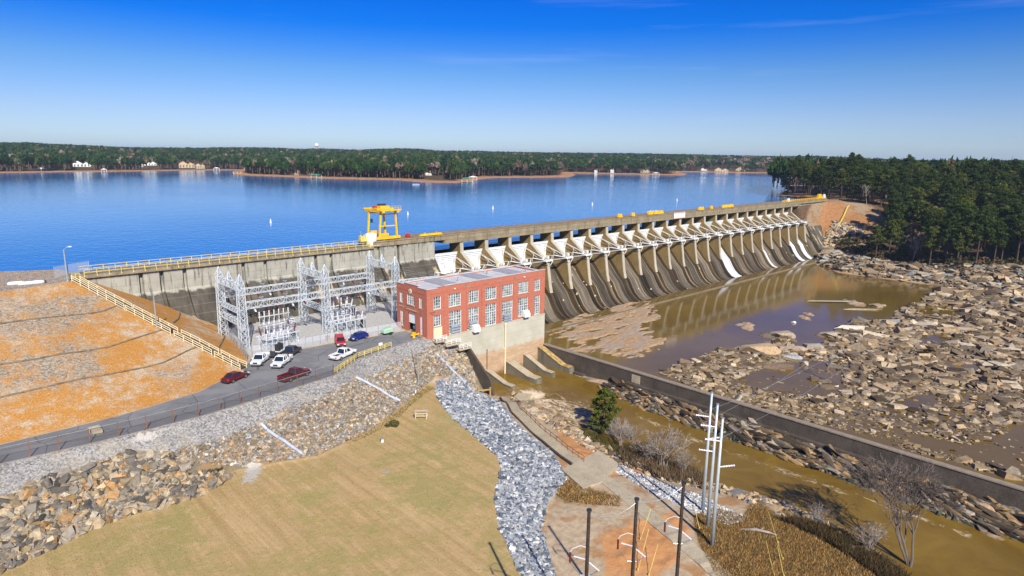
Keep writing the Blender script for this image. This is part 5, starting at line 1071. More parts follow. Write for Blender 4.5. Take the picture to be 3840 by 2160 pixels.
# wooden poles: tops known from the view, positions from their shadows
sd = Vector((cos(radians(65)), sin(radians(65)), 0)); TE = tan(radians(36.5)); wp = []
for i, ((tx, ty), (sx, sy)) in enumerate((((1482,1285),(1219,1347)), ((1602,1257),(1302,1332)), ((1720,1217),(1367,1307)))):
    tip = Vector(gg(sx, sy, -7.2)); rd = Vector(ray(tx, ty)).normalized(); ld = Vector((-sd.x, -sd.y, TE)).normalized(); w0 = Vector(CC)-tip; b0 = rd.dot(ld); d0 = rd.dot(w0); e0 = ld.dot(w0); tt = (b0*e0-d0)/(1-b0*b0); topp = Vector(CC)+rd*tt; base = Vector((topp.x, topp.y, 0)); zt = topp.z; best = (tt, (e0-b0*d0)/(1-b0*b0))
    bz = hz(base.x, base.y); t = empty('wooden_pole', (base.x, base.y, bz)); h = zt-bz; wp.append((base.copy(), zt)); print('woodpole', base, zt, best)
    m_ = MB(); m_.tube([(0, 0, -.6), (0, 0, h)], [.19, .13], 12); m_.build('shaft', M['wood'], t); m_ = MB(); m_.tube([(0, 0, h), (0, 0, h+.12)], .2, 12); m_.build('cap', M['dark'], t)
    R_ = Vector((cos(YAW), -sin(YAW), 0)); hh = h-4.1; k_ = .55; R_ = R_*k_; 
    def ins(a, b_, n, mat, nm, r0_=.025, r1_=.065):
        m2 = MB(); a = Vector(a); b_ = Vector(b_); m2.tube([a, b_], r0_, 8)
        for k in range(n): p = a.lerp(b_, (k+.5)/n); m2.tube([p, p+(b_-a).normalized()*((b_-a).length/n*.45)], r1_, 10)
        m2.build(nm, mat, t)
    c0 = Vector((0, 0, hh)); lf = -R_*1.9+Vector((0, 0, hh+.3)); ins(lf, c0-R_*.3+Vector((0, 0, .05)), 9, M['ins_white'], 'strain_insulator'); rg = R_*1.7+Vector((0, 0, hh-.9)); ins(c0+R_*.25+Vector((0, 0, -.2)), rg, 9, M['ins_white'], 'strain_insulator')
    lv = -R_*2.35+Vector((0, 0, hh+.28)); ins(lv+Vector((0, 0, .35)), lv-Vector((0, 0, .5)), 9, M['ins_brown'], 'brown_insulator', .035, .085)
    m2 = MB(); m2.tube([lv+Vector((0, 0, .38)), lv+Vector((.15, -.1, .65)), -R_*1.0+Vector((0, 0, hh+1.2)), -R_*.15+Vector((0, 0, hh+1.05))], .025, 6); m2.build('curved_bracket', M['ins_white'], t)
    m2 = MB(); m2.tube([lv-Vector((0, 0, .5)), lv+Vector((.2, -.2, -.9)), -R_*.9+Vector((0, 0, hh-1.3)), R_*.5+Vector((0, 0, hh-1.3)), rg], .03, 6); m2.build('jumper_wire', M['chrome'], t)
    tag(t, ('leftmost dark wooden pole with brown and white insulators', 'middle dark wooden pole between the two others in the sand', 'tallest looking dark wooden pole, rightmost, beside the concrete path')[i], 'utility pole', 'dark wooden poles with insulators')
def wire(a, b_, sag, lab, r=.02, mat='galv', n=14, name='wire'):
    a = Vector(a); b_ = Vector(b_); m_ = MB(); m_.tube([a.lerp(b_, k/n)-Vector((0, 0, sag*4*(k/n)*(1-k/n))) for k in range(n+1)], r, 4); o = m_.build(name, M[mat]); tag(o, lab, 'wire'); return o
for k, (tp, s) in enumerate(zip(tops[:3], ('upper wire sagging from the farthest silver pole over the river', 'lower wire leading from the farthest silver pole over the river', 'wire from the middle silver pole across the river'))): wire(tp, (tp.x+60, tp.y-4+k*3, tp.z+2), 1.0, s, .018)
wire((wp[0][0].x, wp[0][0].y, wp[0][1]-.2), (wp[1][0].x, wp[1][0].y, wp[1][1]-.2), .7, 'slack pale wire between the left and middle wooden poles', .02); wire((wp[1][0].x, wp[1][0].y, wp[1][1]-.2), (wp[2][0].x, wp[2][0].y, wp[2][1]-.2), .5, 'slack pale wire between the middle and right wooden poles', .02)
for k, (a, b_) in enumerate(((( 1440,930),(1345,1085)), ((1420,1140),(1320,1400)), ((1510,1300),(1430,1449)), ((1870,880),(1940,980)))):
    p = gg(*zz(16, *a), -8.5); q = gg(*zz(16, *b_), -8.5); m_ = MB(); A_ = Vector((p[0], p[1], p[2]+2.2)); B_ = Vector((q[0], q[1], q[2]+.05)); m_.tube([A_, B_], .032, 6); m_.tube([B_, B_+Vector((0, 0, .3))], .08, 6); o = m_.build('guy_marker', M['yrail'])
    tag(o, ('yellow guy wire guard between the middle and right wooden poles', 'yellow guy wire guard just right of the middle wooden pole', 'yellow guy wire guard at the bottom edge right of the middle pole', 'yellow guy wire guard beside the right wooden pole')[k], 'guy guard', 'yellow guy wire guards')
for k, (a, b_) in enumerate((((190,950),(290,1150)), ((245,1135),(335,1300)), ((170,1240),(255,1449)), ((275,1285),(345,1460)))):
    f = lambda u: ((2800+u[0]/2.477)/1.490683, (1575+u[1]/2.477)/1.490683)
    p = gg(*f(a), -9); q = gg(*f(b_), -9); m_ = MB(); A_ = Vector((p[0], p[1], p[2]+1.6)); B_ = Vector((q[0], q[1], q[2]+.05)); m_.tube([A_, B_], .032, 6); m_.tube([B_, B_+Vector((0, 0, .3))], .08, 6); o = m_.build('guy_marker', M['yrail'])
    tag(o, ('upper left yellow guy guard in the rusty grass', 'upper right yellow guy guard in the rusty grass', 'lower left yellow guy guard in the rusty grass at the frame edge', 'lower right yellow guy guard in the rusty grass at the frame edge')[k], 'guy guard', 'yellow guy wire guards')
# old timber and concrete debris at the waterside
def debris(P, z, sz, rz, mat, lab, name='broken_slab'):
    q = gg(*P, z); m_ = MB(); a, b_, c = sz; m_.hexa([(-a, -b_, -.3), (a*.9, -b_*1.05, -.3), (a, b_, -.3), (-a*.95, b_*.9, -.3), (-a*.9, -b_*.9, c*.8), (a*.95, -b_, c), (a*.9, b_*.9, c*.85), (-a, b_, c)]); o = m_.build(name, mat); o.location = (q[0], q[1], hz(q[0], q[1])+.1); o.rotation_euler = (.05, .04, rz); tag(o, lab, 'slab', 'broken slabs on the river edge')
debris(zz(15, 690, 790), -12, (2.3, 1.5, .5), .5, M['padconc'], 'large broken slab beside the foaming water'); debris(zz(15, 740, 860), -12, (1.8, .8, .6), .2, M['deckconc'], 'second broken slab below the large one by the foam'); debris(zz(15, 770, 925), -12, (2.2, .5, .3), .25, M['timber'], 'long pale plank of debris by the river')
for k, (P, rz, L) in enumerate(((zz(15, 1100, 1010), .9, 1.6), (zz(15, 560, 830), -.6, 2.4), (zz(15, 640, 760), .3, 2.0))): debris(P, -11.5, (L, .25, .3), rz, M['wood'], ('dark log by the dark stones near the pine', 'dark plank leaning beside the walkway start', 'dark beam at the edge of the foam')[k], 'driftwood')
q = gg(*zz(16, 2500, 1010), -9.5); m_ = MB(); m_.tube([(-2.0, 0, .2), (0, .1, .35), (1.6, -.2, .3), (2.6, -.5, .2)], [.12, .2, .15, .05], 7); m_.tube([(.4, 0, .3), (1.2, .5, .5)], [.1, .03], 6); o = m_.build('fallen_log', M['palebark']); o.location = q; o.rotation_euler = (0, 0, -.9); tag(o, 'bleached fallen log lying in the rusty grass', 'log')

# yard conductors
for k in range(3):
    yy_ = 124.5+3.6*k
    wire((45.2, yy_, 13.4), (62.4, yy_, 13.4), .7, ('front overhead conductor between the first two gantries', 'middle overhead conductor between the first two gantries', 'rear overhead conductor between the first two gantries')[k], .022); wire((62.8, yy_, 13.4), (79.8, yy_, 13.4), .7, ('front overhead conductor between the second and third gantry', 'middle overhead conductor between the second and third gantry', 'rear overhead conductor between the second and third gantry')[k], .022)
for k in range(3): wire((80, 124.5+3.6*k, 12.2), (84+3*k, 117.7, 9.9), .4, ('shortest conductor from the last gantry to the powerhouse roof', 'middle conductor from the last gantry to the powerhouse roof', 'longest conductor from the last gantry to the powerhouse roof')[k], .022)


def march(x, y):
    d = ray(x, y); d = d/np.linalg.norm(d); t = 330.
    while t < 520: 
        q = CC+d*t
        if q[2] < hz(q[0], q[1]): return (float(q[0]), float(q[1]), hz(q[0], q[1]))
        t += .5
    return (395., 130., hz(395, 130))
pa = march(2134, 522); pb = march(2108, 574); print('stair', pa, pb); t = empty('bank_stair', pa); O = Vector(pa); mm = MB(); n = 14
for k in range(n): p = Vector(pa).lerp(Vector(pb), (k+.5)/n); z = hz(p.x, p.y)+.15; mm.box(p.x-O.x-.9, p.y-O.y-.5, z-O.z-.1, p.x-O.x+.9, p.y-O.y+.5, z-O.z)
mm.build('tread', M['wallconc'], t); hr = MB()
for s_ in (-1.1, 1.1):
    prev = None
    for k in range(8): p = Vector(pa).lerp(Vector(pb), k/7)+Vector((s_, 0, 0)); c = Vector((p.x, p.y, hz(p.x, p.y)))-O; hr.beam(c, c+Vector((0, 0, 1.3)), .22); (hr.beam(prev+Vector((0, 0, 1.2)), c+Vector((0, 0, 1.2)), .25), hr.beam(prev+Vector((0, 0, .6)), c+Vector((0, 0, .6)), .2)) if prev is not None else None; prev = c
hr.build('handrail', M['yrail'], t); tag(t, 'pale yellow railed stair on the orange bank at the far end of the dam', 'stair')
# ------------------------------------------------------------ vehicles
def paint(name, c): return flat(name, c, .25, .1, .03, spec=.6)
PAINT = {'darkred': paint('dark_red_car_paint', (.13,.008,.012)), 'white': paint('white_car_paint', (.80,.80,.80)), 'red': paint('red_car_paint', (.50,.012,.02)), 'blue': paint('blue_car_paint', (.008,.02,.22)), 'brown': paint('dark_grey_car_paint', (.05,.045,.042)), 'mint': paint('mint_paint', (.38,.58,.42))}
def vehicle(kind, color, loc, head, label, grp='vehicles parked by the switchyard'):
    pm = PAINT[color]; pick = kind == 'pickup'
    L, W, H = {'pickup': (5.7, 2.0, 1.85), 'sedan': (4.8, 1.82, 1.45), 'hatch': (4.2, 1.78, 1.52), 'suv': (4.7, 1.9, 1.75)}[kind]
    t = empty(kind if kind in ('pickup', 'sedan') else ('hatchback' if kind == 'hatch' else 'suv'), loc, head); hw = W/2; gc = .34 if not pick else .48
    belt = {'pickup': 1.12, 'sedan': .92, 'hatch': .98, 'suv': 1.1}[kind]
    # lower body sections front (+x) to rear
    if kind == 'sedan': S = [(2.4,.62,.78), (2.25,.70,.88), (1.5,.82,.97), (.9,.90,1), (-.5,.93,1), (-1.5,.95,1), (-2.2,.93,.92), (-2.4,.80,.82)]
    elif kind == 'hatch': S = [(2.1,.60,.78), (1.95,.72,.9), (1.3,.88,.97), (.8,.95,1), (-.6,.98,1), (-1.6,1.0,.98), (-2.0,.98,.92), (-2.1,.86,.84)]
    elif kind == 'suv': S = [(2.35,.70,.82), (2.2,.92,.93), (1.4,1.02,.98), (.9,1.08,1), (-.6,1.1,1), (-1.8,1.1,1), (-2.25,1.08,.95), (-2.35,.9,.88)]
    else: S = [(2.85,.72,.86), (2.72,1.0,.94), (1.6,1.10,.98), (1.1,1.12,1), (-.45,1.12,1), (-.5,1.12,1)]
    def sec(x, top, wf): w = hw*wf; return [(x, -w*.94, gc), (x, w*.94, gc), (x, w, gc+.22), (x, w*.985, top-.14), (x, w*.88, top), (x, -w*.88, top), (x, -w*.985, top-.14), (x, -w, gc+.22)]
    b = MB(); b.loft([sec(*q) for q in S])
    if pick:
        b.loft([[(-.5, -hw, gc), (-.5, hw, gc), (-.5, hw, .66), (-.5, -hw, .66)], [(-2.8, -hw, gc), (-2.8, hw, gc), (-2.8, hw, .66), (-2.8, -hw, .66)]])
        b.box(-2.8, -hw, .66, -.5, -hw+.14, 1.12); b.box(-2.8, hw-.14, .66, -.5, hw, 1.12); b.box(-2.85, -hw+.02, .6, -2.74, hw-.02, 1.12)
    body = b.build('body', pm, t)
    if pick: x = MB(); x.box(-2.74, -hw+.14, .665, -.5, hw-.14, .70); x.build('bed_liner', M['dark'], body)
    # cabin
    C = {'sedan': [(1.15,.90,.80), (.35,1.40,.66), (-.95,1.43,.66), (-1.85,.95,.78)], 'hatch': [(1.25,.93,.80), (.45,1.46,.68), (-1.2,1.5,.66), (-1.95,1.0,.74)], 'suv': [(1.2,1.06,.84), (.55,1.68,.72), (-1.9,1.72,.70), (-2.28,1.1,.8)], 'pickup': [(1.5,1.1,.84), (.75,1.78,.72), (-.35,1.80,.72), (-.62,1.1,.82)]}[kind]
    c = MB(); (xa, za, wa), (xb, zb, wb), (xc, zc, wc), (xd, zd, wd) = C; q = lambda x, z, w: ((x, -hw*w, z), (x, hw*w, z))
    base = belt-.12; A = [(xa, -hw*.9, base), (xa, hw*.9, base), (xd, hw*.9, base), (xd, -hw*.9, base)]; T = [(xb, -hw*wb, zb), (xb, hw*wb, zb), (xc, hw*wc, zc), (xc, -hw*wc, zc)]
    c.hexa(A+T); cab = c.build('window_glass', M['carglass'], t)
    r_ = MB(); r_.hexa([(xb+.08, -hw*wb-.03, zb-.03), (xb+.08, hw*wb+.03, zb-.03), (xc-.08, hw*wc+.03, zc-.03), (xc-.08, -hw*wc-.03, zc-.03), (xb-.06, -hw*wb+.06, zb+.05), (xb-.06, hw*wb-.06, zb+.05), (xc+.08, hw*wc-.06, zc+.05), (xc+.08, -hw*wc+.06, zc+.05)])
    for s in (-1, 1):
        r_.beam((xa-.02, s*hw*.9, base), (xb, s*hw*wb, zb), .1); r_.beam((xd+.02, s*hw*.9, base), (xc, s*hw*wc, zc), .14)
        xm = (xb+xc)/2-.05; r_.beam((xm, s*hw*.905, base), (xm, s*hw*wb, zb), .11)
        if kind in ('suv', 'hatch'): r_.beam((xc+.75, s*hw*.905, base), (xc+.75, s*hw*wb, zc), .12)
    r_.build('roof', pm, t)
    wr_ = .33 if not pick else .39; wx = {'sedan': (1.45,-1.4), 'hatch': (1.3,-1.25), 'suv': (1.45,-1.4), 'pickup': (1.85,-1.65)}[kind]
    for x in wx:
        for s in (-1, 1):
            w = MB(); w.tube([(x, s*(hw-.22), wr_), (x, s*(hw+.015), wr_)], wr_, 16); ty = w.build('wheel', M['blackrubber'], t); w = MB(); w.tube([(x, s*(hw+.0), wr_), (x, s*(hw+.03), wr_)], wr_*.6, 12); w.build('rim', M['chrome'], ty)
    xf = S[0][0]; xr = -L/2 if not pick else -2.85
    for s in (-1, 1):
        m_ = MB(); m_.box(xf-.16, s*hw*.68-.2, .62 if not pick else .78, xf+.02, s*hw*.68+.2, .76 if not pick else .98); m_.build('headlight', M['lamp'], t)
        m_ = MB(); m_.box(xr-.02, s*hw*.78-.14, .66, xr+.14, s*hw*.78+.14, .92); m_.build('tail_light', M['lampred'], t)
        m_ = MB(); m_.box(xa-.35, s*(hw+.02)-.1, belt, xa-.15, s*(hw+.02)+.1, belt+.17); m_.build('mirror', pm, t)
    m_ = MB(); m_.box(xf-.05, -hw*.8, gc, xf+.08, hw*.8, gc+.2); m_.build('bumper', M['dark'] if color != 'white' else M['galv'], t); m_ = MB(); m_.box(xr-.1, -hw*.86, gc, xr+.05, hw*.86, gc+.2); m_.build('bumper', M['dark'] if color != 'white' else M['galv'], t)
    m_ = MB(); m_.box(xf-.06, -hw*.42, .6, xf+.03, hw*.42, .78 if not pick else .95); m_.build('grille', M['dark'], t)
    tag(t, label, kind if kind in ('pickup', 'sedan', 'suv') else 'hatchback', grp); return t
def vz(x, y): q = g(x, y, .5); return (q[0], q[1], .035)
def hd(a, b): p = g(*a, .5); q = g(*b, .5); return atan2(q[1]-p[1], q[0]-p[0])
vehicle('sedan', 'darkred', vz(592,949), hd((574,957),(612,941)), 'dark red sedan parked alone at the foot of the orange embankment')
vehicle('pickup', 'white', vz(656,906), hd((676,890),(641,921)), 'white pickup parked nearest the embankment, facing the camera')
vehicle('pickup', 'white', vz(709,911), hd((731,897),(693,927)), 'white pickup between the dark red pickup and the first white one, facing the camera')
vehicle('pickup', 'brown', vz(731,888), hd((717,899),(747,880)), 'dark pickup with pale cab parked behind the two white pickups')
vehicle('pickup', 'darkred', vz(741,945), hd((708,957),(774,933)), 'dark red pickup parked beside the roadside fence')
vehicle('pickup', 'white', vz(863,893), hd((836,905),(893,882)), 'white pickup parked alone near the yellow road railing, seen from behind')
vehicle('suv', 'red', vz(856,861), hd((851,848),(861,873)), 'bright red suv facing the camera beside the blue car')
vehicle('hatch', 'blue', vz(902,848), hd((918,843),(886,853)), 'deep blue hatchback beside the switchyard kerb')
q = vz(975,836); t = empty('utility_trailer', q, .1); m_ = MB(); m_.loft([[(x, -w, .55), (x, w, .55), (x, w, z), (x, w*.8, z+.25), (x, -w*.8, z+.25), (x, -w, z)] for x, w, z in ((-1.3, .55, .9), (-1.1, .7, 1.25), (.9, .75, 1.3), (1.25, .6, 1.0))]); m_.build('cover', PAINT['mint'], t)
m_ = MB(); m_.beam((-2.4, 0, .45), (1.2, 0, .45), .1); m_.beam((-1.0, -.6, .45), (1, -.6, .45), .08); m_.beam((-1.0, .6, .45), (1, .6, .45), .08); m_.build('chassis', M['dark'], t)
for s in (-1, 1): m_ = MB(); m_.tube([(.2, s*.75, .33), (.2, s*.93, .33)], .33, 14); m_.build('wheel', M['blackrubber'], t)
tag(t, 'small mint green compressor trailer by the powerhouse gable', 'trailer', 'vehicles parked by the switchyard')
for k, ((x, y), lab) in enumerate((((703,882), 'small dark trailer with upright load behind the white pickups'), ((686,893), 'low trailer with equipment between the two white pickups'))):
    q = vz(x, y); t = empty('utility_trailer', q, .6+k*.5); m_ = MB(); m_.box(-1.1, -.7, .5, 1.1, .7, .62); m_.beam((1.1, 0, .5), (2.0, 0, .45), .09); m_.build('bed', M['white'] if k == 0 else M['dark'], t)
    for s in (-1, 1): m_ = MB(); m_.tube([(0, s*.72, .3), (0, s*.88, .3)], .3, 12); m_.build('wheel', M['blackrubber'], t)
    m_ = MB(); m_.box(-.9, -.5, .62, -.3, .4, 1.3 if k else 1.9); m_.box(-.1, -.3, .62, .2, .3, 1.1 if k else 2.1); m_.box(.5, -.4, .62, .75, .4, 1.0 if k else 1.8); m_.tube([(.3, -.5, .7), (.3, .5, 1.2)], .12, 8); m_.build('load', M['dark'], t); tag(t, lab, 'trailer', 'vehicles parked by the switchyard')
# a person in blue at the powerhouse door is too small to pose in detail but is built as one continuous body
def person(loc, rz, lab, top, bottom):
    t = empty('person', loc, rz); me = bpy.data.meshes.new('body'); 
    V = [(0,0,.95),(0,0,1.2),(0,0,1.45),(0,.01,1.55),(0,.02,1.66),(.19,0,1.42),(.25,.05,1.15),(.24,.18,.95),(-.19,0,1.42),(-.26,.02,1.15),(-.25,.1,.9),(.09,0,.9),(.11,.02,.5),(.11,-.02,.06),(-.09,0,.9),(-.12,.03,.5),(-.12,-.02,.06),(0,.02,1.75),(.11,.14,.03),(-.12,.14,.03)]
    E_ = [(0,1),(1,2),(2,3),(3,4),(4,17),(2,5),(5,6),(6,7),(2,8),(8,9),(9,10),(0,11),(11,12),(12,13),(13,18),(0,14),(14,15),(15,16),(16,19)]
    R_ = [.16,.16,.17,.06,.10,.07,.05,.035,.07,.05,.035,.1,.07,.05,.1,.07,.05,.085,.04,.04]
    me.from_pydata(V, E_, []); o = link('body', me, bottom, t); s = o.modifiers.new('s', 'SKIN'); 
    for i, v in enumerate(me.skin_vertices[0].data): v.radius = (R_[i], R_[i]*.8); v.use_root = i == 0
    o.modifiers.new('d', 'SUBSURF').levels = 1
    m_ = MB(); m_.loft([[(w*cos(2*pi*k/10), w*.68*sin(2*pi*k/10), z) for k in range(10)] for w, z in ((.19, .92), (.185, 1.1), (.22, 1.35), (.2, 1.46), (.09, 1.52))]); m_.build('jacket', top, t)
    m_ = MB(); m_.loft([[(w*cos(2*pi*k/10), .02+w*sin(2*pi*k/10), z) for k in range(10)] for w, z in ((.13, 1.74), (.12, 1.82), (.06, 1.87))]); m_.build('cap', M['dark'], t)
    tag(t, lab, 'person')
q = g(*zz(2, 2140, 930), 0); person((q[0]-.3, q[1], .03), 1.9, 'person in blue jacket and dark trousers standing at the powerhouse door', flat('blue_jacket', (.10,.2,.35), .8), M['dark'])
# ------------------------------------------------------------ loose stone
def hull_rock(n, flatness, seed):
    r = random.Random(seed); bm = bmesh.new(); ax, ay = r.uniform(.7, 1.05), r.uniform(.5, .8)
    for sx in (-1, 1):
        for sy in (-1, 1):
            for sz in (-1, 1):
                if r.random() < .18: continue
                j = lambda: r.uniform(.55, 1.15)
                bm.verts.new((sx*ax*j(), sy*ay*j(), sz*flatness*j()*.8))
                if r.random() < .3: bm.verts.new((sx*ax*j()*.6, sy*ay*1.1, sz*flatness*.5))
    bm.verts.new((ax*r.uniform(.9, 1.3), 0, 0)); bm.verts.new((-ax*r.uniform(.9, 1.3), .1, 0))
    bmesh.ops.convex_hull(bm, input=bm.verts); bmesh.ops.delete(bm, geom=[v for v in bm.verts if not v.link_faces], context='VERTS'); bmesh.ops.triangulate(bm, faces=bm.faces)
    bm.verts.index_update(); V = np.array([v.co[:] for v in bm.verts]); F_ = np.array([[v.index for v in f.verts] for f in bm.faces]); bm.free(); return V, F_
RK = [hull_rock(11, .62, i) for i in range(8)]; RS = [hull_rock(10, .28, 50+i) for i in range(8)]; RL_ = [hull_rock(11, .35, 80+i) for i in range(6)]
RX = []
for i in range(6):
    V_, F0_ = hull_rock(11, .32, 120+i); RX.append((V_*np.array([2.6, .8, 1.0]), F0_))
def scatter(poly, z0, count, inset=0):
    pts = [gg(x, y, z0) for x, y in poly]; w = [(p[0], p[1]) for p in pts]; xs_ = [p[0] for p in w]; ys_ = [p[1] for p in w]
    n = count*6; x = rng.uniform(min(xs_), max(xs_), n); y = rng.uniform(min(ys_), max(ys_), n); ok = inpoly(x, y, w); return x[ok][:count], y[ok][:count]
def rotmats(rz, tilt, az):
    c, s = np.cos(rz), np.sin(rz); z = np.zeros_like(c); o = np.ones_like(c)
    Rz = np.stack([np.stack([c, -s, z], -1), np.stack([s, c, z], -1), np.stack([z, z, o], -1)], 1)
    kx, ky = np.cos(az), np.sin(az); ct, st = np.cos(tilt), np.sin(tilt); K = np.zeros((len(rz), 3, 3)); K[:, 0, 2] = ky; K[:, 1, 2] = -kx; K[:, 2, 0] = -ky; K[:, 2, 1] = kx
    I = np.eye(3)[None]; Rt = I+st[:, None, None]*K+(1-ct)[:, None, None]*(K@K); return Rt@Rz
def rocks(name, x, y, size, cols, label, shapes=RK, tilt=.5, sink=.3, zb=None, align=None, spread=3.2, bright=(.7,1.25), mat=None, asd=.45):
    n = len(x); z = hgt(x, y) if zb is None else zb; rz = rng.uniform(0, 6.28, n) if align is None else align+rng.normal(0, asd, n); R = rotmats(rz, np.abs(rng.normal(0, tilt, n)), rng.uniform(0, 6.28, n))
    pick = rng.integers(0, len(shapes), n); C = np.array(cols)[rng.integers(0, len(cols), n)]*rng.uniform(bright[0], bright[1], (n, 1)); Vs = []; Fs = []; Cs = []; off = 0
    for k, (V, F_) in enumerate(shapes):
        m = pick == k; q = m.sum()
        if not q: continue
        P = np.einsum('nij,vj->nvi', R[m], V)*size[m][:, None, None]; P[..., 0] += x[m][:, None]; P[..., 1] += y[m][:, None]; P[..., 2] += (z[m]+size[m]*(.5-sink)*.6)[:, None]
        Vs.append(P.reshape(-1, 3)); Fs.append((F_[None]+(np.arange(q)*len(V))[:, None, None]+off).reshape(-1, 3)); Cs.append(np.repeat(C[m], len(V), 0)); off += q*len(V)
    me = npmesh(name, np.concatenate(Vs), np.concatenate(Fs), colors=np.concatenate(Cs)); o = link(name, me, mat or M['rock']); tag(o, label, 'rocks', kind='stuff'); return o
TAN = [(.46,.35,.21),(.40,.31,.20),(.36,.32,.26),(.50,.41,.28),(.20,.18,.155),(.12,.11,.10),(.27,.24,.20),(.16,.15,.13),(.43,.38,.31),(.33,.26,.17),(.50,.30,.13),(.42,.36,.27)]
MIXD = [(.30,.24,.16),(.38,.30,.20),(.42,.39,.34),(.50,.42,.31),(.36,.27,.17),(.30,.29,.28),(.24,.22,.20),(.55,.50,.42),(.44,.29,.17),(.33,.35,.38)]
BLUE = [(.30,.34,.40),(.40,.43,.47),(.20,.24,.30),(.50,.52,.54),(.12,.15,.20),(.62,.63,.64),(.34,.36,.38)]
BED = [(.42,.31,.19),(.50,.38,.24),(.30,.23,.15),(.22,.165,.11),(.40,.34,.26),(.13,.095,.06),(.46,.33,.19),(.56,.46,.33),(.18,.13,.085),(.34,.25,.15)]
POLY_BIG = [(-60,1300),(0,1258),(90,1215),(180,1190),(260,1160),(330,1140),(420,1145),(480,1165),(470,1200),(560,1190),(590,1195),(540,1225),(500,1248),(400,1275),(330,1295),(240,1325),(130,1380),(0,1440),(-60,1470)]
x, y = scatter(POLY_BIG, -4, 9500); s = np.clip(rng.lognormal(-1.33, .52, len(x)), .1, .95); o = rocks('riprap_boulders', x, y, s, TAN, 'big broken tan and grey rocks piled along the lower left slope', tilt=.7, sink=.15, bright=(.5,1.1))
POLY_MED = [(330,1138),(470,1128),(600,1085),(690,1048),(800,1005),(900,958),(985,915),(1060,880),(1120,872),(1168,880),(1200,968),(1230,995),(1170,950),(1095,945),(1075,965),(1010,1020),(940,1075),(870,1110),(800,1145),(700,1158),(620,1165),(560,1170),(480,1165),(420,1145)]
x, y = scatter(POLY_MED, -4, 11500); s = np.clip(rng.lognormal(-1.85, .45, len(x)), .07, .42); rocks('riprap_stones', x, y, s, MIXD, 'mixed tan and grey stones covering the slope below the road', tilt=.6, sink=.15, bright=(.5,1.1))
x, y = scatter([(1085,900),(1165,880),(1200,960),(1160,945),(1110,905)], -6, 900); s = np.clip(rng.lognormal(-1.3, .4, len(x)), .1, .6); rocks('riprap_stones', x, y, s, MIXD+TAN, 'larger stones heaped against the powerhouse wall and wing wall', tilt=.7, sink=.1)
POLY_RIP = [(1100,955),(1160,948),(1212,990),(1240,1005),(1290,1062),(1345,1106),(1398,1150),(1425,1208),(1378,1258),(1360,1330),(1392,1440),(1430,1540),(1345,1520),(1290,1400),(1258,1330),(1246,1250),(1263,1180),(1250,1148),(1190,1095),(1120,1032),(1095,985)]
x, y = scatter(POLY_RIP, -8, 17000); s = np.clip(rng.lognormal(-1.55, .35, len(x)), .10, .48); rocks('stone_apron', x, y, s, BLUE, 'blue grey broken stone apron curving between the lawn and the path', tilt=.6, sink=.1, bright=(.5,1.1))
x, y = scatter([(1480,1150),(1540,1160),(1640,1205),(1760,1245),(1850,1290),(1892,1302),(1830,1322),(1750,1290),(1640,1240),(1560,1195)], -9, 2600); s = np.clip(rng.lognormal(-2.1, .35, len(x)), .06, .25); rocks('gravel_bank', x, y, s, BLUE+[(.6,.6,.58)]*3, 'pale small stones spread beside the path near the silver poles', tilt=.5)
# river bed field
n_ = 150000; x = 113.6+226*rng.random(n_)**1.25; y = rng.uniform(-40, 118, n_); q = proj(np.stack([x, y, np.full(n_, -13.)], -1)); inside = inpoly(q[:, 0], q[:, 1], FIELD); hole = np.zeros(n_, bool)
for h in HOLES: hole |= inpoly(q[:, 0], q[:, 1], h)
den = fbm(x*.06, y*.12, 3); ok = inside & (~hole | (rng.random(n_) < .05)) & (rng.random(n_) < np.clip((den-.27)*5, .35, 1)); x = x[ok]; y = y[ok]; dist = np.hypot(x, y); print('rocks', len(x))
x = x[:38000]; y = y[:38000]; dist = dist[:38000]; s = np.clip(rng.lognormal(-.85, .68, len(x))*np.clip((dist-80)/95, .55, 1.25), .15, 3.0); big = rng.random(len(x)) < .015; s[big] *= 1.6; s = np.minimum(s, .3+dist*.0085)
rocks('river_bed_rocks', x, y, s, BED, 'jumbled slabs and boulders of the exposed river bed beyond the training wall', shapes=RL_+RS[:4]+RK[:2], tilt=.34, sink=.22, zb=np.maximum(hgt(x, y), -12.98-s*.22), align=radians(-50), bright=(.36,1.08))
# boulder strip along pool side of training wall
x = rng.uniform(113.4, 116.0, 1900); y = rng.uniform(-40, 62, 1900); s = np.clip(rng.lognormal(-1.0, .4, 1900), .15, .9); rocks('wall_side_boulders', x, y, s, BED+BLUE, 'line of grey boulders against the pool side of the training wall', tilt=.6, sink=.1, zb=np.maximum(hgt(x, y), -13.1)+.25)
# berm slabs below the wall
n_ = 2600; x = rng.uniform(105.3, 111.7, n_); y = rng.uniform(-30, 84, n_); z = hgt(x, y); ok = z > -13.3; x, y = x[ok], y[ok]; s = np.clip(rng.lognormal(-.75, .45, len(x)), .2, 1.3)
rocks('berm_slabs', x, y, s, [(.36,.24,.12),(.48,.31,.15),(.20,.14,.08),(.10,.075,.05),(.42,.36,.28),(.25,.21,.17),(.07,.06,.045),(.13,.10,.07)], 'tilted brown rock slabs between the river channel and the training wall', shapes=RX, tilt=.28, sink=.0, align=radians(70), bright=(.35,1.05), asd=.10)
x = rng.uniform(104.5, 108.5, 1500); y = rng.uniform(-30, 86, 1500); z = hgt(x, y); ok = (z > -13.5) & (z < -12.3); x, y = x[ok], y[ok]; s = np.clip(rng.lognormal(-1.1, .4, len(x)), .15, .7); rocks('waterline_rocks', x, y, s, [(.06,.06,.05),(.10,.10,.085),(.16,.14,.11),(.05,.06,.045)], 'dark wet rocks at the far waterline of the river channel', tilt=.6)
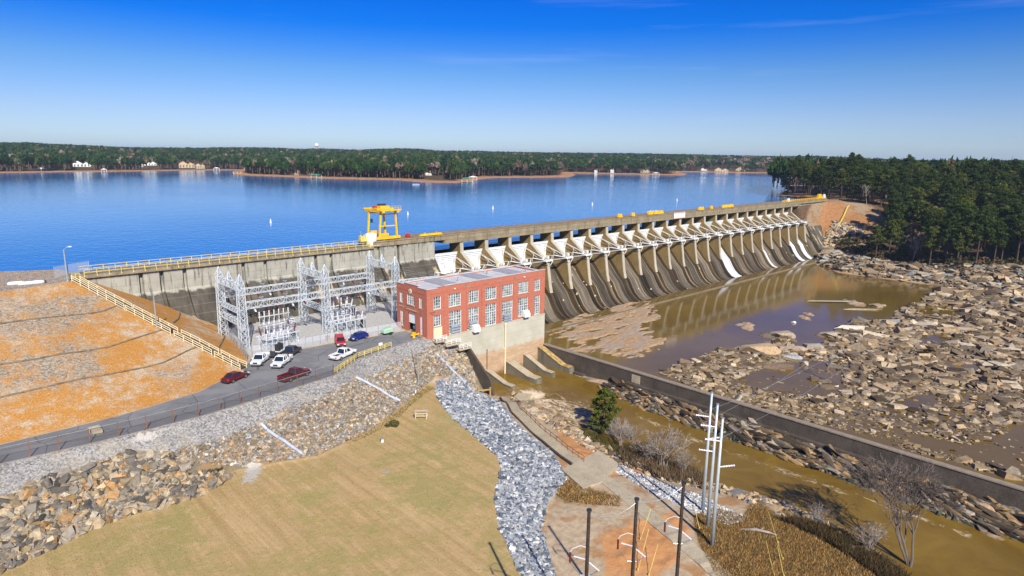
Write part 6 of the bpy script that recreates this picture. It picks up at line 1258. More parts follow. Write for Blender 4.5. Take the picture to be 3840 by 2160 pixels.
# river near bank stones
x, y = scatter([(1290,990),(1385,1040),(1500,1112),(1640,1178),(1830,1228),(2000,1278),(2130,1338),(2230,1405),(2200,1440),(2100,1370),(1960,1300),(1840,1250),(1640,1200),(1480,1130),(1380,1070),(1280,1010)], -12, 1800); s = np.clip(rng.lognormal(-1.25, .5, len(x)), .1, .9); rocks('bank_stones', x, y, s, BED+[(.2,.2,.2)], 'stones lining the near bank of the river channel', tilt=.6)
# far right bank rocks
n_ = 30000; x = rng.uniform(220, 360, n_); y = rng.uniform(-20, 130, n_); z = hgt(x, y); q = proj(np.stack([x, y, z], -1)); ok = inpoly(q[:, 0], q[:, 1], [(2060,640),(2100,636),(2200,650),(2330,668),(2450,664),(2650,668),(2650,790),(2480,750),(2380,716),(2290,706),(2200,696),(2110,678),(2060,668)]); x, y = x[ok][:5200], y[ok][:5200]; s = np.clip(rng.lognormal(-.2, .55, len(x)), .3, 2.8)
rocks('far_bank_rocks', x, y, s, BED+[(.32,.33,.30)]*3, 'tilted rock ledges along the wooded far bank of the pool', shapes=RL_+RS, tilt=.35, sink=.25, align=radians(-60), bright=(.45,1.1), asd=.25)
x, y = scatter([(2052,592),(2105,592),(2108,612),(2085,622),(2056,618)], 0, 500); x = rng.uniform(356, 380, 700); y = rng.uniform(120, 137, 700); s = np.clip(rng.lognormal(-.3, .35, 700), .3, 1.4); rocks('far_end_riprap', x, y, s, TAN, 'tan stone facing at the far end of the dam', tilt=.6)
# named large boulders standing clear in the pool
def boulder(P, r, col, lab, sc=(1,1,1), rz=0, shapes=RL_):
    q = g(*P, -13); i = random.randrange(len(shapes)); V, F_ = shapes[i]; V = V*np.array([r*sc[0], r*sc[1], r*sc[2]*1.1]); c, s = cos(rz), sin(rz); V = V@np.array([[c, s, 0], [-s, c, 0], [0, 0, 1]]); me = npmesh('boulder', V, F_, colors=np.tile(np.array(col), (len(V), 1))); o = link('boulder', me, M['rock']); o.location = (q[0], q[1], -12.95+r*.08*sc[2]); tag(o, lab, 'boulder', 'large boulders standing in the pool')
f7 = lambda a, b: ((2800+a/2.477)/1.490683, (1000+b/2.477)/1.490683)
for P, r, c, sc, lab in (((330,650),3.6,(.40,.33,.25),(1.3,.8,1),'flat topped tan boulder in the pool left of the rock field'),((630,755),2.7,(.38,.34,.29),(1.2,.8,1.1),'rounded grey boulder standing alone in the purple pool'),((430,770),3.0,(.42,.34,.26),(1.6,.6,.8),'long low slab right of the square tan outcrop'),((120,800),4.6,(.52,.38,.23),(1.5,.75,1.2),'square orange tan outcrop at the left edge of the rock field'),((390,850),3.0,(.36,.37,.38),(1.5,.5,.7),'pale grey slab below the square tan outcrop'),((970,590),3.4,(.66,.58,.48),(1.5,.7,1.2),'bright pale boulder at the point of the rock field'),((780,640),2.8,(.44,.38,.30),(1.5,.7,.9),'low boulder just left of the bright pale one'),((1240,660),3.6,(.50,.41,.30),(1.3,.8,1.2),'big tan boulder behind the bright pale one'),((1200,370),2.5,(.33,.26,.19),(1.2,.9,.9),'small rough boulder alone in the upper pool'),((780,332),4.0,(.40,.36,.26),(2.2,.3,.35),'thin log like slab floating in the upper pool'),((1080,400),3.2,(.38,.31,.2),(2.2,.25,.3),'thin diagonal ledge in the upper pool'),((435,522),1.0,(.80,.80,.80),(1,.6,1.2),'small white rock in the purple part of the pool'),((1350,530),3.0,(.34,.35,.34),(1.3,.8,.9),'grey boulder in the water right of the purple pool'),((540,910),1.5,(.55,.48,.38),(.7,.7,1.4),'small upright pale rock between the outcrops'),((310,940),3.2,(.18,.13,.09),(1.4,.7,1),'dark brown boulder low in the pool'),((1800,270),3.6,(.5,.44,.36),(1.6,.5,.8),'pale slab at the upper right edge of the pool'),((2160,45),0,(0,0,0),(1,1,1),''),((1620,560),3.4,(.45,.38,.3),(1.4,.7,1),'tan boulder in the centre of the rock field'),((2000,590),2.6,(.40,.31,.23),(1.4,.8,1),'brown flat boulder beside the small inner pool'),((2370,930),2.6,(.5,.44,.33),(1.1,.9,1.2),'pale boulder at the right edge above the inner pool')):
    if r: boulder(f7(*P), r, c, lab, sc, radians(-45))
boulder((1560/1, 0), .0001, (.4,.3,.2), 'x') if False else None
# ------------------------------------------------------------ foliage
def leaf_cloud(centers, radii, n_per, size, flat_=.7, seed=1, updir=.3):
    r = np.random.default_rng(seed); C = []; S = []
    for c, rad in zip(centers, radii):
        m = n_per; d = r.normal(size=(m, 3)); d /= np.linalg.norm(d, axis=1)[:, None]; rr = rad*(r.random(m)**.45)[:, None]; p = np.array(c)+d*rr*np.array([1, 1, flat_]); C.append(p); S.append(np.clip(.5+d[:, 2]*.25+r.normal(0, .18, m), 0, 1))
    C = np.concatenate(C); S = np.concatenate(S); n = len(C); u = r.normal(size=(n, 3)); u /= np.linalg.norm(u, axis=1)[:, None]; v = np.cross(u, r.normal(size=(n, 3))); v /= np.linalg.norm(v, axis=1)[:, None]
    s = size*r.uniform(.6, 1.35, n)[:, None]; V = np.stack([C-u*s-v*s*.5, C+u*s-v*s*.4, C+u*s*.7+v*s*.6, C-u*s*.8+v*s*.5], 1).reshape(-1, 3); F_ = np.arange(4*n).reshape(n, 4); return V, F_, np.repeat(S, 4)
def pine_proto(seed, h, spread=.2, dens=1.0, crown_from=.42, mat='pine', n_leaf=26, leaf=.42, label=None):
    r = random.Random(seed); t = empty('pine_tree', (0, 0, 0)); tr = MB(); lean = (r.uniform(-.03, .03)*h, r.uniform(-.03, .03)*h); tr.tube([(0, 0, -.5), (lean[0]*.3, lean[1]*.3, h*.5), (lean[0], lean[1], h*.97)], [h*.014+.06, h*.010+.03, .03], 7)
    cs = []; rs = []; nb = int(26*dens)
    for k in range(nb):
        f = crown_from+(1-crown_from)*((k+r.random())/nb); a = k*2.4+r.uniform(-.5, .5); uu = (f-crown_from)/(1-crown_from); prof = max(.22, sin(pi*min(.97, .22+.75*uu))**.6); reach = h*spread*prof*r.uniform(.55, 1.1); x = lean[0]*f+cos(a)*reach; y = lean[1]*f+sin(a)*reach; z = h*f+r.uniform(-.02, .03)*h; tr.tube([(lean[0]*f, lean[1]*f, h*(f-.03)), (x*.9, y*.9, z-.1)], [.05+h*.002, .02], 4, False)
        cs.append((x, y, z)); rs.append(h*r.uniform(.045, .085)*(1.0 if prof > .4 else .75))
        if r.random() < .6: cs.append((x*.5, y*.5, z+.02*h)); rs.append(h*.05)
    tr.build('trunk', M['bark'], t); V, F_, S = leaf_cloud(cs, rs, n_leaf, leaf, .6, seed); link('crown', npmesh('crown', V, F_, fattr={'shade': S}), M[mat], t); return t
def bare_proto(seed, h, spread=.5, depth=5, mat='palebark', name='bare_tree', twr=.012, trunk_r=.03, multi=1, fine=True):
    r = random.Random(seed); t = empty(name, (0, 0, 0)); tr = MB(); tw = MB()
    def br(p, d, L, rad, dep):
        n = 3; pts = [p]; q = p.copy(); dd_ = d.copy()
        for k in range(n): dd_ = (dd_+Vector((r.gauss(0, .12), r.gauss(0, .12), r.gauss(.03, .1)))).normalized(); q = q+dd_*(L/n); pts.append(q.copy())
        (tr if dep > 2 else tw).tube(pts, [rad*(1-.35*k/n) for k in range(n+1)], 6 if dep > 2 else 3, False)
        if dep == 0: return
        for _ in range(r.choice((2, 3, 3)) if dep < depth else 3):
            k = r.choice((2, 3, 3)); ax = Vector((r.gauss(0, 1), r.gauss(0, 1), r.gauss(0, .5))).normalized(); nd = (dd_+ax*spread*r.uniform(.6, 1.2)).normalized(); br(pts[k], nd, L*r.uniform(.62, .82), max(twr, rad*.58), dep-1)
    for _ in range(multi): br(Vector((r.uniform(-.1, .1)*multi, r.uniform(-.1, .1)*multi, -.2)), Vector((r.uniform(-.3, .3)*(multi > 1), r.uniform(-.3, .3)*(multi > 1), 1)).normalized(), h*.30, h*trunk_r/ (1 if multi == 1 else 1.8), depth)
    tr.build('trunk', M[mat], t, norm=False); tw.build('branches', M[mat], t, norm=False); return t
# forest on the right bank
protos = [pine_proto(i, h, sp, 1.3, cf, mt, 52, .36) for i, (h, sp, cf, mt) in enumerate(((24, .17, .48, 'pine'), (26, .16, .55, 'pine'), (21, .2, .42, 'pine2'), (24, .19, .5, 'pine'), (22, .19, .5, 'pine2'), (17, .22, .3, 'pine')))]
bareP = [bare_proto(31, 15, .45, 5, twr=.05, trunk_r=.016), bare_proto(32, 12, .5, 5, twr=.05, trunk_r=.016)]
for p in protos+bareP: p.hide_render = False
EDGE = [gg(x, y, -6) for x, y in ((2120,634),(2200,650),(2330,664),(2450,664),(2600,668))]
cand = []; used = []
pts_ = []
tries = 0
while len(pts_) < 2100 and tries < 60000:
    tries += 1; xx = random.uniform(318, 640); yy_ = random.uniform(-110, 330); P_ = proj(np.array([[xx, yy_, 5.0]]))[0]
    if not (1940 < P_[0] < 3000): continue
    zz_ = hz(xx, yy_) if xx < 438 and yy_ < 198 else 14.0
    q0 = proj(np.array([[xx, yy_, zz_]]))[0]
    # keep clear of water, dam end, orange bank and rocks
    if inpoly(np.array([q0[0]]), np.array([q0[1]]), [(2040,500),(2140,500),(2175,540),(2215,560),(2195,600),(2120,612),(2140,625),(2180,650),(2330,672),(2460,672),(2650,674),(3100,690),(3100,1400),(1900,1400),(1900,640)])[0]: continue
    if yy_ > 147 and (xx < 455+(yy_-190)*1.1 or xx < 405): continue
    if yy_ > 112 and xx < 406: continue
    if inpoly(np.array([q0[0]]), np.array([q0[1]]), [(1900,495),(2085,512),(2150,540),(2238,570),(2238,645),(2140,660),(1900,700)])[0]: continue
    md = 5.2 if xx < 440 else 7.5
    if any(abs(a-xx) < md and abs(b_-yy_) < md and hypot(a-xx, b_-yy_) < md for a, b_, c in pts_): continue
    pts_.append((xx, yy_, zz_))
pts_.sort(key=lambda p: hypot(p[0], p[1])+(400 if proj(np.array([[p[0], p[1], 10.]]))[0, 0] > 2620 else 0)); print('forest', len(pts_))
kinds = ('tall dark green pine in the right bank wood', 'narrow high crowned pine in the right bank wood', 'yellowish green pine in the right bank wood', 'dark broad crowned pine in the right bank wood', 'lighter green pine in the right bank wood', 'short dense pine in the right bank wood')
NI = 285; usedp = set()
for i, (x, y, z) in enumerate(pts_[:NI]):
    if random.random() < (.20 if i < 140 else .06): k = random.randrange(2); p = bareP[k]; key = ('b', k); lab = ('leafless pale tree at the edge of the right bank wood', 'smaller leafless tree at the edge of the right bank wood')[k]; cat = 'bare tree'; grp = ('taller leafless trees in the right bank wood', 'smaller leafless trees in the right bank wood')[k]
    else: k = random.randrange(6); p = protos[k]; key = ('p', k); lab = kinds[k]; cat = 'pine'; grp = 'right bank wood: '+kinds[k].replace(' in the right bank wood', '')+'s'
    if key in usedp: o = copy_tree(p)
    else: o = p; usedp.add(key)
    o.location = (x, y, z-.3); s = random.uniform(.74, .98)*(.62 if i < 30 and k == 5 else 1); o.scale = (s, s, s*random.uniform(.92, 1.08)); o.rotation_euler = (0, 0, random.uniform(0, 6.28)); tag(o, lab, cat, grp)
    o['_f'] = 1; del o['_f']
# merge of the rest as one wood, and the far woods as one canopy object
def crown_tmpl(seed, nf, conical=False):
    r = np.random.default_rng(seed); n = nf; d = r.normal(size=(n, 3)); d /= np.linalg.norm(d, axis=1)[:, None]; d[:, 2] = np.abs(d[:, 2])*1.0-.25; rad = r.uniform(.45, 1.0, n)[:, None]; C = d*rad*np.array([.5, .5, .52]); C[:, 2] += .55
    u = r.normal(size=(n, 3)); u /= np.linalg.norm(u, axis=1)[:, None]; v = np.cross(u, r.normal(size=(n, 3))); v /= np.linalg.norm(v, axis=1)[:, None]; s = r.uniform(.11, .22, n)[:, None]
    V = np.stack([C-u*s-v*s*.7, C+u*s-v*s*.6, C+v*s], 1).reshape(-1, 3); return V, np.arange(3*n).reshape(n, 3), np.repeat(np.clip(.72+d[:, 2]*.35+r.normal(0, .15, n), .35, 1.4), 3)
TM = [crown_tmpl(100+i, 46) for i in range(6)]; TMB = [crown_tmpl(200+i, 110) for i in range(6)]
def wood(name, x, y, z, w, h, cols, label, T=TM, mat=None, trunks=True):
    n = len(x); k = rng.integers(0, len(T), n); Vs = []; Fs = []; Cs = []; off = 0; a = rng.uniform(0, 6.28, n)
    for i, (V, F_, S) in enumerate(T):
        m = k == i; q = m.sum()
        if not q: continue
        c, s = np.cos(a[m])[:, None], np.sin(a[m])[:, None]; P = np.empty((q, len(V), 3)); P[..., 0] = (V[:, 0]*c-V[:, 1]*s)*w[m][:, None]+x[m][:, None]; P[..., 1] = (V[:, 0]*s+V[:, 1]*c)*w[m][:, None]+y[m][:, None]; P[..., 2] = V[:, 2][None]*h[m][:, None]+z[m][:, None]
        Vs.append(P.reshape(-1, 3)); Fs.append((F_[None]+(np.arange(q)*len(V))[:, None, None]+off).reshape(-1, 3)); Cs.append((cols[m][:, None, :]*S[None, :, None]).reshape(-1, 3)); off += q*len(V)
    if trunks:
        q = n; tx = np.array([[-.5, 0, 0], [.5, 0, 0], [.5, 0, 1], [-.5, 0, 1]]); rr = np.clip(w*.05, .15, .5)
        for ang in (0, 1.57):
            P = np.empty((q, 3, 3)); dx, dy = cos(ang), sin(ang)
            P[:, 0] = np.stack([x-rr*dx, y-rr*dy, z-1.5], -1); P[:, 1] = np.stack([x+rr*dx, y+rr*dy, z-1.5], -1); P[:, 2] = np.stack([x, y, z+h*.8], -1); Vs.append(P.reshape(-1, 3)); Fs.append((np.arange(q)*3)[:, None]+np.arange(3)[None]+off); Cs.append(np.tile(np.array([[.16, .115, .09]]), (q*3, 1))); off += q*3
    me = npmesh(name, np.concatenate(Vs), np.concatenate(Fs), colors=np.concatenate(Cs)); o = link(name, me, mat or M['farwood']); tag(o, label, 'woodland', kind='stuff'); return o
def farwood():
    m = NT('far_woodland_foliage'); c = m.attr('col', 'Color'); m.base(c).rough(.9); m.b.inputs['Specular IOR Level'].default_value = .1; return m.m
M['farwood'] = farwood()
PC = .95*np.array([(.018,.048,.012), (.025,.060,.013), (.035,.068,.014), (.014,.038,.012), (.045,.072,.016), (.022,.050,.018)]); BC = np.array([(.17,.12,.09), (.22,.17,.14), (.12,.085,.05)])
def wcols(n, pb): c = PC[rng.integers(0, 6, n)]*rng.uniform(.75, 1.3, (n, 1)); b_ = rng.random(n) < pb; c[b_] = BC[rng.integers(0, 3, b_.sum())]; return c
rest = np.array(pts_[NI:]); n = len(rest)
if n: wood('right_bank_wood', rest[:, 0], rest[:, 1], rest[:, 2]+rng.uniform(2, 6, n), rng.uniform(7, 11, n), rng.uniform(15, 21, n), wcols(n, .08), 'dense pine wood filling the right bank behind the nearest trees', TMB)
# undergrowth on the right bank
n_ = 6000; x = rng.uniform(300, 400, n_); y = rng.uniform(-30, 135, n_); z = hgt(x, y); q = proj(np.stack([x, y, z], -1)); ok = inpoly(q[:, 0], q[:, 1], [(2095,600),(2130,592),(2180,600),(2230,625),(2300,650),(2600,655),(2600,672),(2330,668),(2200,652),(2140,640),(2100,625)]); x, y, z = x[ok][:1500], y[ok][:1500], z[ok][:1500]; n = len(x)
wood('bank_undergrowth', x, y, z-.3, rng.uniform(1.5, 3.5, n), rng.uniform(1.2, 3.2, n), np.array([(.13,.085,.04), (.08,.075,.03), (.16,.11,.06), (.05,.06,.02)])[rng.integers(0, 4, n)], 'brown and olive scrub along the right bank below the pines', TM, trunks=False)
# ------------------------------------------------------------ far land, lake, houses
SHORE = [(-900,437),(-300,436),(0,434),(90,433),(180,431.5),(330,430),(420,428.5),(520,427.5),(596,427.5),(588,433),(594,438.5),(640,441),(700,443),(780,447),(860,449),(1000,452),(1065,457.5),(1120,459),(1185,458),(1200,450),(1240,446.5),(1310,446),(1390,445.5),(1430,444.5),(1444,440),(1436,434.5),(1500,436),(1560,437.5),(1640,439),(1716,440.5),(1725,437),(1700,432.5),(1760,432.5),(1850,433.5),(1940,435),(2005,436.3),(2012,438),(1998,447),(1993,460),(1984,478),(1962,489),(1956,491.5),(1975,493),(2010,497),(2022,501)]
shw = [g(x, y, 10.0)[:2] for x, y in SHORE]
ring = shw+[(470,186),(424,176),(440,160),(470,140),(470,-200),(9000,-3000),(9500,9500),(-6000,11000),(-2500,3000)]
R_ = np.exp(np.linspace(math.log(330), math.log(9000), 300)); AZ = np.radians(np.linspace(-22, 102, 560)); AA, RR_ = np.meshgrid(AZ, R_, indexing='ij'); LX = RR_*np.sin(AA); LY = RR_*np.cos(AA)
sd_ = sdist(LX, LY, ring)
SKY = [(-400,362),(0,360),(60,359),(120,363),(240,368),(340,372),(500,373),(600,372),(660,372),(760,376),(800,374),(900,378),(990,374),(1050,375),(1100,380),(1200,381),(1300,383.5),(1430,385),(1560,386),(1700,388.5),(1850,392),(1960,394),(2060,393),(2200,400),(2330,404),(2576,405),(2900,408)]
q = proj(np.stack([LX.ravel(), LY.ravel(), np.full(LX.size, 30.)], -1)); px = q[:, 0].reshape(LX.shape); dpt = q[:, 2].reshape(LX.shape); ys_ = np.interp(px, [s[0] for s in SKY], [s[1] for s in SKY]); yh = 370.3+px*(33.6/2576)
lim = CAMH+(yh-ys_)*1.490683/FP*dpt-17.0
hill = 10+np.clip(sd_, -40, 400)*.035+np.clip(sd_-300, 0, 1500)*.012+(fbm(LX*.003, LY*.003, 4)-.5)*10*np.clip(sd_/120, 0, 1)
LH = np.where(sd_ > 0, np.minimum(np.maximum(hill, 10.25), np.maximum(lim, 10.6)), 10+np.clip(sd_, -60, 0)*.12-.1)
near = (LX < 452) & (LY < 190); LH = np.where(near, -20, LH)
FV = np.stack([LX, LY, LH], -1); n1, n2 = LX.shape; ii = np.arange(n1*n2).reshape(n1, n2); FF = np.stack([ii[:-1, :-1], ii[:-1, 1:], ii[1:, 1:], ii[1:, :-1]], -1).reshape(-1, 4)
def far_mat():
    m = NT('far_shore_land'); sdv = m.attr('sd'); n = m.noise(.05, 5, .7); c = m.ramp(n, .35, .65, (.05,.035,.018), (.13,.08,.04)); rim = m.sstep(m.math('ADD', sdv, m.math('MULTIPLY', n, 16)), 36, 18); c = m.mix(rim, c, m.ramp(m.noise(.2, 4, .7), .35, .65, (.30,.13,.05), (.46,.28,.14))); m.base(c).rough(.95); return m.m
fl = link('far_shore', npmesh('far_shore', FV.reshape(-1, 3), FF, smooth=True, fattr={'sd': np.clip(sd_, -99, 400).ravel()}), far_mat()); struct(fl)
lk = sheet('lake_water', [(-900, 152.5), (389, 152.5), (395, 160), (470, 170), (520, 210), (9500, 210), (9500, 11000), (-6000, 11000), (-6000, 160)], 9.7, M['lake']); struct(lk)
# lake bottom apron upstream of dam is the ground sheet; woods
def lh(x, y):
    az = np.arctan2(x, y); r = np.hypot(x, y); i = np.clip((az-AZ[0])/(AZ[1]-AZ[0]), 0, n1-1.001); j = np.clip((np.log(r)-math.log(330))/(math.log(R_[1])-math.log(R_[0])), 0, n2-1.001); i0 = i.astype(int); j0 = j.astype(int); a = i-i0; b_ = j-j0
    f = lambda A: (A[i0, j0]*(1-a)+A[i0+1, j0]*a)*(1-b_)+(A[i0, j0+1]*(1-a)+A[i0+1, j0+1]*a)*b_
    return f(LH), f(sd_)
n_ = 60000; az = rng.uniform(radians(0), radians(86), n_); r = np.exp(rng.uniform(math.log(430), math.log(7000), n_)); x = r*np.sin(az); y = r*np.cos(az); z, sdv = lh(x, y)
CLEAR = [(205,405),(370,403),(483,410),(745,450),(795,432),(1095,440),(1420,440)]
qq = proj(np.stack([x, y, z], -1)); vis = (qq[:, 0] > -120) & (qq[:, 0] < 2700)
clear = np.zeros(n_, bool)
for (cx_, cy_, wx_, wy_) in ((205,424,26,6),(370,421,26,6),(470,422,26,7),(506,424,14,6),(780,443,34,3.2),(745,440,16,3),(1098,449,34,7),(1640,434,20,3),(1820,430,35,3),(1868,428,20,3),(1935,431,20,4)): clear |= (np.abs(qq[:, 0]-cx_) < wx_) & (np.abs(qq[:, 1]-cy_) < wy_)
ok = vis & (sdv > 15) & ~clear & ~((x < 660) & (y < 330) & (x > 300)); ok &= ~(near_ := (x < 470) & (y < 200))
x, y, z, sdv = x[ok], y[ok], z[ok], sdv[ok]; d = np.hypot(x, y); front = sdv < 60; print('far trees', len(x))
w = np.where(d < 1500, rng.uniform(8, 12, len(x)), rng.uniform(9, 14, len(x))*np.clip(d/1500, 1, 4)); h = rng.uniform(11, 16, len(x))*np.where(front, 1.05, 1.0)
pb = np.where((x > 1000) & (y < 760), .30, .08); c = wcols(len(x), .09); bb = rng.random(len(x)) < (pb-.08); c[bb] = BC[rng.integers(0, 2, bb.sum())]
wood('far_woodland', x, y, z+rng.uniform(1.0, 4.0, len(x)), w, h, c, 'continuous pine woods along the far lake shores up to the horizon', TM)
# extra front row of trees along the peninsula with visible trunks: individuals
n_ = 7000; az = rng.uniform(radians(20), radians(75), n_); r = rng.uniform(430, 1150, n_); x = r*np.sin(az); y = r*np.cos(az); z, sdv = lh(x, y); qq = proj(np.stack([x, y, z], -1)); clear = np.zeros(n_, bool)
for (cx_, cy_, wx_, wy_) in ((780,443,34,3.2),(745,440,16,3),(1098,449,34,7),(1640,434,20,3)): clear |= (np.abs(qq[:, 0]-cx_) < wx_) & (np.abs(qq[:, 1]-cy_) < wy_+4)
ok = (sdv > 13) & (sdv < 40) & ~clear & (qq[:, 0] > 0) & (qq[:, 0] < 1960) & (y > 330); x, y, z = x[ok][:1000], y[ok][:1000], z[ok][:1000]; n = len(x); wood('shoreline_trees', x, y, z+rng.uniform(2, 6, n), rng.uniform(6, 10, n), rng.uniform(10, 15, n), wcols(n, .22), 'front row of pines and bare trees standing along the peninsula shore', TMB)
# headland trees by the dam end: individual pines
def place(p, x, y, z, s, lab, cat, grp=None): o = copy_tree(p); o.location = (x, y, z); o.scale = (s, s, s); o.rotation_euler = (0, 0, random.uniform(0, 6.28)); tag(o, lab, cat, grp); return o
q = g(1972, 489, 10.3); place(protos[2], q[0], q[1], 10.2, .62, 'lone pine on the small spit in the lake right of the dam', 'pine'); q = g(1982, 488, 10.3); place(protos[5], q[0], q[1], 10.2, .7, 'short dense pine beside the lone one on the small lake spit', 'pine')
# houses
def house(P, w, dp, h, wall, roof, lab, rz=None, wings=1):
    q = g(*P, 12.0); zb = float(lh(np.array([q[0]]), np.array([q[1]]))[0][0]); az_ = atan2(q[1], q[0]); t = empty('house', (q[0], q[1], zb-.5), (az_-pi/2) if rz is None else rz); t.scale = (.8, .8, .72)
    def gable(x0, x1, y0, y1, hh, rh, nm):
        m_ = MB(); m_.box(x0, y0, -3, x1, y1, hh); m_.prism([(x0, hh), (x1, hh), ((x0+x1)/2, hh+rh)], y0, y1, 'y'); m_.build('wall', wall, t)
        m_ = MB(); xm = (x0+x1)/2; m_.hexa([(x0-.5, y0-.6, hh-.2), (xm, y0-.6, hh+rh+.05), (xm, y1+.6, hh+rh+.05), (x0-.5, y1+.6, hh-.2), (x0-.5, y0-.6, hh+.1), (xm, y0-.6, hh+rh+.4), (xm, y1+.6, hh+rh+.4), (x0-.5, y1+.6, hh+.1)]); m_.hexa([(xm, y0-.6, hh+rh+.05), (x1+.5, y0-.6, hh-.2), (x1+.5, y1+.6, hh-.2), (xm, y1+.6, hh+rh+.05), (xm, y0-.6, hh+rh+.4), (x1+.5, y0-.6, hh+.1), (x1+.5, y1+.6, hh+.1), (xm, y1+.6, hh+rh+.4)]); rf_ = m_.build('roof', roof, t); return rf_
    rf_ = gable(-w/2, w*.05, -dp/2, dp/2, h, w*.20, 'a'); gable(w*.05, w/2, -dp/2+1.5, dp/2-1, h*.85, w*.15, 'b')
    m_ = MB(); m_.box(w*.2, 0, h, w*.2+1.2, 1.2, h+4); m_.build('chimney', M['brownwall'], rf_)
    for k in range(5): m_ = MB(); x = -w/2+w*(k+.5)/5; yy_ = -dp/2 if x < w*.05 else -dp/2+1.5; m_.box(x-w*.05, yy_-.06, h*.15, x+w*.05, yy_-.01, h*.75); m_.build('window', M['glass'], t)
    m_ = MB(); m_.box(-w/2, -dp/2-2.5, -3, w/2, -dp/2-.6, .2); m_.build('deck', M['timber'], t)
    tag(t, lab, 'house', 'houses on the far lake shore'); return t
HW = M['white']; TN = flat('tan_siding', (.55,.42,.24), .8)
house((206,420), 26, 12, 7, HW, M['grayroof'], 'white gabled house at the left of the far shore'); house((229,419), 10, 10, 6, HW, M['greenroof'], 'small green roofed annex right of the leftmost white house')
house((376,418), 24, 12, 6, HW, M['grayroof'], 'white twin gabled house second from the left on the far shore'); house((352,420), 10, 10, 6, HW, M['brownwall'], 'small white house with brown roof left of the twin gabled house')
house((470,421), 26, 14, 9, TN, M['brownwall'], 'large tan house with high bank wall on the far shore'); house((504,422), 15, 12, 8, TN, M['brownwall'], 'narrow tan house right of the large tan house')
house((783,437), 8, 8, 6, TN, M['brownwall'], 'small ochre house in the trees on the peninsula'); house((746,438), 6, 5, 4, M['brownwall'], M['grayroof'], 'little brown cabin at the left end of the peninsula'); house((1078,442), 9, 7, 4, HW, M['grayroof'], 'pale cabin among pines at the tip of the peninsula')
house((1540,433), 7, 5, 7, HW, M['white'], 'white boathouse on the orange shore right of the peninsula'); house((1421,431), 7, 5, 6, HW, M['white'], 'white square boathouse at the inlet behind the peninsula') if False else house((1538+121-160,432.5), 6, 5, 6, HW, M['white'], 'smaller white boathouse in the inlet behind the peninsula')
house((1622,434), 18, 9, 5, TN, M['white'], 'long pale roofed lake house on the middle far shore'); house((1772,429), 16, 10, 5, HW, M['brownwall'], 'white house with brown roof on the farthest shore'); house((1815,430), 30, 10, 5, TN, M['white'], 'wide pale house near the water on the farthest shore'); house((1870,430), 34, 10, 5, TN, M['brownwall'], 'long low tan house on the farthest shore'); house((1960,431), 18, 8, 5, HW, M['white'], 'white lake house left of the near pine headland')
def dock(P, lab, roofm, w=12, dp=7, boat=False):
    q = g(*P, 9.8); az_ = atan2(q[1], q[0]); t = empty('boat_dock', (q[0], q[1], 9.7), az_-pi/2); m_ = MB(); m_.box(-w/2, -dp/2, .6, w/2, dp/2, .85); m_.build('deck', M['timber'], t)
    for sx in (-1, 0, 1):
        for sy in (-1, 1): m_ = MB(); m_.beam((sx*w*.46, sy*dp*.45, -2), (sx*w*.46, sy*dp*.45, 3.4), .3); m_.build('post', M['white'], t)
    m_ = MB(); m_.prism([(-w/2-.4, 3.3), (w/2+.4, 3.3), (0, 4.6)], -dp/2-.5, dp/2+.5, 'y'); m_.build('roof', roofm, t); tag(t, lab, 'boat dock', 'boat docks on the far shores')
dock((104,431), 'white roofed boat dock at the far left shore', M['white']); dock((262,433), 'small white boat shelter below the first white house', M['white'], 6, 5); dock((597,437.5), 'grey roofed dock at the left tip of the peninsula', M['grayroof'], 9, 6); dock((796,447.5), 'dark green roofed dock below the ochre house', M['greenroof'], 12, 6); dock((1175,459), 'green roofed dock at the near tip of the peninsula', M['greenroof'], 11, 6); dock((1190,453), 'white framed dock just behind the green roofed one', M['white'], 9, 5); dock((627,429), 'long white dock in the bay left of the peninsula', M['white'], 14, 5); dock((1650,441), 'pale dock below the long lake house', M['white'], 10, 5); dock((545,429), 'small white dock right of the tan houses', M['white'], 8, 5)
# boat and buoys
q = g(1047, 465, 9.75); t = empty('motor_boat', (q[0], q[1], 9.75), 2.2); m_ = MB(); m_.loft([[(x, -w, .9), (x, -w*.5, .0), (x, w*.5, 0), (x, w, .9)] for x, w in ((-3.2, 1.1), (0, 1.2), (2, .9), (3.4, .1))]); m_.build('hull', M['white'], t); m_ = MB(); m_.hexa([(-.6, -.8, .9), (.8, -.7, .9), (.8, .7, .9), (-.6, .8, .9), (-.6, -.7, 1.9), (.1, -.6, 1.9), (.1, .6, 1.9), (-.6, .7, 1.9)]); m_.build('windscreen', M['glass'], t); m_ = MB(); m_.box(-3.6, -.25, .3, -3.2, .25, 1.3); m_.build('outboard_motor', M['dark'], t); tag(t, 'small white motor boat moving near the tip of the peninsula', 'boat')
bu = [((681,560), 'leftmost white buoy on the lake, left of the crane'), ((1026,540), 'white buoy just right of the crane top'), ((1240,525), 'white buoy above the first open gates'), ((1490,515), 'white buoy in the middle of the lake right half'), ((1703,505), 'rightmost white buoy, nearest the far end of the dam'), ((1758,342), None)]
first = None
for P, lab in bu:
    if lab is None: continue
    q = g(*P, 9.7)
    if first is None:
        t = empty('lake_buoy', (0, 0, 0)); m_ = MB(); m_.tube([(0, 0, -.4), (0, 0, .5), (0, 0, .6), (0, 0, 1.8), (0, 0, 2.0)], [.5, .5, .38, .3, .15], 14); m_.build('float', M['buoy'], t); m_ = MB(); m_.tube([(0, 0, 1.5), (0, 0, 1.7)], .36, 14); m_.build('band', flat('buoy_orange', (.8,.3,.08), .5), t); first = t; o = t
    else: o = copy_tree(first)
    o.location = (q[0], q[1], 9.7); o.scale = (.75,.75,.75); tag(o, lab, 'buoy', 'white buoys in a line on the lake')
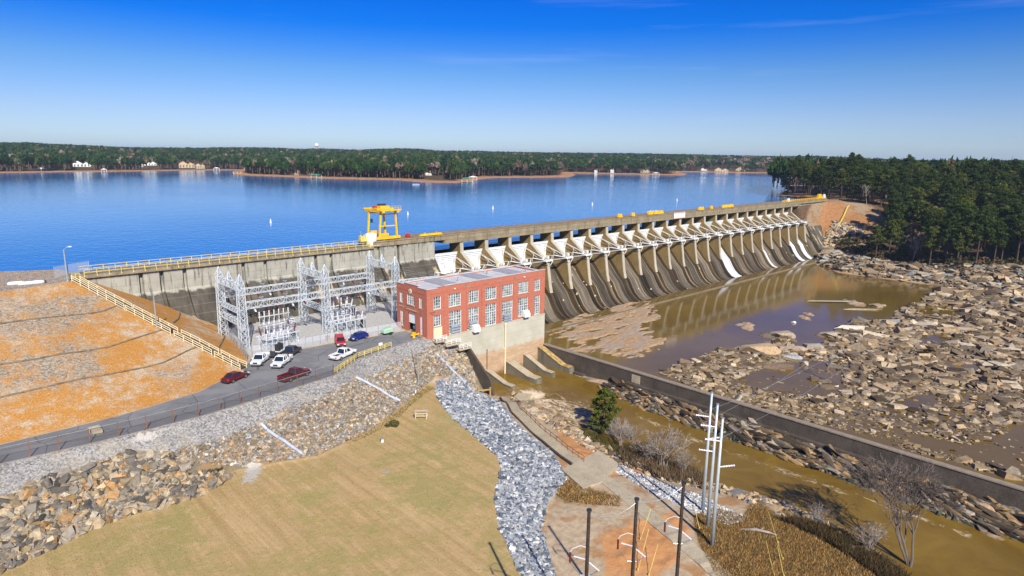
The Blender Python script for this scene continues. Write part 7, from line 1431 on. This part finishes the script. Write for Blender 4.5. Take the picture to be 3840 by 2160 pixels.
# water tower, masts
q = ray(797, 376); D = 3600/np.hypot(q[0], q[1]); Pq = CC+q*D; t = empty('water_tower', (Pq[0], Pq[1], 10)); zt = (CC+ray(797, 363)*D)[2]; m_ = MB(); N = 20; R0 = 12
m_.loft([[(R0*cos(a)*cos(2*pi*k/N), R0*cos(a)*sin(2*pi*k/N), zt-10-5+R0*.85*sin(a)) for k in range(N)] for a in np.radians([-80, -55, -30, 0, 30, 55, 80])]); m_.build('tank', M['white'], t, smooth=True); m_ = MB(); m_.tube([(0, 0, 0), (0, 0, zt-22)], [4, 2.5], 12); m_.build('column', M['white'], t); tag(t, 'white water tower dome rising above the far treeline', 'water tower')
def mast(P0_, ytop, D_, lab, r=.5):
    q = ray(*P0_); k = D_/np.hypot(q[0], q[1]); a = CC+q*k; zt = (CC+ray(P0_[0], ytop)*k)[2]; t = empty('mast', (a[0], a[1], 12)); m_ = MB(); lat_col(m_, 0, 0, 0, zt-12, 3.0, .8, 12); m_.build('lattice_shaft', M['steelwhite'], t)
    for zz0 in (.98, .9, .82): m_ = MB(); m_.box(-3, -.2, (zt-12)*zz0-.2, 3, .2, (zt-12)*zz0+.2); m_.build('cross_arm', M['steelwhite'], t)
    tag(t, lab, 'mast')
mast((1151, 395), 377, 1500, 'thin pale mast standing in the woods of the peninsula'); mast((2082, 415), 392, 900, 'lattice power pylon standing above the right bank wood')
# ------------------------------------------------------------ near vegetation
q = gg(1517, 1093, -10.5); p = pine_proto(77, 8.8, .30, 2.0, .14, 'pine2', 90, .17); p.location = (q[0], q[1], q[2]); tag(p, 'lone green pine tree growing on the bank of the river channel', 'pine')
q = gg(2292, 1432, -10.5); b1 = bare_proto(5, 15.5, .5, 7, 'darkbark' if 'darkbark' in M else M.setdefault('darkbark', flat('dark_bark', (.15,.12,.10), .95)).name and 'darkbark', twr=.024, trunk_r=.021, multi=3); b1.location = q; tag(b1, 'large leafless tree leaning over the river at the lower right corner', 'bare tree')
bush = bare_proto(9, 9, .62, 5, 'palebark', 'bare_shrub', .022, .022, 5)
BS = [((1665,1180), 1.0, 'largest pale leafless shrub on the river bank left of the silver poles'), ((1560,1128), .75, 'leafless shrub just right of the lone green pine'), ((1590,1120), .6, 'thin pale shrub behind the leafless shrub near the pine'), ((1720,1192), .6, 'low leafless shrub right of the largest pale shrub'), ((1625,1165), .6, 'low leafless shrub left of the largest pale shrub')]
BS += [((2180,1395), .6, 'leafless shrub left of the large bare tree'), ((2060,1325), .45, 'small leafless shrub on the bank left of the large bare tree')]
for i, (P, s, lab) in enumerate(BS):
    q = gg(*P, -10.5); o = bush if i == 0 else copy_tree(bush); o.location = q; o.scale = (s, s, s*.9); o.rotation_euler = (0, 0, i*1.3); tag(o, lab, 'shrub', 'leafless shrubs on the river bank')
f7b = f7
sap = bare_proto(12, 6.5, .25, 4, 'palebark', 'bare_sapling', .02, .008, 1)
for i, (P, s, lab) in enumerate((((730,1060), 1.0, 'tall leafless sapling in the rocks at the left'), ((935,1130), .8, 'twin leafless sapling among the pool rocks'), ((1060,1130), .6, 'short leafless sapling at the right of the pool rocks'), ((770,1090), .5, 'smallest leafless sapling among the pool rocks'))):
    q = g(*f7(*P), -13); o = sap if i == 0 else copy_tree(sap); o.location = (q[0], q[1], -12.8); o.scale = (s*1.3,)*3; o.rotation_euler = (0, 0, i*2.); tag(o, lab, 'sapling', 'leafless saplings among the pool rocks')
TOE_P = [(0,1430),(100,1388),(230,1331),(380,1291),(470,1251),(600,1191),(700,1171),(800,1156),(880,1116),(940,1086),(1010,1026)]
def scrub(name, poly, z0, count, hmin, hmax, cols, lab, n_blade=1, w=.03):
    x, y = scatter(poly, z0, count); n = len(x); z = hgt(x, y); h = rng.uniform(hmin, hmax, n); a = rng.uniform(0, 6.28, n); ln = rng.normal(0, .35, (n, 2))*h[:, None]; ww = h*w+.012; P = np.empty((n, 3, 3)); P[:, 0] = np.stack([x-ww*np.cos(a), y-ww*np.sin(a), z-.03], -1); P[:, 1] = np.stack([x+ww*np.cos(a), y+ww*np.sin(a), z-.03], -1); P[:, 2] = np.stack([x+ln[:, 0], y+ln[:, 1], z+h], -1)
    C = np.repeat(np.array(cols)[rng.integers(0, len(cols), n)]*rng.uniform(.7, 1.2, (n, 1)), 3, 0); o = link(name, npmesh(name, P.reshape(-1, 3), np.arange(3*n).reshape(n, 3), colors=C), M['farwood']); tag(o, lab, 'grass', kind='stuff')
RUST = [(.50,.29,.10), (.38,.20,.06), (.22,.14,.05), (.56,.38,.17), (.14,.11,.04), (.20,.10,.03), (.10,.07,.03), (.14,.12,.05)]
scrub('rusty_grass', [(1745,1300),(1800,1278),(1870,1300),(1900,1258),(1990,1290),(2100,1345),(2200,1405),(2290,1470),(2250,1600),(1850,1600),(1800,1449),(1760,1370)], -9.5, 110000, .08, .42, RUST, 'rust coloured rough grass on the lower right bank', w=.055)
scrub('weedy_grass', [(1400,1215),(1440,1200),(1500,1235),(1560,1250),(1560,1275),(1480,1270),(1420,1262),(1395,1240)], -8.8, 4500, .08, .35, RUST, 'brown weeds around the corner of the concrete pad', w=.12)
scrub('bank_brush', [(1560,1130),(1600,1120),(1700,1170),(1760,1190),(1780,1225),(1700,1215),(1620,1190),(1560,1160)], -10.5, 9000, .3, 1.5, [(.12,.07,.035), (.20,.12,.07), (.07,.06,.025), (.16,.13,.09)], 'tangled brown brush along the near river bank', w=.05)
scrub('bank_brush', [(1470,1075),(1520,1100),(1580,1130),(1560,1160),(1500,1120),(1460,1090)], -11, 5000, .2, .9, [(.07,.08,.02), (.14,.11,.04), (.05,.05,.015)], 'olive brush at the foot of the lone pine', w=.07)
scrub('ditch_grass', [(860,1120),(940,1075),(1010,1020),(1075,970),(1095,975),(1040,1015),(990,1065),(900,1110)], -7, 3200, .05, .30, [(.14,.11,.03), (.24,.18,.06), (.06,.055,.015)], 'dark grass fringe between the stone slope and the lawn', w=.12)
scrub('rock_weeds', [(470,1195),(520,1185),(560,1180),(565,1215),(520,1235),(480,1225)], -5, 3500, .1, .5, [(.05,.06,.015), (.12,.10,.04), (.04,.04,.02)], 'dark green weeds among the big rocks', w=.12)
scrub('bank_brush', [(1960,1310),(2030,1315),(2130,1350),(2230,1415),(2290,1460),(2240,1480),(2150,1410),(2050,1350)], -10.5, 14000, .2, 1.3, [(.08,.05,.025), (.05,.04,.02), (.14,.08,.035), (.05,.055,.02)], 'dark brush and roots at the foot of the large leafless tree', w=.05)
scrub('slope_straw', [(0,712),(100,705),(185,703),(290,765),(420,850),(610,925),(560,955),(480,995),(300,1042),(0,1108),(-40,1115),(-40,715)], 6, 60000, .02, .12, [(.55,.26,.06), (.45,.20,.04), (.60,.46,.28), (.50,.42,.30), (.30,.14,.03), (.66,.38,.12), (.35,.30,.22)], 'short dry straw and loose clods on the orange embankment', w=.4)
scrub('lawn_tufts', TOE_P+[(1080,965),(1120,1035),(1185,1100),(1240,1150),(1250,1180),(1235,1250),(1245,1330),(1280,1449),(-20,1449)], -7, 26000, .03, .12, [(.36,.25,.10), (.48,.35,.17), (.20,.18,.05), (.24,.16,.06), (.15,.17,.04), (.10,.10,.03)], 'short brown and green grass tufts across the lawn', w=.35)
q = gg(989, 1070, -7); x = np.array([q[0]+rng.normal(0, .5) for _ in range(14)]); y = np.array([q[1]+rng.normal(0, .4) for _ in range(14)]); o = wood('low_bush', x, y, hgt(x, y)-.2, np.full(14, .9), np.full(14, .8), np.array([(.10,.09,.03)]*14), 'low dark bush at the edge of the lawn', TMB, trunks=False); del o['kind']; o['category'] = 'bush'
# ------------------------------------------------------------ sky, sun, camera
W_ = bpy.data.worlds.new('World'); SC.world = W_; W_.use_nodes = True; wt = W_.node_tree; wn = wt.nodes; wn.clear()
SUN_EL = radians(36.5); sun_from = Vector((-cos(radians(65))*cos(SUN_EL), -sin(radians(65))*cos(SUN_EL), sin(SUN_EL)))
sky = wn.new('ShaderNodeTexSky'); sky.sky_type = 'NISHITA'; sky.sun_disc = False; sky.sun_elevation = SUN_EL; sky.sun_rotation = atan2(sun_from.x, sun_from.y); sky.air_density = 1.0; sky.dust_density = .3; sky.ozone_density = 3.0
tc = wn.new('ShaderNodeTexCoord'); sp = wn.new('ShaderNodeSeparateXYZ'); wt.links.new(tc.outputs['Generated'], sp.inputs[0]); rp = wn.new('ShaderNodeValToRGB'); wt.links.new(sp.outputs[2], rp.inputs[0]); e = rp.color_ramp.elements
e[0].position = 0.0; e[0].color = SKYR[0][1]; e[1].position = SKYR[-1][0]; e[1].color = SKYR[-1][1]
for p_, c_ in SKYR[1:-1]: ee = e.new(p_); ee.color = c_
mx = wn.new('ShaderNodeMix'); mx.data_type = 'RGBA'; mx.blend_type = 'MULTIPLY'; mx.inputs[0].default_value = 1; wt.links.new(sky.outputs[0], mx.inputs[6]); wt.links.new(rp.outputs[0], mx.inputs[7])
# thin wisps of cirrus
mp = wn.new('ShaderNodeMapping'); mp.inputs['Scale'].default_value = (1.5, 1.5, 30); wt.links.new(tc.outputs['Generated'], mp.inputs[0]); nz = wn.new('ShaderNodeTexNoise'); nz.inputs['Scale'].default_value = 1.6; nz.inputs['Detail'].default_value = 6; nz.inputs['Roughness'].default_value = .62; wt.links.new(mp.outputs[0], nz.inputs['Vector'])
cr_ = wn.new('ShaderNodeMapRange'); cr_.inputs[1].default_value = .60; cr_.inputs[2].default_value = .85; cr_.inputs[3].default_value = 0; cr_.inputs[4].default_value = .10; wt.links.new(nz.outputs[0], cr_.inputs[0])
mc = wn.new('ShaderNodeMix'); mc.data_type = 'RGBA'; wt.links.new(cr_.outputs[0], mc.inputs[0]); wt.links.new(mx.outputs[2], mc.inputs[6]); mc.inputs[7].default_value = (7, 7.6, 8.6, 1)
bg = wn.new('ShaderNodeBackground'); bg.inputs[1].default_value = .096; wt.links.new(mc.outputs[2], bg.inputs[0]); ow = wn.new('ShaderNodeOutputWorld'); wt.links.new(bg.outputs[0], ow.inputs[0])
sl = bpy.data.lights.new('sun', 'SUN'); sl.energy = 5.0; sl.angle = radians(.5); sl.color = (1, .93, .80); so = bpy.data.objects.new('sun', sl); COL.objects.link(so); so.rotation_euler = (-sun_from).to_track_quat('-Z', 'Y').to_euler()
cd = bpy.data.cameras.new('camera'); cam = bpy.data.objects.new('camera', cd); COL.objects.link(cam); cd.sensor_width = 36; cd.lens = 36*FP/3840; cd.clip_end = 30000; cd.clip_start = .5
cam.matrix_world = Matrix(((rt[0], up[0], -fw[0], 0), (rt[1], up[1], -fw[1], 0), (rt[2], up[2], -fw[2], CAMH), (0, 0, 0, 1))); SC.camera = cam
hz_m = bpy.data.materials.new('haze_air'); hz_m.use_nodes = True; ht = hz_m.node_tree; ht.nodes.clear(); ho = ht.nodes.new('ShaderNodeOutputMaterial'); hv = ht.nodes.new('ShaderNodeVolumePrincipled'); hv.inputs['Color'].default_value = (.62,.80,1,1); hv.inputs['Density'].default_value = HAZE; ht.links.new(hv.outputs[0], ho.inputs['Volume'])
hb = MB(); hb.box(-7000, -3500, -18.5, 9900, 11500, 75); ho_ = hb.build('haze', hz_m); tag(ho_, 'thin bluish air haze over the lake and the far woods', 'haze', kind='stuff')
SC.view_settings.view_transform = 'Standard'; SC.view_settings.look = 'None'; SC.view_settings.exposure = EXPO; SC.view_settings.gamma = 1
SC.render.resolution_x = 1024; SC.render.resolution_y = 576
